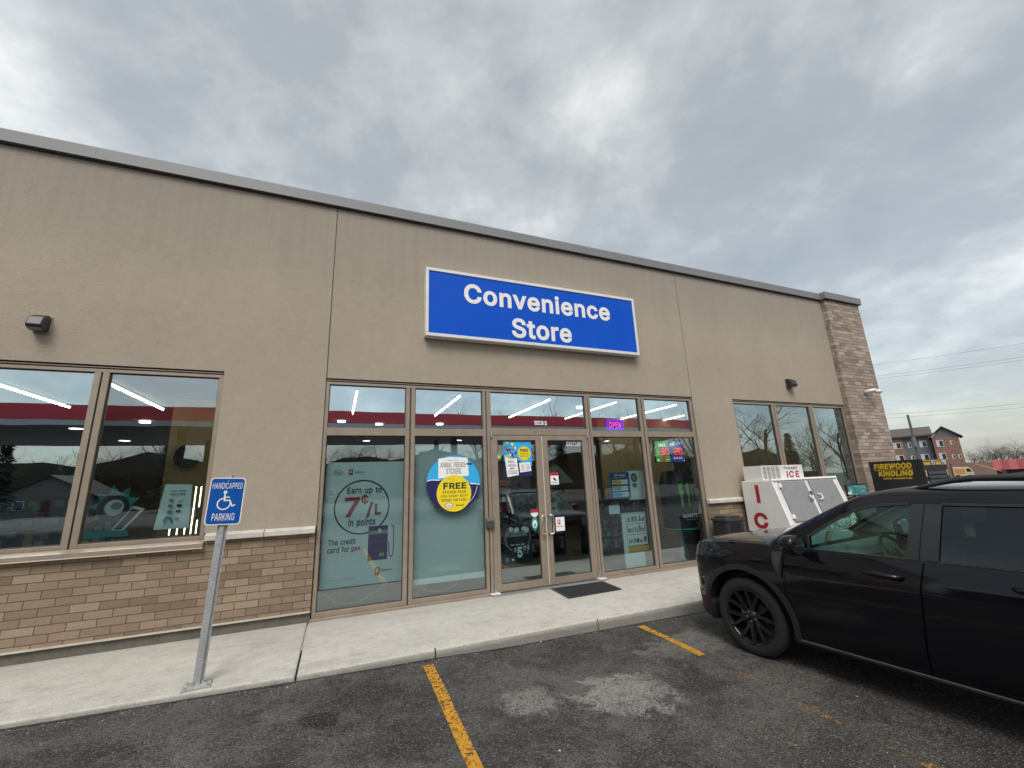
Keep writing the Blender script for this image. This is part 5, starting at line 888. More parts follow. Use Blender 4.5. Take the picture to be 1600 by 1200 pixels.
# door mat
Mt = thing('door_mat', 'black ribbed rubber mat lying in front of the doors', 'door mat', (3.65, 6.12, 0))
mb = MB(); mb.prism([(3.155, 5.80), (4.12, 5.84), (4.17, 6.44), (3.20, 6.46)], 'z', .001, .010); bevel(part('border', mb, plain('mat_rubber', (.03, .031, .03), .75), Mt), .003, 1)
mb = MB()
for i in range(26):
    t = (i + .5) / 26; a = (3.215 + .02 * t * 2, 5.86 + t * .55); mb.box(3.225 + .035 * t, 4.075 + .04 * t, a[1] - .008, a[1] + .008, .0105, .017)
part('ribs', mb, plain('mat_pile', (.016, .017, .018), .95, 0, .3, 60), Mt)

# accessible door opener on the jamb
mb = MB(); mb.box(2.195, 2.325, 6.555, 6.6015, .975, 1.125); mb.mat(1); mb.box(2.205, 2.315, 6.548, 6.5555, 1.085, 1.118)
bevel(single('door_opener', mb, [DARK, ALUM], 'small dark box with a steel top on the jamb left of the doors', 'door opener'), .004)

# ------------------------------------------------------------ ice merchandiser
I = thing('ice_freezer', 'white slant-front ice freezer with grey doors and red letters against the brick', 'ice freezer', (8.7, 6.1, 0))
X0, X1 = 7.72, 9.68
side = [(6.45, .10), (6.45, 1.505), (5.80, 1.505), (5.575, .70), (5.575, .10)]
mb = MB(); mb.prism(side, 'x', X0, X1); bevel(part('cabinet', mb, WHITE, I), .012, 2)
mb = MB(); mb.box(X0 + .03, X1 - .03, 5.60, 6.42, .001, .10); part('plinth', mb, DARK, I)
nrm = Vector((0, -.805, .225)).normalized()
def sl(x, t, d=0.0):   # point on the slanted face, t 0 bottom .. 1 top, d outwards
    p = Vector((x, 5.575 + .225 * t, .70 + .805 * t)); return p + nrm * d
def slab_s(mb, x0, x1, t0, t1, d0, d1): mb.add([sl(x0, t0, d0), sl(x1, t0, d0), sl(x1, t1, d0), sl(x0, t1, d0), sl(x0, t0, d1), sl(x1, t0, d1), sl(x1, t1, d1), sl(x0, t1, d1)], [(0, 3, 2, 1), (4, 5, 6, 7), (0, 1, 5, 4), (1, 2, 6, 5), (2, 3, 7, 6), (3, 0, 4, 7)])
mb = MB(); slab_s(mb, X0 - .004, X1 + .004, .985, 1.03, .001, .03); slab_s(mb, X0 - .003, X0 + .03, -.02, .985, .001, .018); slab_s(mb, X1 - .03, X1 + .003, -.02, .985, .001, .018); part('trim', mb, WHITEP, I)
for x0, x1, hs in ((X0 + .17, 8.63, 1), (8.76, X1 - .15, -1)):
    mb = MB(); slab_s(mb, x0, x1, .05, .95, .002, .035); d = bevel(part('door', mb, GREYD, I), .008, 2)
    mb = MB(); xa = x1 - .05 if hs > 0 else x0 + .05
    for t in ((.48, .60),): mb.smooth = True; mb.tube([sl(xa, t[0], .034), sl(xa, t[0] + .01, .075), sl(xa - hs * .06, t[0] + .02, .08), sl(xa - hs * .06, t[1] - .0, .08), sl(xa, t[1] + .01, .075), sl(xa, t[1] + .02, .034)], .013, 8)
    part('handle', mb, ALUM if hs > 0 else WHITEP, d)
    xh = x0 + .0 if hs > 0 else x1 - .0
    for t in (.12, .82):
        mb = MB(); slab_s(mb, xh - .03, xh + .025, t, t + .09, .004, .045); part('hinge', mb, WHITEP, d)
mb = MB(); slab_s(mb, 8.665, 8.725, .62, .70, .002, .02); mb.T = None; part('latch', mb, DARK, I)
# letters on the side that faces the camera (plane x = X0)
mb = MB(); put(mb, 'I', 6.155, 6.075, 1.085, 1.425, X0 - .004, 0, off=0, axis='x'); put(mb, 'C', 6.29, 5.99, .60, .90, X0 - .004, 0, off=.035, axis='x'); put(mb, 'E', 6.26, 6.0, .16, .46, X0 - .004, 0, off=.035, axis='x')
part('lettering', mb, RED, I, fix=False)
mb = MB(); mb.box(8.30, 9.50, 5.560, 5.5735, .36, .68); part('front_panel', mb, plain('pale_sign_panel', (.50, .54, .55), .5), I)
mb = MB(); put(mb, 'Canadian Shield', 8.02, 9.46, .455, .655, 5.556, 0, off=.008); put(mb, 'ICE', 8.86, 9.10, .375, .425, 5.556, 0, off=.008); part('front_lettering', mb, plain('navy_print', (.01, .015, .04), .5), I, fix=False)
mb = MB(); mb.box(7.79, 9.02, 6.0, 6.42, 1.508, 1.795); T_ = bevel(part('compressor_box', mb, WHITE, I), .006)
mb = MB()
for i in range(4):
    x = 7.83 + i * .125; mb.box(x, x + .085, 5.996, 6.0, 1.535, 1.775)
for i in range(10): pass
part('vent', mb, plain('vent_grey_light', (.20, .20, .20), .7), T_)
mb = MB()
for k in range(9): mb.box(7.82, 8.32, 5.992, 5.9955, 1.548 + k * .025, 1.556 + k * .025)
part('vent_slats', mb, WHITE, T_)
mb = MB(); put(mb, 'Packaged', 8.45, 8.85, 1.70, 1.765, 5.997, 0, off=.006); part('lettering', mb, plain('dark_print', (.05, .05, .06), .6), T_, fix=False)
mb = MB(); put(mb, 'ICE', 8.50, 8.88, 1.54, 1.675, 5.997, 0, off=.028, shear=.05, space=1.25); part('lettering', mb, RED, T_, fix=False)

# litter bin against the brick
bn = thing('litter_bin', 'squat black litter bin against the brick beside the ice freezer', 'litter bin', (6.93, 6.25, 0))
mb = MB(); mb.prism(rrect(6.70, 7.15, 6.02, 6.42, .08), 'z', .001, .80); bevel(part('body', mb, BLACK, bn), .01)
mb = MB(); mb.prism(rrect(6.68, 7.17, 6.00, 6.43, .08), 'z', .80, .86); mb.prism(rrect(6.74, 7.11, 6.05, 6.40, .08), 'z', .86, .89); bevel(part('lid', mb, plain('lid_grey', (.035, .036, .038), .45), bn), .01)
mb = MB(); mb.box(6.76, 7.00, 6.010, 6.03, .62, .76); part('opening', mb, plain('bin_hollow', (.003, .003, .003), .9), bn)

# locker with a FIREWOOD KINDLING print on its side and a louvred front
F = thing('firewood_locker', 'black locker with yellow FIREWOOD KINDLING print on its side and louvred front beside the pillar', 'firewood locker', (11.45, 5.35, 0))
mb = MB(); mb.box(11.0, 11.92, 4.885, 5.83, .02, 1.665); mb.box(11.0, 11.03, 4.885, 5.83, 1.665, 1.80); bevel(part('cabinet', mb, plain('black_steel', (.012, .013, .015), .5, 0, .2, 3), F), .005)
YL = plain('print_yellow', (.62, .42, .02), .5)
mb = MB(); put(mb, 'FIREWOOD', 5.745, 5.06, 1.625, 1.745, 10.995, 0, off=.045, shear=.18, axis='x'); put(mb, 'KINDLING', 5.685, 5.065, 1.475, 1.59, 10.995, 0, off=.045, shear=.18, axis='x')
put(mb, '100% HARDWOOD', 5.61, 5.10, 1.41, 1.45, 10.995, 0, off=.03, axis='x'); mb.mat(0); mb.quad((10.995, 5.74, 1.603), (10.995, 5.05, 1.603), (10.995, 5.05, 1.612), (10.995, 5.74, 1.612)); part('lettering', mb, YL, F, fix=False)
mb = MB()
for k in range(17): z = .20 + k * .080; mb.prism([(4.882, z), (4.862, z + .012), (4.882, z + .066)], 'x', 11.12, 11.78)
part('louvred_door', mb, plain('louvre_black', (.022, .022, .023), .5), F)
mb = MB()
for z in (.3, .65, .95, 1.22, 1.45):
    for x in (11.04, 11.84): mb.box(x, x + .035, 4.878, 4.884, z, z + .13)
part('warning_strip', mb, plain('strip_yellow', (.50, .40, .10), .5), F)
mb = MB(); mb.box(11.032, 11.93, 4.88, 4.92, 1.670, 1.785); hd = part('header', mb, DARK, F)
mb = MB(); rect(mb, 11.05, 11.29, 1.68, 1.775, 4.877, 0); rect(mb, 11.50, 11.69, 1.68, 1.775, 4.877, 0); part('label', mb, plain('label_orange', (.62, .34, .03), .5), hd, fix=False)
mb = MB(); rect(mb, 11.34, 11.47, 1.68, 1.775, 4.877, 0); rect(mb, 11.73, 11.90, 1.68, 1.775, 4.877, 0); part('label', mb, plain('label_white', (.45, .46, .47), .5), hd, fix=False)
mb = MB()
for x0, x1, z0, z1 in ((11.07, 11.27, 1.735, 1.76), (11.36, 11.43, 1.70, 1.72), (11.40, 11.46, 1.735, 1.755), (11.52, 11.67, 1.74, 1.76), (11.75, 11.81, 1.695, 1.72)): rect(mb, x0, x1, z0, z1, 4.875, 0)
part('label_print', mb, plain('dark_print', (.05, .05, .06), .6), hd, fix=False)
# small framed teal advert standing behind the freezer, and crate below it
sc_ = thing('advert_screen', 'small framed teal advertisement standing between the ice freezer and the firewood rack', 'advertisement', (10.1, 5.75, 0))
mb = MB(); mb.box(9.92, 10.62, 5.76, 5.80, 1.10, 1.345); bevel(part('frame', mb, BLACK, sc_), .006)
mb = MB(); mb.box(10.20, 10.26, 5.80, 5.84, .02, 1.15); mb.box(10.0, 10.46, 5.70, 5.95, .001, .02); part('stand', mb, DARK, sc_)
tb_ = NB('teal_print'); tv = tb_.coord((3, 3, 14)); tb_.base(tb_.ramp(tb_.noise(tv, 2.5, 4, .6), [(.35, (.01, .10, .12)), (.5, (.05, .26, .26)), (.62, (.30, .52, .52))]), .4)
mb = MB(); rect(mb, 9.945, 10.595, 1.125, 1.32, 5.7575, 0); part('picture', mb, tb_.m, sc_, fix=False)
mb = MB(); put(mb, 'GIFT CARDS', 9.95, 10.3, 1.15, 1.18, 5.756, 0) if False else rect(mb, 9.92, 10.05, 1.15, 1.19, 5.756, 0); part('print', mb, WHITEP, sc_, fix=False)

# ------------------------------------------------------------ posters and things behind the glass
PT = colmat('poster_white', (.80, .84, .83)); PB = colmat('poster_black', (.02, .022, .03)); PR = colmat('poster_red', (.45, .02, .05)); PN = colmat('poster_navy', (.012, .014, .10))
PY = colmat('poster_yellow', (.85, .66, .01)); PC = colmat('poster_cyan', (.03, .42, .78)); PW = colmat('poster_bright_white', (.85, .86, .86)); PG = colmat('poster_green', (.18, .42, .06)); PO = colmat('poster_orange', (.75, .38, .03)); PGY = colmat('poster_grey', (.25, .27, .28)); PTL = colmat('poster_teal', (.04, .30, .30))
PMATS = [PT, PB, PR, PN, PY, PC, PW, PG, PO, PGY, PTL]
W_, K_, R_, N_, Y_, C_, BW, G_, O_, GY, TL = range(11)
def poster(name, mb, label, cat='poster', group=None):
    # flat printed sheet with a real 3 mm thick backing
    return single(name, mb, PMATS, label, cat, group)
# bay 1: the tall points poster hanging behind the glass
mb = MB(); y = 6.72; mb.mat(W_); mb.box(-.165, .925, y, y + .006, .345, 2.05)
y -= .002; annulus(mb, .345, 1.405, .365, .385, y, K_); put(mb, 'Earn up to', .13, .61, 1.575, 1.685, y, K_, .018); put(mb, '7', .105, .31, 1.27, 1.545, y, R_, .026); put(mb, '¢', .325, .43, 1.435, 1.585, y, R_, .012)
put(mb, '/', .40, .50, 1.25, 1.47, y, R_, .03); put(mb, 'L', .52, .61, 1.28, 1.44, y, R_, .04); put(mb, 'in points', .165, .535, 1.115, 1.245, y, K_, .02)
put(mb, 'The credit', -.09, .275, .90, .98, y, K_, .02); put(mb, 'card for', -.09, .19, .80, .88, y, K_, .02); put(mb, 'gas.', .215, .36, .79, .86, y, R_, .02)
rect(mb, .445, .715, .655, 1.125, y, N_); rect(mb, .445, .715, 1.01, 1.06, y - .001, GY); rect(mb, .58, .62, 1.03, 1.08, y - .0015, W_); rect(mb, .60, .67, .70, .75, y - .001, GY)
y2 = y - .001
for a in (((.76, 1.13), (.80, 1.10), (.80, .76), (.785, .70), (.765, .68), (.745, .70), (.735, .76), (.735, .88), (.715, .90)),):
    for (xa, za), (xb, zb) in zip(a, a[1:]):
        dx, dz = xb - xa, zb - za; L_ = math.hypot(dx, dz); nx, nz = -dz / L_ * .007, dx / L_ * .007; poly(mb, [(xa + nx, za + nz), (xb + nx, zb + nz), (xb - nx, zb - nz), (xa - nx, za - nz)], y2, R_)
disc(mb, -.005, 1.905, .065, .038, y, K_); disc(mb, -.005, 1.905, .058, .031, y - .001, W_); put(mb, 'Esso', -.045, .035, 1.89, 1.922, y - .002, K_)
rect(mb, .135, .195, 1.865, 1.945, y, R_); put(mb, 'P', .15, .18, 1.88, 1.93, y - .001, W_, .02); put(mb, 'Optimum', .215, .36, 1.885, 1.915, y, K_)
rect(mb, .555, .62, .455, .555, y, R_); put(mb, 'P', .57, .605, .475, .54, y - .001, W_, .02); put(mb, 'Optimum', .635, .79, .49, .53, y, K_)
put(mb, 'No annual fee. Terms and conditions apply', -.12, .28, .44, .455, y, GY)
poster('window_poster', mb, 'tall pale poster reading Earn up to 7¢/L in points in the leftmost shopfront bay')
mb = MB(); mb.mat(TL); mb.mat(K_); mb.box(-.17, .93, 6.78, 6.83, .30, .335); mb.box(-.1, .85, 6.75, 6.95, .0, .05); single('poster_stand', mb, PMATS, 'low dark foot bar under the tall points poster', 'poster stand')
# bay 2: back of a pale sheet that fills the pane
mb = MB(); mb.mat(W_); mb.box(1.10, 2.20, 6.735, 6.741, .245, 2.30); poster('window_sheet', mb, 'blank pale sheet filling the pane behind the round sticker', 'sheet')
for k, (x0, x1) in enumerate(((-.1, .75), (1.14, 1.9))):
    mb = MB(); pts = [(x0, 6.70, .30), (x0 + .15, 6.70, .16), (x0 + .35, 6.69, .13), (x0 + .5, 6.69, .16), (x0 + .62, 6.70, .22), (x1 - .05, 6.70, .33)]
    mb.tube(pts, .004, 6); single('loose_cable', mb, plain('pale_cable', (.45, .46, .47), .5), 'thin pale cable hanging behind the foot of the %s shopfront bay' % ('first' if k == 0 else 'second'), 'cable', 'loose cables behind the glass')
# round sticker
mb = MB(); y = 6.6405; cx_, cz_ = 1.695, 1.69; rr0 = .435
mb.mat(N_); disc(mb, cx_, cz_, rr0, rr0, y, N_, 64)
pts = [(cx_ + rr0 * math.cos(R(a)), cz_ + rr0 * math.sin(R(a))) for a in range(-3, 176, 4)]
pts = pts + [(1.28, 1.735), (1.33, 1.752), (1.40, 1.75), (1.47, 1.742), (1.9, 1.70), (2.0, 1.66), (2.08, 1.665)]
poly(mb, pts, y - .0006, C_)
poly(mb, [(1.262, 1.728), (1.28, 1.741), (1.33, 1.758), (1.40, 1.756), (1.47, 1.748), (1.47, 1.736), (1.33, 1.745), (1.28, 1.729)], y - .001, BW); poly(mb, [(1.96, 1.684), (2.05, 1.676), (2.128, 1.66), (2.128, 1.648), (2.05, 1.662), (1.96, 1.668)], y - .001, BW)
annulus(mb, cx_, cz_, .385, .392, y - .001, W_, 20, -68, -8)
poly(mb, [(1.445, 2.075), (1.62, 2.10), (1.925, 2.088), (1.945, 1.80), (1.45, 1.77)], y - .0012, BW)
put(mb, 'Disney · Pixar', 1.60, 1.77, 2.035, 2.055, y - .0018, K_); put(mb, 'ANIMAL FRIENDS', 1.482, 1.895, 1.935, 2.015, y - .0018, K_, .004); put(mb, 'STICKERS', 1.575, 1.815, 1.835, 1.92, y - .0018, K_, .004)
rect(mb, 1.905, 2.0, 1.972, 1.998, y - .0018, N_)
disc(mb, 1.70, 1.537, .278, .278, y - .0024, Y_, 56)
put(mb, 'FREE', 1.525, 1.90, 1.60, 1.70, y - .003, K_, .035); put(mb, 'STICKER PACK', 1.515, 1.895, 1.535, 1.575, y - .003, K_, .015); put(mb, 'FOR EVERY $25*', 1.49, 1.92, 1.475, 1.515, y - .003, K_, .015); put(mb, 'SPENT ON FUEL', 1.50, 1.905, 1.415, 1.455, y - .003, K_, .015)
disc(mb, 1.615, 1.355, .065, .042, y - .003, N_); disc(mb, 1.615, 1.355, .058, .035, y - .0034, BW); put(mb, 'Esso', 1.577, 1.653, 1.34, 1.37, y - .0038, R_, .01); put(mb, 'Mobil', 1.73, 1.86, 1.335, 1.37, y - .003, K_, .01)
for k in range(2): a0 = 1.56 + k * .05; poly(mb, [(a0, 1.775), (a0 + .1, 1.725), (a0 + .105, 1.732), (a0 + .005, 1.782)], y - .003, O_)
single('round_sticker', mb, PMATS, 'round blue and navy window sticker with yellow FREE disc, ANIMAL FRIENDS STICKERS', 'sticker')
# door posters
mb = MB(); y = 6.631
rect(mb, 2.552, 3.068, 1.76, 2.345, y, N_); poly(mb, [(2.552, 2.345), (3.068, 2.345), (3.068, 1.93), (2.95, 1.95), (2.76, 2.06), (2.552, 2.02)], y - .0006, C_)
random.seed(3)
for i in range(34):
    a, b_ = random.uniform(2.57, 2.80), random.uniform(2.05, 2.32); disc(mb, a, b_, random.uniform(.012, .03), random.uniform(.012, .028), y - .001 - i * .00002, random.choice([O_, BW, R_, Y_, TL, N_, BW]), 9)
disc(mb, 2.93, 2.145, .118, .118, y - .002, Y_, 36); put(mb, 'FREE', 2.855, 3.005, 2.17, 2.22, y - .0026, K_, .03)
for k, s_ in enumerate(('STICKER PACK', 'FOR EVERY $25*', 'SPENT ON FUEL')): put(mb, s_, 2.845, 3.015, 2.132 - k * .028, 2.152 - k * .028, y - .0026, K_, .005)
poly(mb, [(2.575, 2.045), (2.79, 2.065), (2.815, 1.785), (2.605, 1.755)], y - .002, BW)
put(mb, 'ANIMAL', 2.625, 2.745, 1.985, 2.03, y - .0028, K_, .005); put(mb, 'FRIENDS', 2.625, 2.765, 1.92, 1.965, y - .0028, K_, .005); rect(mb, 2.655, 2.735, 1.885, 1.90, y - .0028, K_); put(mb, 'STICKERS', 2.625, 2.785, 1.80, 1.86, y - .0028, K_, .005)
poly(mb, [(2.825, 1.985), (3.035, 1.995), (3.05, 1.845), (2.84, 1.825)], y - .002, BW)
for k in range(5): rect(mb, 2.86, 2.93, 1.945 - k * .022, 1.952 - k * .022, y - .0028, GY); rect(mb, 2.955, 3.02, 1.945 - k * .022, 1.952 - k * .022, y - .0028, GY)
poster('door_poster', mb, 'blue poster with yellow FREE disc and white stickers at the top of the left door')
mb = MB(); disc(mb, 2.47, 2.09, .045, .045, y, G_, 20); rect(mb, 2.445, 2.475, 2.07, 2.11, y - .0006, BW); poster('door_sticker', mb, 'small green round sticker at the left edge of the left door', 'sticker', )
mb = MB(); rect(mb, 3.405, 3.565, 1.60, 1.81, y, BW); rect(mb, 3.405, 3.565, 1.755, 1.81, y - .0006, R_); poly(mb, [(3.45, 1.72), (3.50, 1.71), (3.53, 1.66), (3.47, 1.68)], y - .0006, K_)
for k in range(3): rect(mb, 3.43, 3.54, 1.645 - k * .014, 1.65 - k * .014, y - .0006, GY)
poster('door_sticker', mb, 'white notice with a red top band on the right door', 'notice')
mb = MB(); rect(mb, 3.455, 3.625, .835, 1.06, y, BW); rect(mb, 3.49, 3.545, .94, 1.02, y - .0006, R_); put(mb, 'P', 3.50, 3.535, .955, 1.005, y - .0012, BW, .02); rect(mb, 3.47, 3.60, .905, .915, y - .0006, R_); poster('door_sticker', mb, 'white card with a small red logo beside the right door handle', 'notice')
mb = MB(); disc(mb, 3.065, .99, .06, .10, y, TL, 24); disc(mb, 3.065, .98, .04, .065, y - .0006, W_, 20); poly(mb, [(3.03, .92), (3.10, .92), (3.065, .86)], y - .0008, TL); disc(mb, 3.065, .96, .018, .035, y - .0012, TL, 14); poster('door_sticker', mb, 'teal drop shaped sticker low on the left door', 'sticker')
mb = MB(); rect(mb, 3.0, 3.14, 1.165, 1.215, y, R_); poly(mb, [(3.0, 1.16), (3.14, 1.16), (3.13, 1.12), (3.07, 1.08), (3.01, 1.12)], y, W_); poster('door_sticker', mb, 'small red and white badge sticker above the teal drop on the left door', 'sticker')
mb = MB(); put(mb, '0327185', 3.772, 4.073, 2.265, 2.345, 6.633, BW, .02); poster('door_number', mb, 'white number 0327185 at the top of the right door', 'number')
mb = MB(); yv = 6.643
for k, s_ in enumerate('UNIT'): rect(mb, 3.165 + k * .045, 3.205 + k * .045, 2.642, 2.712, yv, BW); put(mb, s_, 3.172 + k * .045, 3.198 + k * .045, 2.655, 2.70, yv - .0006, K_, .02)
rect(mb, 3.365, 3.405, 2.64, 2.71, yv, BW); put(mb, '9', 3.372, 3.398, 2.652, 2.698, yv - .0006, K_, .02); poster('unit_number', mb, 'row of small white tiles spelling UNIT 9 on the transom over the doors', 'number')
# $5.99 board behind the left door
mb = MB(); y = 6.80; mb.mat(K_); mb.box(2.56, 3.07, y, y + .008, .375, 1.0); y -= .002
random.seed(5)
for i, (a, b_) in enumerate(((2.64, .83), (2.70, .90), (2.74, .84), (2.80, .89), (2.84, .83), (2.93, .90), (2.93, .84), (2.98, .88))): disc(mb, a, b_, .045, .045, y - i * .0003, (GY, W_)[i % 2], 16)
rect(mb, 2.62, 2.99, .79, .815, y - .004, GY); poly(mb, [(2.64, .79), (2.99, .79), (2.95, .66), (2.68, .66)], y - .003, PMATS.index(PB)); annulus(mb, 2.815, .78, .215, .235, y - .001, GY, 40, -60, 40); annulus(mb, 2.815, .78, .215, .235, y - .001, GY, 40, 140, 240)
for k in range(3): rect(mb, 2.68 + k * .095, 2.75 + k * .095, .655, .668, y - .004, W_)
put(mb, '$', 2.745, 2.78, .54, .62, y, W_, .01); put(mb, '5', 2.80, 2.89, .455, .625, y, W_, .04); put(mb, '99', 2.91, 3.02, .555, .635, y, W_, .02); rect(mb, 2.93, 3.0, .52, .535, y, GY); rect(mb, 2.60, 2.64, .41, .47, y, PMATS.index(PC)); disc(mb, 2.72, .435, .022, .022, y, W_, 14); rect(mb, 2.59, 2.72, .575, .585, y, R_)
poster('price_board', mb, 'black food board priced $5.99 low behind the left door', 'price board')
# car wash menu
mb = MB(); y = 6.67; mb.mat(N_); mb.box(4.655, 5.095, y, y + .01, 1.30, 1.775); rect(mb, 4.662, 5.088, 1.307, 1.768, y - .0004, PMATS.index(PC)); rect(mb, 4.672, 5.078, 1.32, 1.76, y - .001, N_)
mb.mat(C_); put(mb, 'CAR WASH', 4.74, 5.01, 1.70, 1.74, y - .0016, BW, .02); put(mb, 'BUY 3 WASHES, GET YOUR 4TH FREE', 4.695, 5.055, 1.665, 1.683, y - .0016, BW)
for z0, z1, cc, s_ in ((1.555, 1.64, O_, '$14.99'), (1.44, 1.525, GY, '$12.99'), (1.33, 1.415, C_, '$10.99')):
    rect(mb, 4.70, 5.05, z0, z1, y - .0016, W_); rect(mb, 4.715, 4.90, z0 + .01, z1 - .01, y - .002, cc); put(mb, s_, 4.915, 5.04, z0 + .025, z1 - .02, y - .002, cc if cc != GY else K_, .015)
poster('car_wash_menu', mb, 'blue CAR WASH price menu behind the glass right of the doors', 'menu board')
# open sign
O = thing('open_sign', 'lit pink OPEN lettering in a violet neon frame in the transom right of the doors', 'neon sign', (4.88, 6.68, 2.56))
mb = MB()
for pad, m_ in ((0.0, 0), (.016, 0)):
    p = [(x, 6.672, z) for x, z in rrect(4.70 + pad, 5.075 - pad, 2.575 + pad * .8, 2.765 - pad * .8, .03)]; mb.tube(p + [p[0]], .0055, 6)
part('neon_frame', mb, emit('neon_violet', (.13, .03, 1.0), 3.5), O)
mb = MB(); put(mb, 'OPEN', 4.748, 5.028, 2.61, 2.73, 6.670, 0, .012, space=1.12); part('neon_lettering', mb, emit('neon_pink', (1.0, .08, .72), 4.5), O, fix=False)
mb = MB(); mb.box(4.69, 5.085, 6.685, 6.70, 2.565, 2.775); part('backing', mb, plain('neon_backing', (.004, .002, .012), .8), O)
# lottery jackpot board
J = thing('jackpot_board', 'green and purple lit jackpot board with red digits 30 and 20 in the rightmost bay', 'jackpot board', (6.2, 6.7, 1.93))
mb = MB(); mb.box(5.80, 6.555, 6.70, 6.74, 1.93, 2.385); bevel(part('case', mb, BLACK, J), .006)
GE = emit('board_green', (.16, .50, .06), .55); PE = emit('board_purple', (.03, .03, .22), .9); CE = emit('board_cyan', (.05, .22, .50), .8); WE = emit('board_white', (.9, .95, 1), 1.0); RE = emit('led_red', (1.0, .03, .03), 2.2)
mb = MB(); rect(mb, 5.815, 6.165, 1.945, 2.37, 6.698, 0); part('panel', mb, GE, J, fix=False)
mb = MB(); rect(mb, 6.175, 6.54, 1.945, 2.37, 6.698, 0); p_ = part('panel', mb, PE, J, fix=False)
mb = MB(); rect(mb, 6.25, 6.50, 2.325, 2.36, 6.697, 0); part('stripe', mb, CE, p_, fix=False)
mb = MB(); put(mb, 'MAX', 5.90, 6.09, 2.25, 2.315, 6.696, 0, .03, shear=.2); put(mb, '6/49', 6.195, 6.31, 2.25, 2.34, 6.696, 0, .03, shear=.15); put(mb, 'LOTTO 649', 6.33, 6.49, 2.295, 2.32, 6.696, 0, .01); put(mb, 'MAXMILLIONS', 6.07 - .02, 6.16, 1.985, 2.0, 6.696, 0); put(mb, 'GOLD BALL', 6.25, 6.49, 2.005, 2.04, 6.696, 0, .01); disc(mb, 5.86, 1.985, .02, .02, 6.696, 0, 14); disc(mb, 6.52, 1.97, .012, .012, 6.696, 0, 12); part('lettering', mb, WE, J, fix=False)
mb = MB()
for x0, x1, z0, z1 in ((5.92, 6.16, 2.07, 2.235), (6.27, 6.51, 2.07, 2.235), (5.965, 6.035, 1.94, 2.04)): rect(mb, x0, x1, z0, z1, 6.6965, 0)
part('digit_window', mb, emit('led_dim', (.16, .0, .0), .8), J, fix=False)
def seg(mb, ch, x, z, w_, h_, t=.012):
    S7 = {'0': 'abcdef', '2': 'abged', '3': 'abgcd'}[ch]; y = 6.695
    R_s = {'a': (x, x + w_, z + h_ - t, z + h_), 'd': (x, x + w_, z, z + t), 'g': (x, x + w_, z + h_ / 2 - t / 2, z + h_ / 2 + t / 2), 'f': (x, x + t, z + h_ / 2, z + h_), 'e': (x, x + t, z, z + h_ / 2), 'b': (x + w_ - t, x + w_, z + h_ / 2, z + h_), 'c': (x + w_ - t, x + w_, z, z + h_ / 2)}
    for s_ in S7: a = R_s[s_]; rect(mb, a[0] + .001, a[1] - .001, a[2] + .001, a[3] - .001, y - .0002 * ord(s_) % .001, 0)
mb = MB(); seg(mb, '3', 5.94, 2.085, .09, .135, .016); seg(mb, '0', 6.055, 2.085, .09, .135, .016); seg(mb, '2', 6.29, 2.085, .09, .135, .016); seg(mb, '0', 6.405, 2.085, .09, .135, .016); seg(mb, '0', 5.98, 1.95, .042, .075, .009); part('digits', mb, RE, J, fix=False)
# product list stand behind bay four
L4 = thing('display_stand', 'pale upright display stand with three rows of printed products behind the fourth bay', 'display stand', (5.2, 6.9, 0))
mb = MB(); mb.box(4.97, 5.42, 6.86, 6.88, .02, 1.02); part('board', mb, PT, L4)
mb = MB(); y = 6.84; mb.mat(BW); mb.box(5.05, 5.50, y, y + .008, .44, 1.02)
random.seed(11)
for r0 in (.855, .67, .48):
    rect(mb, 5.055, 5.495, r0 + .145, r0 + .152, y - .001, K_)
    for k in range(5):
        for q in range(3):
            a = 5.07 + k * .085 + q * .022; h_ = random.uniform(.05, .12); poly(mb, [(a, r0), (a + .016, r0), (a + .016 + random.uniform(-.012, .012), r0 + h_), (a + random.uniform(-.012, .012), r0 + h_)], y - .001, random.choice([K_, K_, R_, GY, TL, K_]))
o = mb.mesh('printed_panel', PMATS, L4.location); ob = bpy.data.objects.new('printed_panel', o); C.objects.link(ob); ob.parent = L4
mb = MB(); rect(mb, 5.06, 5.52, .325, .42, 6.845, 0); part('lower_label', mb, PO, L4, fix=False)
mb = MB(); mb.mat(TL); rect(mb, 4.63, 4.87, 1.03, 1.185, 6.75, W_); poster('small_notice', mb, 'blank pale notice hanging under the car wash menu', 'notice')
mb = MB(); y = 6.9; rect(mb, 5.22, 5.60, 1.25, 1.80, y, W_); disc(mb, 5.38, 1.67, .075, .085, y - .001, K_, 20); disc(mb, 5.38, 1.67, .055, .06, y - .002, GY, 20); rect(mb, 5.33, 5.43, 1.48, 1.56, y - .001, TL); poster('sheet_poster', mb, 'pale poster with a dark round emblem right of the car wash menu')
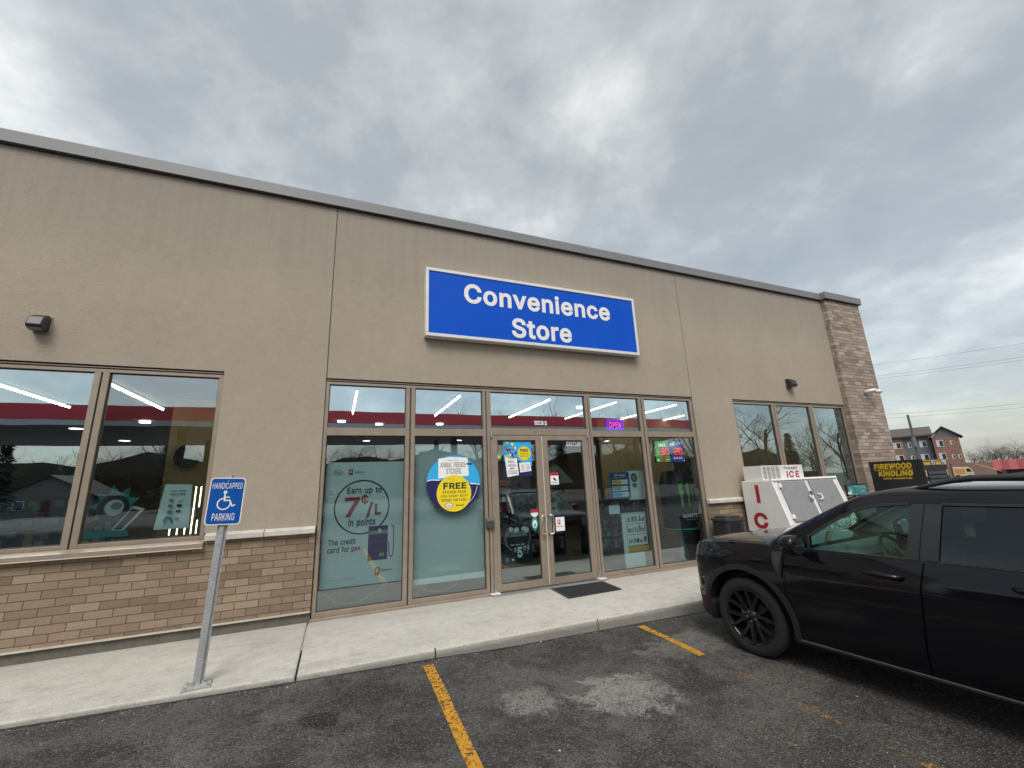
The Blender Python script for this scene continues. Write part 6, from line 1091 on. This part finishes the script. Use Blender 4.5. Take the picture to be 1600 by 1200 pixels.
# black drinks cooler with green claw marks
Cl = thing('drinks_cooler', 'black barrel drinks cooler with green claw marks and MONSTER lettering in the rightmost bay', 'drinks cooler', (6.65, 7.15, 0))
mb = MB(); mb.smooth = True; mb.lathe([(.62, .30), (.64, .32), (1.50, .33), (1.74, .26), (1.78, .24), (1.78, .0005), (.62, .0005)], 'z', 40, (6.68, 7.22, 0)); part('barrel', mb, plain('cooler_black', (.008, .009, .011), .4), Cl)
mb = MB(); mb.smooth = True; mb.lathe([(.60, .34), (.62, .34), (.62, .0005), (.60, .0005)], 'z', 40, (6.68, 7.22, 0)); part('tray', mb, PTL, Cl)
mb = MB(); mb.smooth = True; mb.tube([(6.68, 7.22, .0), (6.68, 7.22, .3), (6.68, 7.22, .6)], [.18, .05, .10], 16); part('foot', mb, PGY, Cl)
mb = MB()
for k in range(3):
    x = 6.50 + k * .15
    q = [(x, 1.50), (x + .075, 1.53), (x + .06, 1.40), (x + .085, 1.33), (x + .05, 1.22), (x + .06, 1.12), (x + .03, 1.02), (x + .01, 1.14), (x + .025, 1.24), (x - .005, 1.34)]
    mb.mat(0); mb.quad(*[(a, 7.22 - math.sqrt(max(.3305 ** 2 - (a - 6.68) ** 2, 0)) - .012, b_) for a, b_ in q])
part('claw_marks', mb, plain('claw_green', (.16, .42, .06), .5), Cl, fix=False)
mb = MB(); put(mb, 'MONSTER', 6.46, 6.90, .84, .91, 6.865, 0, .02); put(mb, 'ENERGY', 6.52, 6.84, .79, .81, 6.865, 0, space=1.5); part('lettering', mb, PT, Cl, fix=False)
# stocked shelving deep in the shop
def goods(name, sx_, sz_, a, seed):
    b = NB(name); v = b.coord((sx_, sx_, sz_), loc=(seed, seed, 0)); br = b.new('ShaderNodeTexVoronoi', feature='F1', distance='CHEBYCHEV'); br.inputs['Scale'].default_value = 1; b.link(v, br.inputs['Vector'])
    hs_ = b.new('ShaderNodeHueSaturation'); b.link(br.outputs['Color'], hs_.inputs['Color']); hs_.inputs['Saturation'].default_value = .75; hs_.inputs['Value'].default_value = a
    b.base(b.mix(b.ramp(br.outputs[0], [(.36, 0.0), (.46, 1.0)]), hs_.outputs[0], (.01, .01, .01)), .5); return b.m
GD = goods('packed_goods', 9, 6, .55, 1.3); GD2 = goods('packed_goods_bright', 7, 5, .8, 4.1)
for i, (x0, x1, y, z1, mt) in enumerate(((2.4, 3.5, 9.0, 1.45, GD), (3.7, 5.0, 9.2, 1.5, GD), (5.4, 7.0, 8.6, 1.2, GD), (-4.6, -3.0, 8.2, 1.75, GD), (-6.4, -4.9, 8.6, 1.7, GD2), (8.3, 9.6, 8.4, 2.1, GD), (9.9, 11.3, 8.2, 1.6, GD2), (-.6, 1.9, 9.5, 1.4, GD))):
    t = thing('display_shelf', ('black stocked shelf deep behind the left door', 'black stocked shelf deep behind the right door', 'stocked shelf behind the two bays right of the doors', 'stocked shelf behind the left window near its mullion', 'stocked shelf at the far left of the left window', 'tall dark shelf behind the first pane of the right window', 'shelf with yellowish goods behind the last pane of the right window', 'stocked shelf hidden behind the two pale sheets')[i], 'shelf', ((x0 + x1) / 2, y, 0), group='stocked shelves in the shop')
    mb = MB()
    for k in range(5):
        z = .12 + k * (z1 - .12) / 4; mb.box(x0, x1, y - .02, y + .5, z - .02, z)
    mb.box(x0 - .02, x0, y, y + .5, .0, z1); mb.box(x1, x1 + .02, y, y + .5, .0, z1); mb.box(x0, x1, y + .46, y + .48, .0, z1); part('rack', mb, BLACK, t)
    mb = MB()
    for k in range(4):
        z = .12 + k * (z1 - .12) / 4; mb.box(x0 + .01, x1 - .01, y + .03, y + .44, z + .002, z + (z1 - .12) / 4 - .07)
    part('stock', mb, mt, t)
for i, (x0, x1, z0, z1, yy, cc, lb) in enumerate(((2.60, 3.45, 1.62, 1.74, 8.6, W_, 'upper pale menu strip'), (2.60, 3.45, 1.44, 1.56, 8.6, W_, 'middle pale menu strip'), (2.60, 3.45, 1.28, 1.38, 8.6, W_, 'lower pale menu strip'))):
    mb = MB(); mb.mat(cc); mb.box(x0, x1, yy, yy + .01, z0, z1)
    rect(mb, x0 + .05, x0 + .25, z0 + .03, z1 - .03, yy - .001, PMATS.index(PG)); rect(mb, x0 + .35, x1 - .1, z0 + .045, z1 - .06, yy - .001, GY)
    poster('menu_strip', mb, lb + ' hanging behind the left door', 'menu strip', 'menu strips behind the left door')
mb = MB(); mb.mat(R_); mb.box(2.62, 3.30, 8.3, 8.31, 1.10, 1.24); poly(mb, [(2.8, 1.10), (3.05, 1.24), (3.12, 1.10)], 8.298, W_); rect(mb, 2.75, 2.85, 1.14, 1.22, 8.297, W_); poster('shelf_banner', mb, 'red and white banner on the shelf behind the left door', 'banner')
mb = MB(); mb.mat(W_); mb.box(3.95, 4.45, 8.4, 8.41, 1.02, 1.22)
for k in range(4): rect(mb, 3.98 + k * .11, 4.06 + k * .11, 1.07, 1.12, 8.398, K_)
poster('price_card', mb, 'pale price card on the shelf behind the right door', 'price card')
mb = MB(); mb.mat(W_); poly(mb, [(4.35, 1.9), (4.75, 2.05), (5.2, 1.62), (4.6, 1.62)], 8.9, W_); disc(mb, 4.75, 1.78, .09, .1, 8.898, O_, 18); poster('hanging_card', mb, 'slanted white promotional card hanging behind the right door', 'promotional card')
# left window: leaning poster, light bars, sunburst display, wall clock
mb = MB(); y = 6.80; mb.mat(W_); mb.quad((-2.115, y, 1.26), (-1.745, y - .02, 1.262), (-1.765, y - .02, 1.80), (-2.055, y, 1.815)); yy = y - .027
put(mb, 'share points', -1.99, -1.82, 1.715, 1.74, yy, K_, .02); put(mb, 'share love', -1.985, -1.825, 1.675, 1.70, yy, K_, .02)
for k in range(3): rect(mb, -1.99, -1.945, 1.60 - k * .07, 1.63 - k * .07, yy, GY); rect(mb, -1.90, -1.85, 1.60 - k * .07, 1.63 - k * .07, yy, (W_, K_, K_)[k])
annulus(mb, -1.975, 1.365, .028, .048, yy, TL, 24, -30, 210); rect(mb, -1.90, -1.86, 1.37, 1.40, yy, GY)
poster('window_poster', mb, 'pale poster reading share points in the lower right of the left window')
LB = emit('light_bar', (1.0, .88, .55), 6)
for i, (x, z0, z1) in enumerate(((-1.985, 1.175, 1.275), (-1.905, 1.175, 1.275), (-1.825, 1.175, 1.275), (-1.757, 1.175, 1.775), (-1.700, 1.175, 1.345), (-1.700, 1.51, 1.775))):
    mb = MB(); mb.box(x - .0055, x + .0055, 6.93, 6.94, z0, z1); single('light_bar', mb, LB, ('short warm light bar, leftmost under the share points poster', 'short warm light bar, middle of three under the poster', 'short warm light bar, rightmost of three under the poster', 'long warm light bar right of the share points poster', 'lower light bar at the right edge of the left window', 'upper light bar at the right edge of the left window')[i], 'light bar', 'warm light bars in the left window')
mb = MB(); y = 7.3; cx_, cz_ = -2.72, 1.55; q = []
for k in range(18): r_ = .27 if k % 2 else .17; q.append((cx_ + r_ * math.cos(R(k * 20)), cz_ + r_ * math.sin(R(k * 20)) + .02))
mb.mat(TL); mb.ring([[(a, y, b_) for a, b_ in q], [(a, y + .01, b_) for a, b_ in q]]); annulus(mb, cx_ - .01, cz_ - .01, .10, .17, y - .002, K_, 32); disc(mb, cx_, cz_, .10, .10, y - .003, W_, 24); disc(mb, cx_ + .02, cz_ + .02, .06, .05, y - .004, PMATS.index(PGY), 16)
poly(mb, [(cx_ + .0, 1.26), (cx_ + .13, 1.25), (cx_ + .33, 1.52), (cx_ + .20, 1.56)], y - .005, W_); poly(mb, [(cx_ + .03, 1.27), (cx_ + .11, 1.265), (cx_ + .28, 1.50), (cx_ + .19, 1.525)], y - .006, K_); poly(mb, [(cx_ - .32, 1.18), (cx_ + .20, 1.18), (cx_ + .17, 1.27), (cx_ - .25, 1.27)], y - .003, TL)
poster('sunburst_display', mb, 'teal sunburst cut-out with a dark ring standing in the left window', 'display')
t = thing('wall_clock', 'round dark medallion hanging on the tan wall behind the left window', 'wall medallion', (-2.205, 9.9, 2.37))
mb = MB(); mb.smooth = False; mb.cyl((-2.62, 9.55, 2.39), (-2.62, 9.60, 2.39), .20, n=36); part('disc', mb, plain('medallion_brown', (.05, .035, .022), .5, 0, .4, 18), t)
mb = MB(); mb.smooth = True; mb.ring([[(-2.62 + (.20 + .02 * math.cos(b_)) * math.cos(a), 9.55 + .02 * math.sin(b_), 2.39 + (.20 + .02 * math.cos(b_)) * math.sin(a)) for b_ in [2 * math.pi * j / 6 for j in range(6)]] for a in [2 * math.pi * i / 30 for i in range(30)]], closed=True); part('rim', mb, plain('medallion_rim', (.02, .017, .014), .4), t)
mb = MB(); mb.box(-2.96, -2.0, 9.62, 9.8, .001, 3.49); single('tan_column', mb, TAN, 'tan painted column behind the right pane of the left window', 'column')
# ------------------------------------------------------------ fuel canopy behind the camera (seen in the glass)
CA = thing('fuel_canopy', 'long flat fuel station canopy with red fascia and white soffit, mirrored in the shop glass', 'fuel canopy', (0, -21, -.1))
CR = plain('canopy_red', (.80, .06, .09), .4, 0, .05)
mb = MB(); mb.box(-34, 33, -14.95, -14.80, 5.80, 6.58); mb.box(-34, 33, -27.2, -27.05, 5.72, 6.56); mb.box(-34.15, -34, -27.2, -14.8, 5.72, 6.56); mb.box(33, 33.15, -27.2, -14.8, 5.72, 6.56); part('fascia', mb, CR, CA)
mb = MB(); mb.box(-34, 33, -14.94, -14.81, 5.52, 5.795); mb.box(-33.99, 32.99, -27.04, -14.96, 5.76, 6.4); part('soffit', mb, plain('soffit_white', (.62, .63, .63), .6), CA)
for x in (-26, -9, 8, 25):
    for y in (-18, -24): mb = MB(); mb.box(x - .2, x + .2, y - .15, y + .15, -.1, 5.76); part('column', mb, DARK, CA)
for x in (-30, -22, -14, -6, 2, 10, 18, 26):
    for y in (-18, -24): mb = MB(); mb.cyl((x, y, 5.735), (x, y, 5.76), .28, n=16); part('soffit_light', mb, LAMPW, CA)
def fuel_pump(x, y, label):
    t = thing('fuel_pump', label, 'fuel pump', (x, y, -.05), group='fuel pumps under the canopy')
    mb = MB(); mb.box(-.45, .45, -.25, .25, 0, 1.5); part('cabinet', mb, WHITE, t, True)
    mb = MB(); mb.box(-.5, .5, -.3, .3, 1.5, 2.2); part('head', mb, CR, t, True)
    mb = MB(); mb.tube([(.46, .1, 1.9), (.7, .15, 1.6), (.72, .15, .5), (.5, .1, .3), (.47, .1, 1.1)], .02, 6); part('hose', mb, BLACK, t, True)
    mb = MB(); mb.box(-.3, .3, .251, .26, .9, 1.35); part('display', mb, DARK, t, True)
for i, x in enumerate((-20, -4, 13, 28)): fuel_pump(x, -21, 'white and red fuel pump under the canopy, ' + ('far left one', 'left of the doors as mirrored', 'right of the doors as mirrored', 'far right one')[i])

# ------------------------------------------------------------ trees
BARK = plain('bark', (.075, .062, .054), .9, 0, .2, 3)
TWIG = plain('twigs', (.105, .088, .078), .95, 0, .2, 1)
EVER = plain('evergreen_needles', (.018, .035, .018), .9, 0, .35, 2)
def tree_meshes(seed, h, levels=4, spread=.55):
    rnd = random.Random(seed); tr = MB(); cr_ = MB()
    def grow(p, d, L_, r, lv):
        n = 3 if lv else 5; pts = [p]; q = p.copy(); dd = d.copy()
        for i in range(n):
            dd = (dd + Vector((rnd.gauss(0, .10), rnd.gauss(0, .10), .04))).normalized(); q = q + dd * L_ / n; pts.append(q.copy())
        rr = [r * (1 - .45 * i / n) for i in range(n + 1)]
        (tr if lv < 2 else cr_).tube(pts, rr, 6 if lv == 0 else 4 if lv == 1 else 3, cap=False)
        if lv >= levels:
            return
        kids = (7, 5, 5, 5)[lv] if lv < 4 else 4
        for k in range(kids):
            t = .3 + .7 * (k + rnd.random()) / kids; i = min(int(t * n), n - 1); b0 = pts[i].lerp(pts[i + 1], t * n - i)
            ax = dd.orthogonal().normalized(); ax = Matrix.Rotation(rnd.uniform(0, 2 * math.pi), 3, dd) @ ax
            nd_ = (dd * (1 - spread) + ax * spread + Vector((0, 0, .18))).normalized()
            grow(b0, nd_, L_ * rnd.uniform(.48, .72), r * (1 - .45 * t) * .5, lv + 1)
    grow(Vector((0, 0, 0)), Vector((0, 0, 1)), h * .52, h * .018, 0)
    return tr.mesh('trunk', [BARK], fix=False), cr_.mesh('crown', [TWIG], fix=False)
def evergreen_meshes(seed, h):
    rnd = random.Random(seed); tr = MB(); tr.cyl((0, 0, 0), (0, 0, h * .95), h * .018, .02, 6); c = MB()
    for i in range(1500):
        t = rnd.random() ** .8; z = h * (.10 + .9 * t); R_ = h * .19 * (1 - t) + .15; a = rnd.uniform(0, 6.283); r_ = R_ * (rnd.random() ** .4) * (1 + .2 * math.sin(z * 5)); p = Vector((r_ * math.cos(a), r_ * math.sin(a), z - r_ * .25))
        s_ = h * .035 * rnd.uniform(.6, 1.3); o_ = Vector((math.cos(a), math.sin(a), -.25)) * s_ * 1.6; sd_ = Vector((-math.sin(a), math.cos(a), rnd.uniform(-.3, .3))) * s_ * .6
        c.add([p - sd_, p + o_ * .5 - sd_ * .6, p + o_, p + o_ * .5 + sd_ * .6, p + sd_], [(0, 1, 2, 3, 4)])
    return tr.mesh('trunk', [BARK], fix=False), c.mesh('crown', [EVER], fix=False)
BT = [tree_meshes(s_, 10, 4, .5 + .06 * (s_ % 3)) for s_ in (1, 2, 3, 4)]
ET = [evergreen_meshes(s_, 10) for s_ in (11, 12)]
def plant(kind, i, x, y, h, rot, label, group):
    t = thing('bare_tree' if kind == 'b' else 'evergreen_tree', label, 'tree', (x, y, gz(x) - .05), rot, group)
    for me, nm in zip((BT if kind == 'b' else ET)[i], ('trunk', 'crown')):
        o = bpy.data.objects.new(nm, me); C.objects.link(o); o.parent = t
    t.scale = (h / 10,) * 3; return t
def pol(az, d): return d * math.sin(R(az)), d * math.cos(R(az))
rnd = random.Random(21)
azs = [69.6, 70.05, 70.5, 70.9, 71.3, 71.7, 72.1, 72.5, 72.9, 73.4, 73.9, 69.9, 70.7, 71.5, 72.3, 73.1]
lab = 'bare brown tree in the far tree line above the pickup roof'
for i, az in enumerate(azs):
    x, y = pol(az, 150 + (i % 3) * 14 + (30 if i > 10 else 0)); plant('b', i % 4, x, y, (6.6, 7.4, 8.6, 7.9, 8.8, 7.2, 8.0, 8.6, 7.0)[i % 9], rnd.uniform(0, 6), lab, 'bare trees in the far tree line')
for i, (x, y, h) in enumerate(((-38, -52, 15), (-12, -58, 13), (2, -60, 12), (19, -48, 17), (31, -50, 18), (45, -46, 17), (58, -44, 18), (72, -40, 19), (-55, -50, 14), (62, -62, 20), (86, -60, 20), (100, -44, 19), (112, -58, 18), (8, -75, 16), (-26, -74, 17))):
    plant('b', i % 4, x, y, h, rnd.uniform(0, 6), 'tall bare tree behind the fuel canopy, mirrored in the shop glass', 'bare trees behind the fuel canopy')
for i, (x, y, h) in enumerate(((-23, -64, 12), (-39, -60, 10), (-52, -58, 9), (-8, -66, 9), (13, -60, 8), (38, -56, 11), (51, -52, 12), (78, -52, 12), (95, -52, 11))):
    plant('e', i % 2, x, y, h, rnd.uniform(0, 6), 'dark evergreen tree behind the fuel canopy, mirrored in the shop glass', 'evergreen trees behind the fuel canopy')

# the bare wood that closes the view across the road: one dense mass of stems and twigs
wt, wc = tree_meshes(77, 10, 3, .55); WM = MB(); WM.mat(0); base_v = [v.co.copy() for v in wc.vertices]; base_f = [tuple(p.vertices) for p in wc.polygons]; tv = [v.co.copy() for v in wt.vertices]; tf = [tuple(p.vertices) for p in wt.polygons]
for i in range(110):
    x = -150 + i * 3.1 + rnd.uniform(-1, 1); y = -84 - rnd.uniform(0, 14); h = rnd.uniform(1.15, 1.5); WM.T = Matrix.Translation((x, y, -.2)) @ Matrix.Rotation(rnd.uniform(0, 6), 4, 'Z') @ Matrix.Diagonal((h * 1.3, h * 1.3, h, 1))
    WM.add(tv, tf); WM.add(base_v, base_f)
me = WM.mesh('far_wood', [TWIG], fix=False); o = bpy.data.objects.new('far_wood', me); C.objects.link(o); tag(o, 'brown leafless wood across the road, mirrored low in the shop glass', 'wood', kind='stuff')
mb = MB(); n = 60
for i in range(n):
    x0 = -155 + i * 5.2; h = 9.2 + 1.1 * math.sin(i * 1.7) + .8 * math.sin(i * .6); mb.add([(x0, -92, -.2), (x0 + 5.2, -92, -.2), (x0 + 5.2, -92, 9.2 + 1.1 * math.sin((i + 1) * 1.7) + .8 * math.sin((i + 1) * .6)), (x0, -92, h), (x0, -110, -.2), (x0 + 5.2, -110, -.2)], [(0, 1, 2, 3), (3, 2, 5, 4)])
single('brush_bank', mb, plain('brush', (.07, .058, .042), .95, 0, .3, .4), 'low brown brushy bank behind the leafless wood', 'bank', kind='stuff')

# ------------------------------------------------------------ houses mirrored in the glass
def house(name, label, x, y, w_, d_, h_, wallm, roofm, rz=0):
    t = thing(name, label, 'house', (x, y, -.1), rz)
    mb = MB(); mb.box(-w_ / 2, w_ / 2, -d_ / 2, d_ / 2, 0, h_); mb.prism([(-w_ / 2, h_), (w_ / 2, h_), (0, h_ + w_ * .28)], 'y', -d_ / 2, d_ / 2); part('wall', mb, wallm, t, True)
    mb = MB(); q = w_ / 2 + .4; k = .56
    mb.prism([(-q, h_ - .18), (0, h_ + w_ * .28 + .05), (q, h_ - .18), (q, h_ + .0), (0, h_ + w_ * .28 + .25), (-q, h_ + .0)], 'y', -d_ / 2 - .4, d_ / 2 + .4); part('roof', mb, roofm, t, True)
    for xx in (-w_ * .28, w_ * .28):
        mb = MB(); mb.box(xx - .6, xx + .6, d_ / 2, d_ / 2 + .05, 1.0, 2.2); f = part('window', mb, WHITE, t, True); mb = MB(); mb.box(xx - .5, xx + .5, d_ / 2 + .05, d_ / 2 + .06, 1.1, 2.1); part('pane', mb, plain('dark_window', (.02, .025, .03), .1), f, True)
    mb = MB(); mb.box(-.5, .5, d_ / 2, d_ / 2 + .05, 0, 2.1); part('door', mb, plain('house_door', (.12, .03, .02), .5), t, True)
ROOFG = plain('grey_shingles', (.085, .082, .08), .9, 0, .15, 2); SID = plain('pale_siding', (.20, .19, .175), .7); RB = mk_brick('red_brick', (.19, .105, .085), (.25, .14, .11), (.31, .19, .155), (.22, .18, .16), bw=.25, rh=.08)
house('house', 'pale gabled house across the road, mirrored in the left window', -37, -70, 10, 8, 2.7, SID, ROOFG)
house('house', 'brick gabled house across the road, mirrored in the first bay', -4, -68, 11, 9, 3.0, RB, ROOFG)
house('house', 'grey gabled house across the road, mirrored in the last bay', 30, -70, 12, 9, 3.2, plain('grey_siding', (.22, .23, .24), .7), ROOFG)
CW = thing('added_building', 'unseen dark building with red roof edge, added left of the lot for reflections in the pickup', 'building', (-32, -2, -.1))  # unseen building, added to darken what the pickup's side reflects
mb = MB(); mb.box(-40, -24, -22, 9, -.1, 5.2); part('wall', mb, plain('charcoal_panel', (.05, .05, .052), .7), CW)
mb = MB(); mb.box(-40.2, -23.8, -22.2, 9.2, 5.2, 5.9); part('roof_edge', mb, CR, CW)
for y in (-18, -12, -6, 0, 6): mb = MB(); mb.box(-24, -23.93, y - 1.8, y + 1.8, 0, 3.6); part('bay_door', mb, plain('bay_door_grey', (.12, .12, .12), .5), CW)

# ------------------------------------------------------------ far buildings on the right
az0, d0 = 68.95, 140.0
ox, oy = pol(az0, d0)
A = thing('apartment_building', 'red brick and grey apartment building with pitched brown roof behind the pillar', 'apartment building', (ox, oy, -.15), R(-az0 + 3))
FB = RB; GS = plain('grey_panel_siding', (.11, .125, .135), .8, 0, .1, 1); RF = plain('brown_shingles', (.10, .082, .072), .9, 0, .15, .6)
mb = MB(); mb.box(-20, -9.4, 0, 12, 0, 9.3); part('brick_wall', mb, FB, A, True); mb = MB(); mb.box(-4.3, 0, -1.2, 12, 0, 8.5); part('brick_wall', mb, FB, A, True)
mb = MB(); mb.box(-9.4, -4.3, .2, 12, 0, 9.3); mb.prism([(-4.3, 8.5), (0, 8.5), (-2.0, 10.45), (-2.5, 10.45)], 'y', -1.2, 6); part('grey_wall', mb, GS, A, True)
mb = MB(); mb.prism([(-.6, 9.25), (6, 11.5), (12.6, 9.25), (12.6, 9.4), (6, 11.65), (-.6, 9.4)], 'x', -20.5, -4.0); part('roof', mb, RF, A, True)
mb = MB(); mb.prism([(-4.9, 8.35), (-2.25, 10.75), (.75, 8.2), (.75, 8.4), (-2.25, 11.0), (-4.9, 8.6)], 'y', -1.7, 6); part('gable_roof', mb, RF, A, True)
mb = MB(); mb.box(-4.75, -4.45, -.1, .1, 0, 9.2); mb.box(-20.5, -4.4, -.62, -.55, 9.05, 9.3); part('drainpipe', mb, DARK, A, True)
for (x, z, w_, h_, yy) in ((-10.6, 6.5, 1.5, 1.5, 0), (-6.0, 6.5, 1.3, 1.5, .2), (-3.2, 6.3, 1.2, 1.5, -1.2), (-1.3, 6.6, .5, .9, -1.2), (-8.4, 6.6, .6, 1.2, .2), (-10.6, 3.5, 1.5, 1.5, 0), (-6.2, 3.4, 1.4, 1.5, .2), (-3.3, 3.4, 1.2, 1.5, -1.2), (-1.6, 3.5, .5, .9, -1.2), (-.6, 3.5, .5, .9, -1.2), (-8.4, 3.5, .6, 1.2, .2), (-14.5, 6.5, 1.5, 1.5, 0), (-14.5, 3.5, 1.5, 1.5, 0)):
    mb = MB(); mb.box(x - w_ / 2, x + w_ / 2, yy - .06, yy, z, z + h_); f = part('window', mb, plain('pale_window_frame', (.50, .51, .50), .6), A, True)
    mb = MB(); mb.box(x - w_ * .05, x + w_ * .42, yy - .08, yy - .06, z + .15, z + h_ - .15); part('pane', mb, plain('dark_window', (.02, .025, .03), .1), f, True)
# utility pole in front of it
def utility_pole(x, y, h, label, arm=False):
    t = thing('utility_pole', label, 'utility pole', (x, y, gz(x)))
    mb = MB(); mb.cyl((0, 0, 0), (0, 0, h), .17, .12, 10); part('shaft', mb, plain('weathered_wood', (.12, .11, .10), .9, 0, .2, 3), t, True)
    mb = MB(); mb.cyl((-.32, -.1, h * .52), (-.32, -.1, h * .66), .2, n=12); part('transformer', mb, plain('transformer_grey', (.14, .15, .16), .6), t, True)
    mb = MB(); mb.box(-.9, .9, -.06, .06, h - .8, h - .65); part('crossarm', mb, plain('weathered_wood', (.12, .11, .10), .9), t, True) if arm else None
    return t
x, y = pol(65.95, 72); utility_pole(x, y, 8.3, 'wooden utility pole with a grey can in front of the brick apartment building')
# overhead lines strung across the view between tall poles outside the picture
pa = pol(45, 72); pb = pol(96, 88)
for (x, y), l in ((pa, 'tall wooden line pole hidden behind the store'), (pb, 'tall wooden line pole outside the picture on the right')): utility_pole(x, y, 18, l, True)
WIRE = plain('wire', (.13, .13, .14), .6)
def wire(el, sag, label, off=0, r=.016, tilt=0.0):
    mb = MB(); pts = []
    for i in range(41):
        t = i / 40; x = pa[0] + (pb[0] - pa[0]) * t + off; y = pa[1] + (pb[1] - pa[1]) * t + off
        dd = math.hypot(x, y); pts.append((x, y, el + tilt * t - sag * 4 * t * (1 - t)))
    mb.tube(pts, r, 4); single('overhead_wire', mb, WIRE, label, 'wire', 'overhead wires across the sky')
for z0, sg, l, off, ti in ((16.6, 2.1, 'highest overhead wire crossing the sky right of the pillar', 0, .3), (15.1, 2.1, 'upper wire of the middle pair right of the pillar', 0, .3), (15.0, 2.25, 'lower wire of the middle pair right of the pillar', .5, .3), (10.3, 2.1, 'upper wire of the low pair above the apartment roof', 0, -.3), (9.75, 2.0, 'lower wire of the low pair above the apartment roof', .4, -.2)): wire(z0, sg, l, off, .015, ti)
# low brown wall, red roofed shed, small cream van, yellow barrier
mb = MB(); x1, y1 = pol(68.0, 100); x2, y2 = pol(71.3, 104); d = Vector((x2 - x1, y2 - y1, 0)).normalized(); nn_ = Vector((-d.y, d.x, 0))
def wallseg(mb, x1, y1, x2, y2, z0, z1, th=.4):
    d = Vector((x2 - x1, y2 - y1, 0)).normalized(); n_ = Vector((-d.y, d.x, 0)) * th; a = Vector((x1, y1, 0)); b_ = Vector((x2, y2, 0))
    mb.add([a + Vector((0, 0, z0)), b_ + Vector((0, 0, z0)), b_ + n_ + Vector((0, 0, z0)), a + n_ + Vector((0, 0, z0)), a + Vector((0, 0, z1)), b_ + Vector((0, 0, z1)), b_ + n_ + Vector((0, 0, z1)), a + n_ + Vector((0, 0, z1))], [(0, 3, 2, 1), (4, 5, 6, 7), (0, 1, 5, 4), (1, 2, 6, 5), (2, 3, 7, 6), (3, 0, 4, 7)])
wallseg(mb, x1, y1, x2, y2, -.2, 2.15); single('boundary_wall', mb, plain('brown_render', (.17, .115, .095), .85, 0, .12, .5), 'low brown wall far beyond the pickup roof', 'wall')
RS = thing('red_roof_shed', 'low shed with a slanted striped red roof at the right edge above the pickup', 'shed', (*pol(72.2, 84), -.15), R(-72.2))
mb = MB(); mb.box(-2.2, 7, 0, 4, 0, 1.1); part('wall', mb, plain('dark_red_wall', (.07, .02, .02), .8), RS, True)
mb = MB()
for k in range(14): mb.mat(k % 2); x = -2.4 + k * .7; mb.add([(x, -.5, 1.15), (x + .7, -.5, 1.15), (x + .7, 3, 2.4), (x, 3, 2.4), (x, 4.3, 1.15), (x + .7, 4.3, 1.15)], [(0, 1, 2, 3), (3, 2, 5, 4)])
part('roof', mb, [plain('roof_red', (.30, .06, .065), .6), plain('roof_dark_red', (.20, .03, .035), .6)], RS, True)
V = thing('cream_van', 'small cream van with an orange side panel beyond the pickup roof', 'van', (*pol(68.65, 86), -.15), R(-68.65))
mb = MB(); mb.prism([(-.95, .35), (.95, .35), (1.02, .8), (.85, 1.35), (.62, 1.62), (-.95, 1.68)], 'y', 0, 1.6); bevel(part('body', mb, plain('cream_paint', (.55, .45, .30), .4), V, True), .06, 3)
mb = MB(); mb.box(-.8, .15, -.02, 0, .75, 1.4); part('side_panel', mb, plain('orange_panel', (.50, .24, .07), .5), V, True)
mb = MB(); mb.prism([(.35, 1.0), (.82, 1.0), (.68, 1.42), (.35, 1.42)], 'y', -.02, 0); part('window', mb, plain('dark_window', (.02, .025, .03), .1), V, True)
for xx in (-.6, .6): mb = MB(); mb.cyl((xx, -.03, .3), (xx, .17, .3), .3, n=20); part('wheel', mb, TYRE, V, True)
Y = thing('barrier_arm', 'slanted yellow barrier arm in front of the low brown wall', 'barrier', (*pol(70.6, 70), -.15), R(-70.6))
mb = MB(); mb.add([(-1.3, 0, 1.95), (-1.3, .08, 1.95), (.55, .08, 1.0), (.55, 0, 1.0), (-1.3, 0, 2.03), (-1.3, .08, 2.03), (.55, .08, 1.08), (.55, 0, 1.08)], [(0, 3, 2, 1), (4, 5, 6, 7), (0, 1, 5, 4), (1, 2, 6, 5), (2, 3, 7, 6), (3, 0, 4, 7)]); part('arm', mb, plain('barrier_yellow', (.60, .36, .05), .5), Y, True)
mb = MB(); mb.box(.5, .8, -.1, .2, 0, 1.15); part('post', mb, DARK, Y, True)
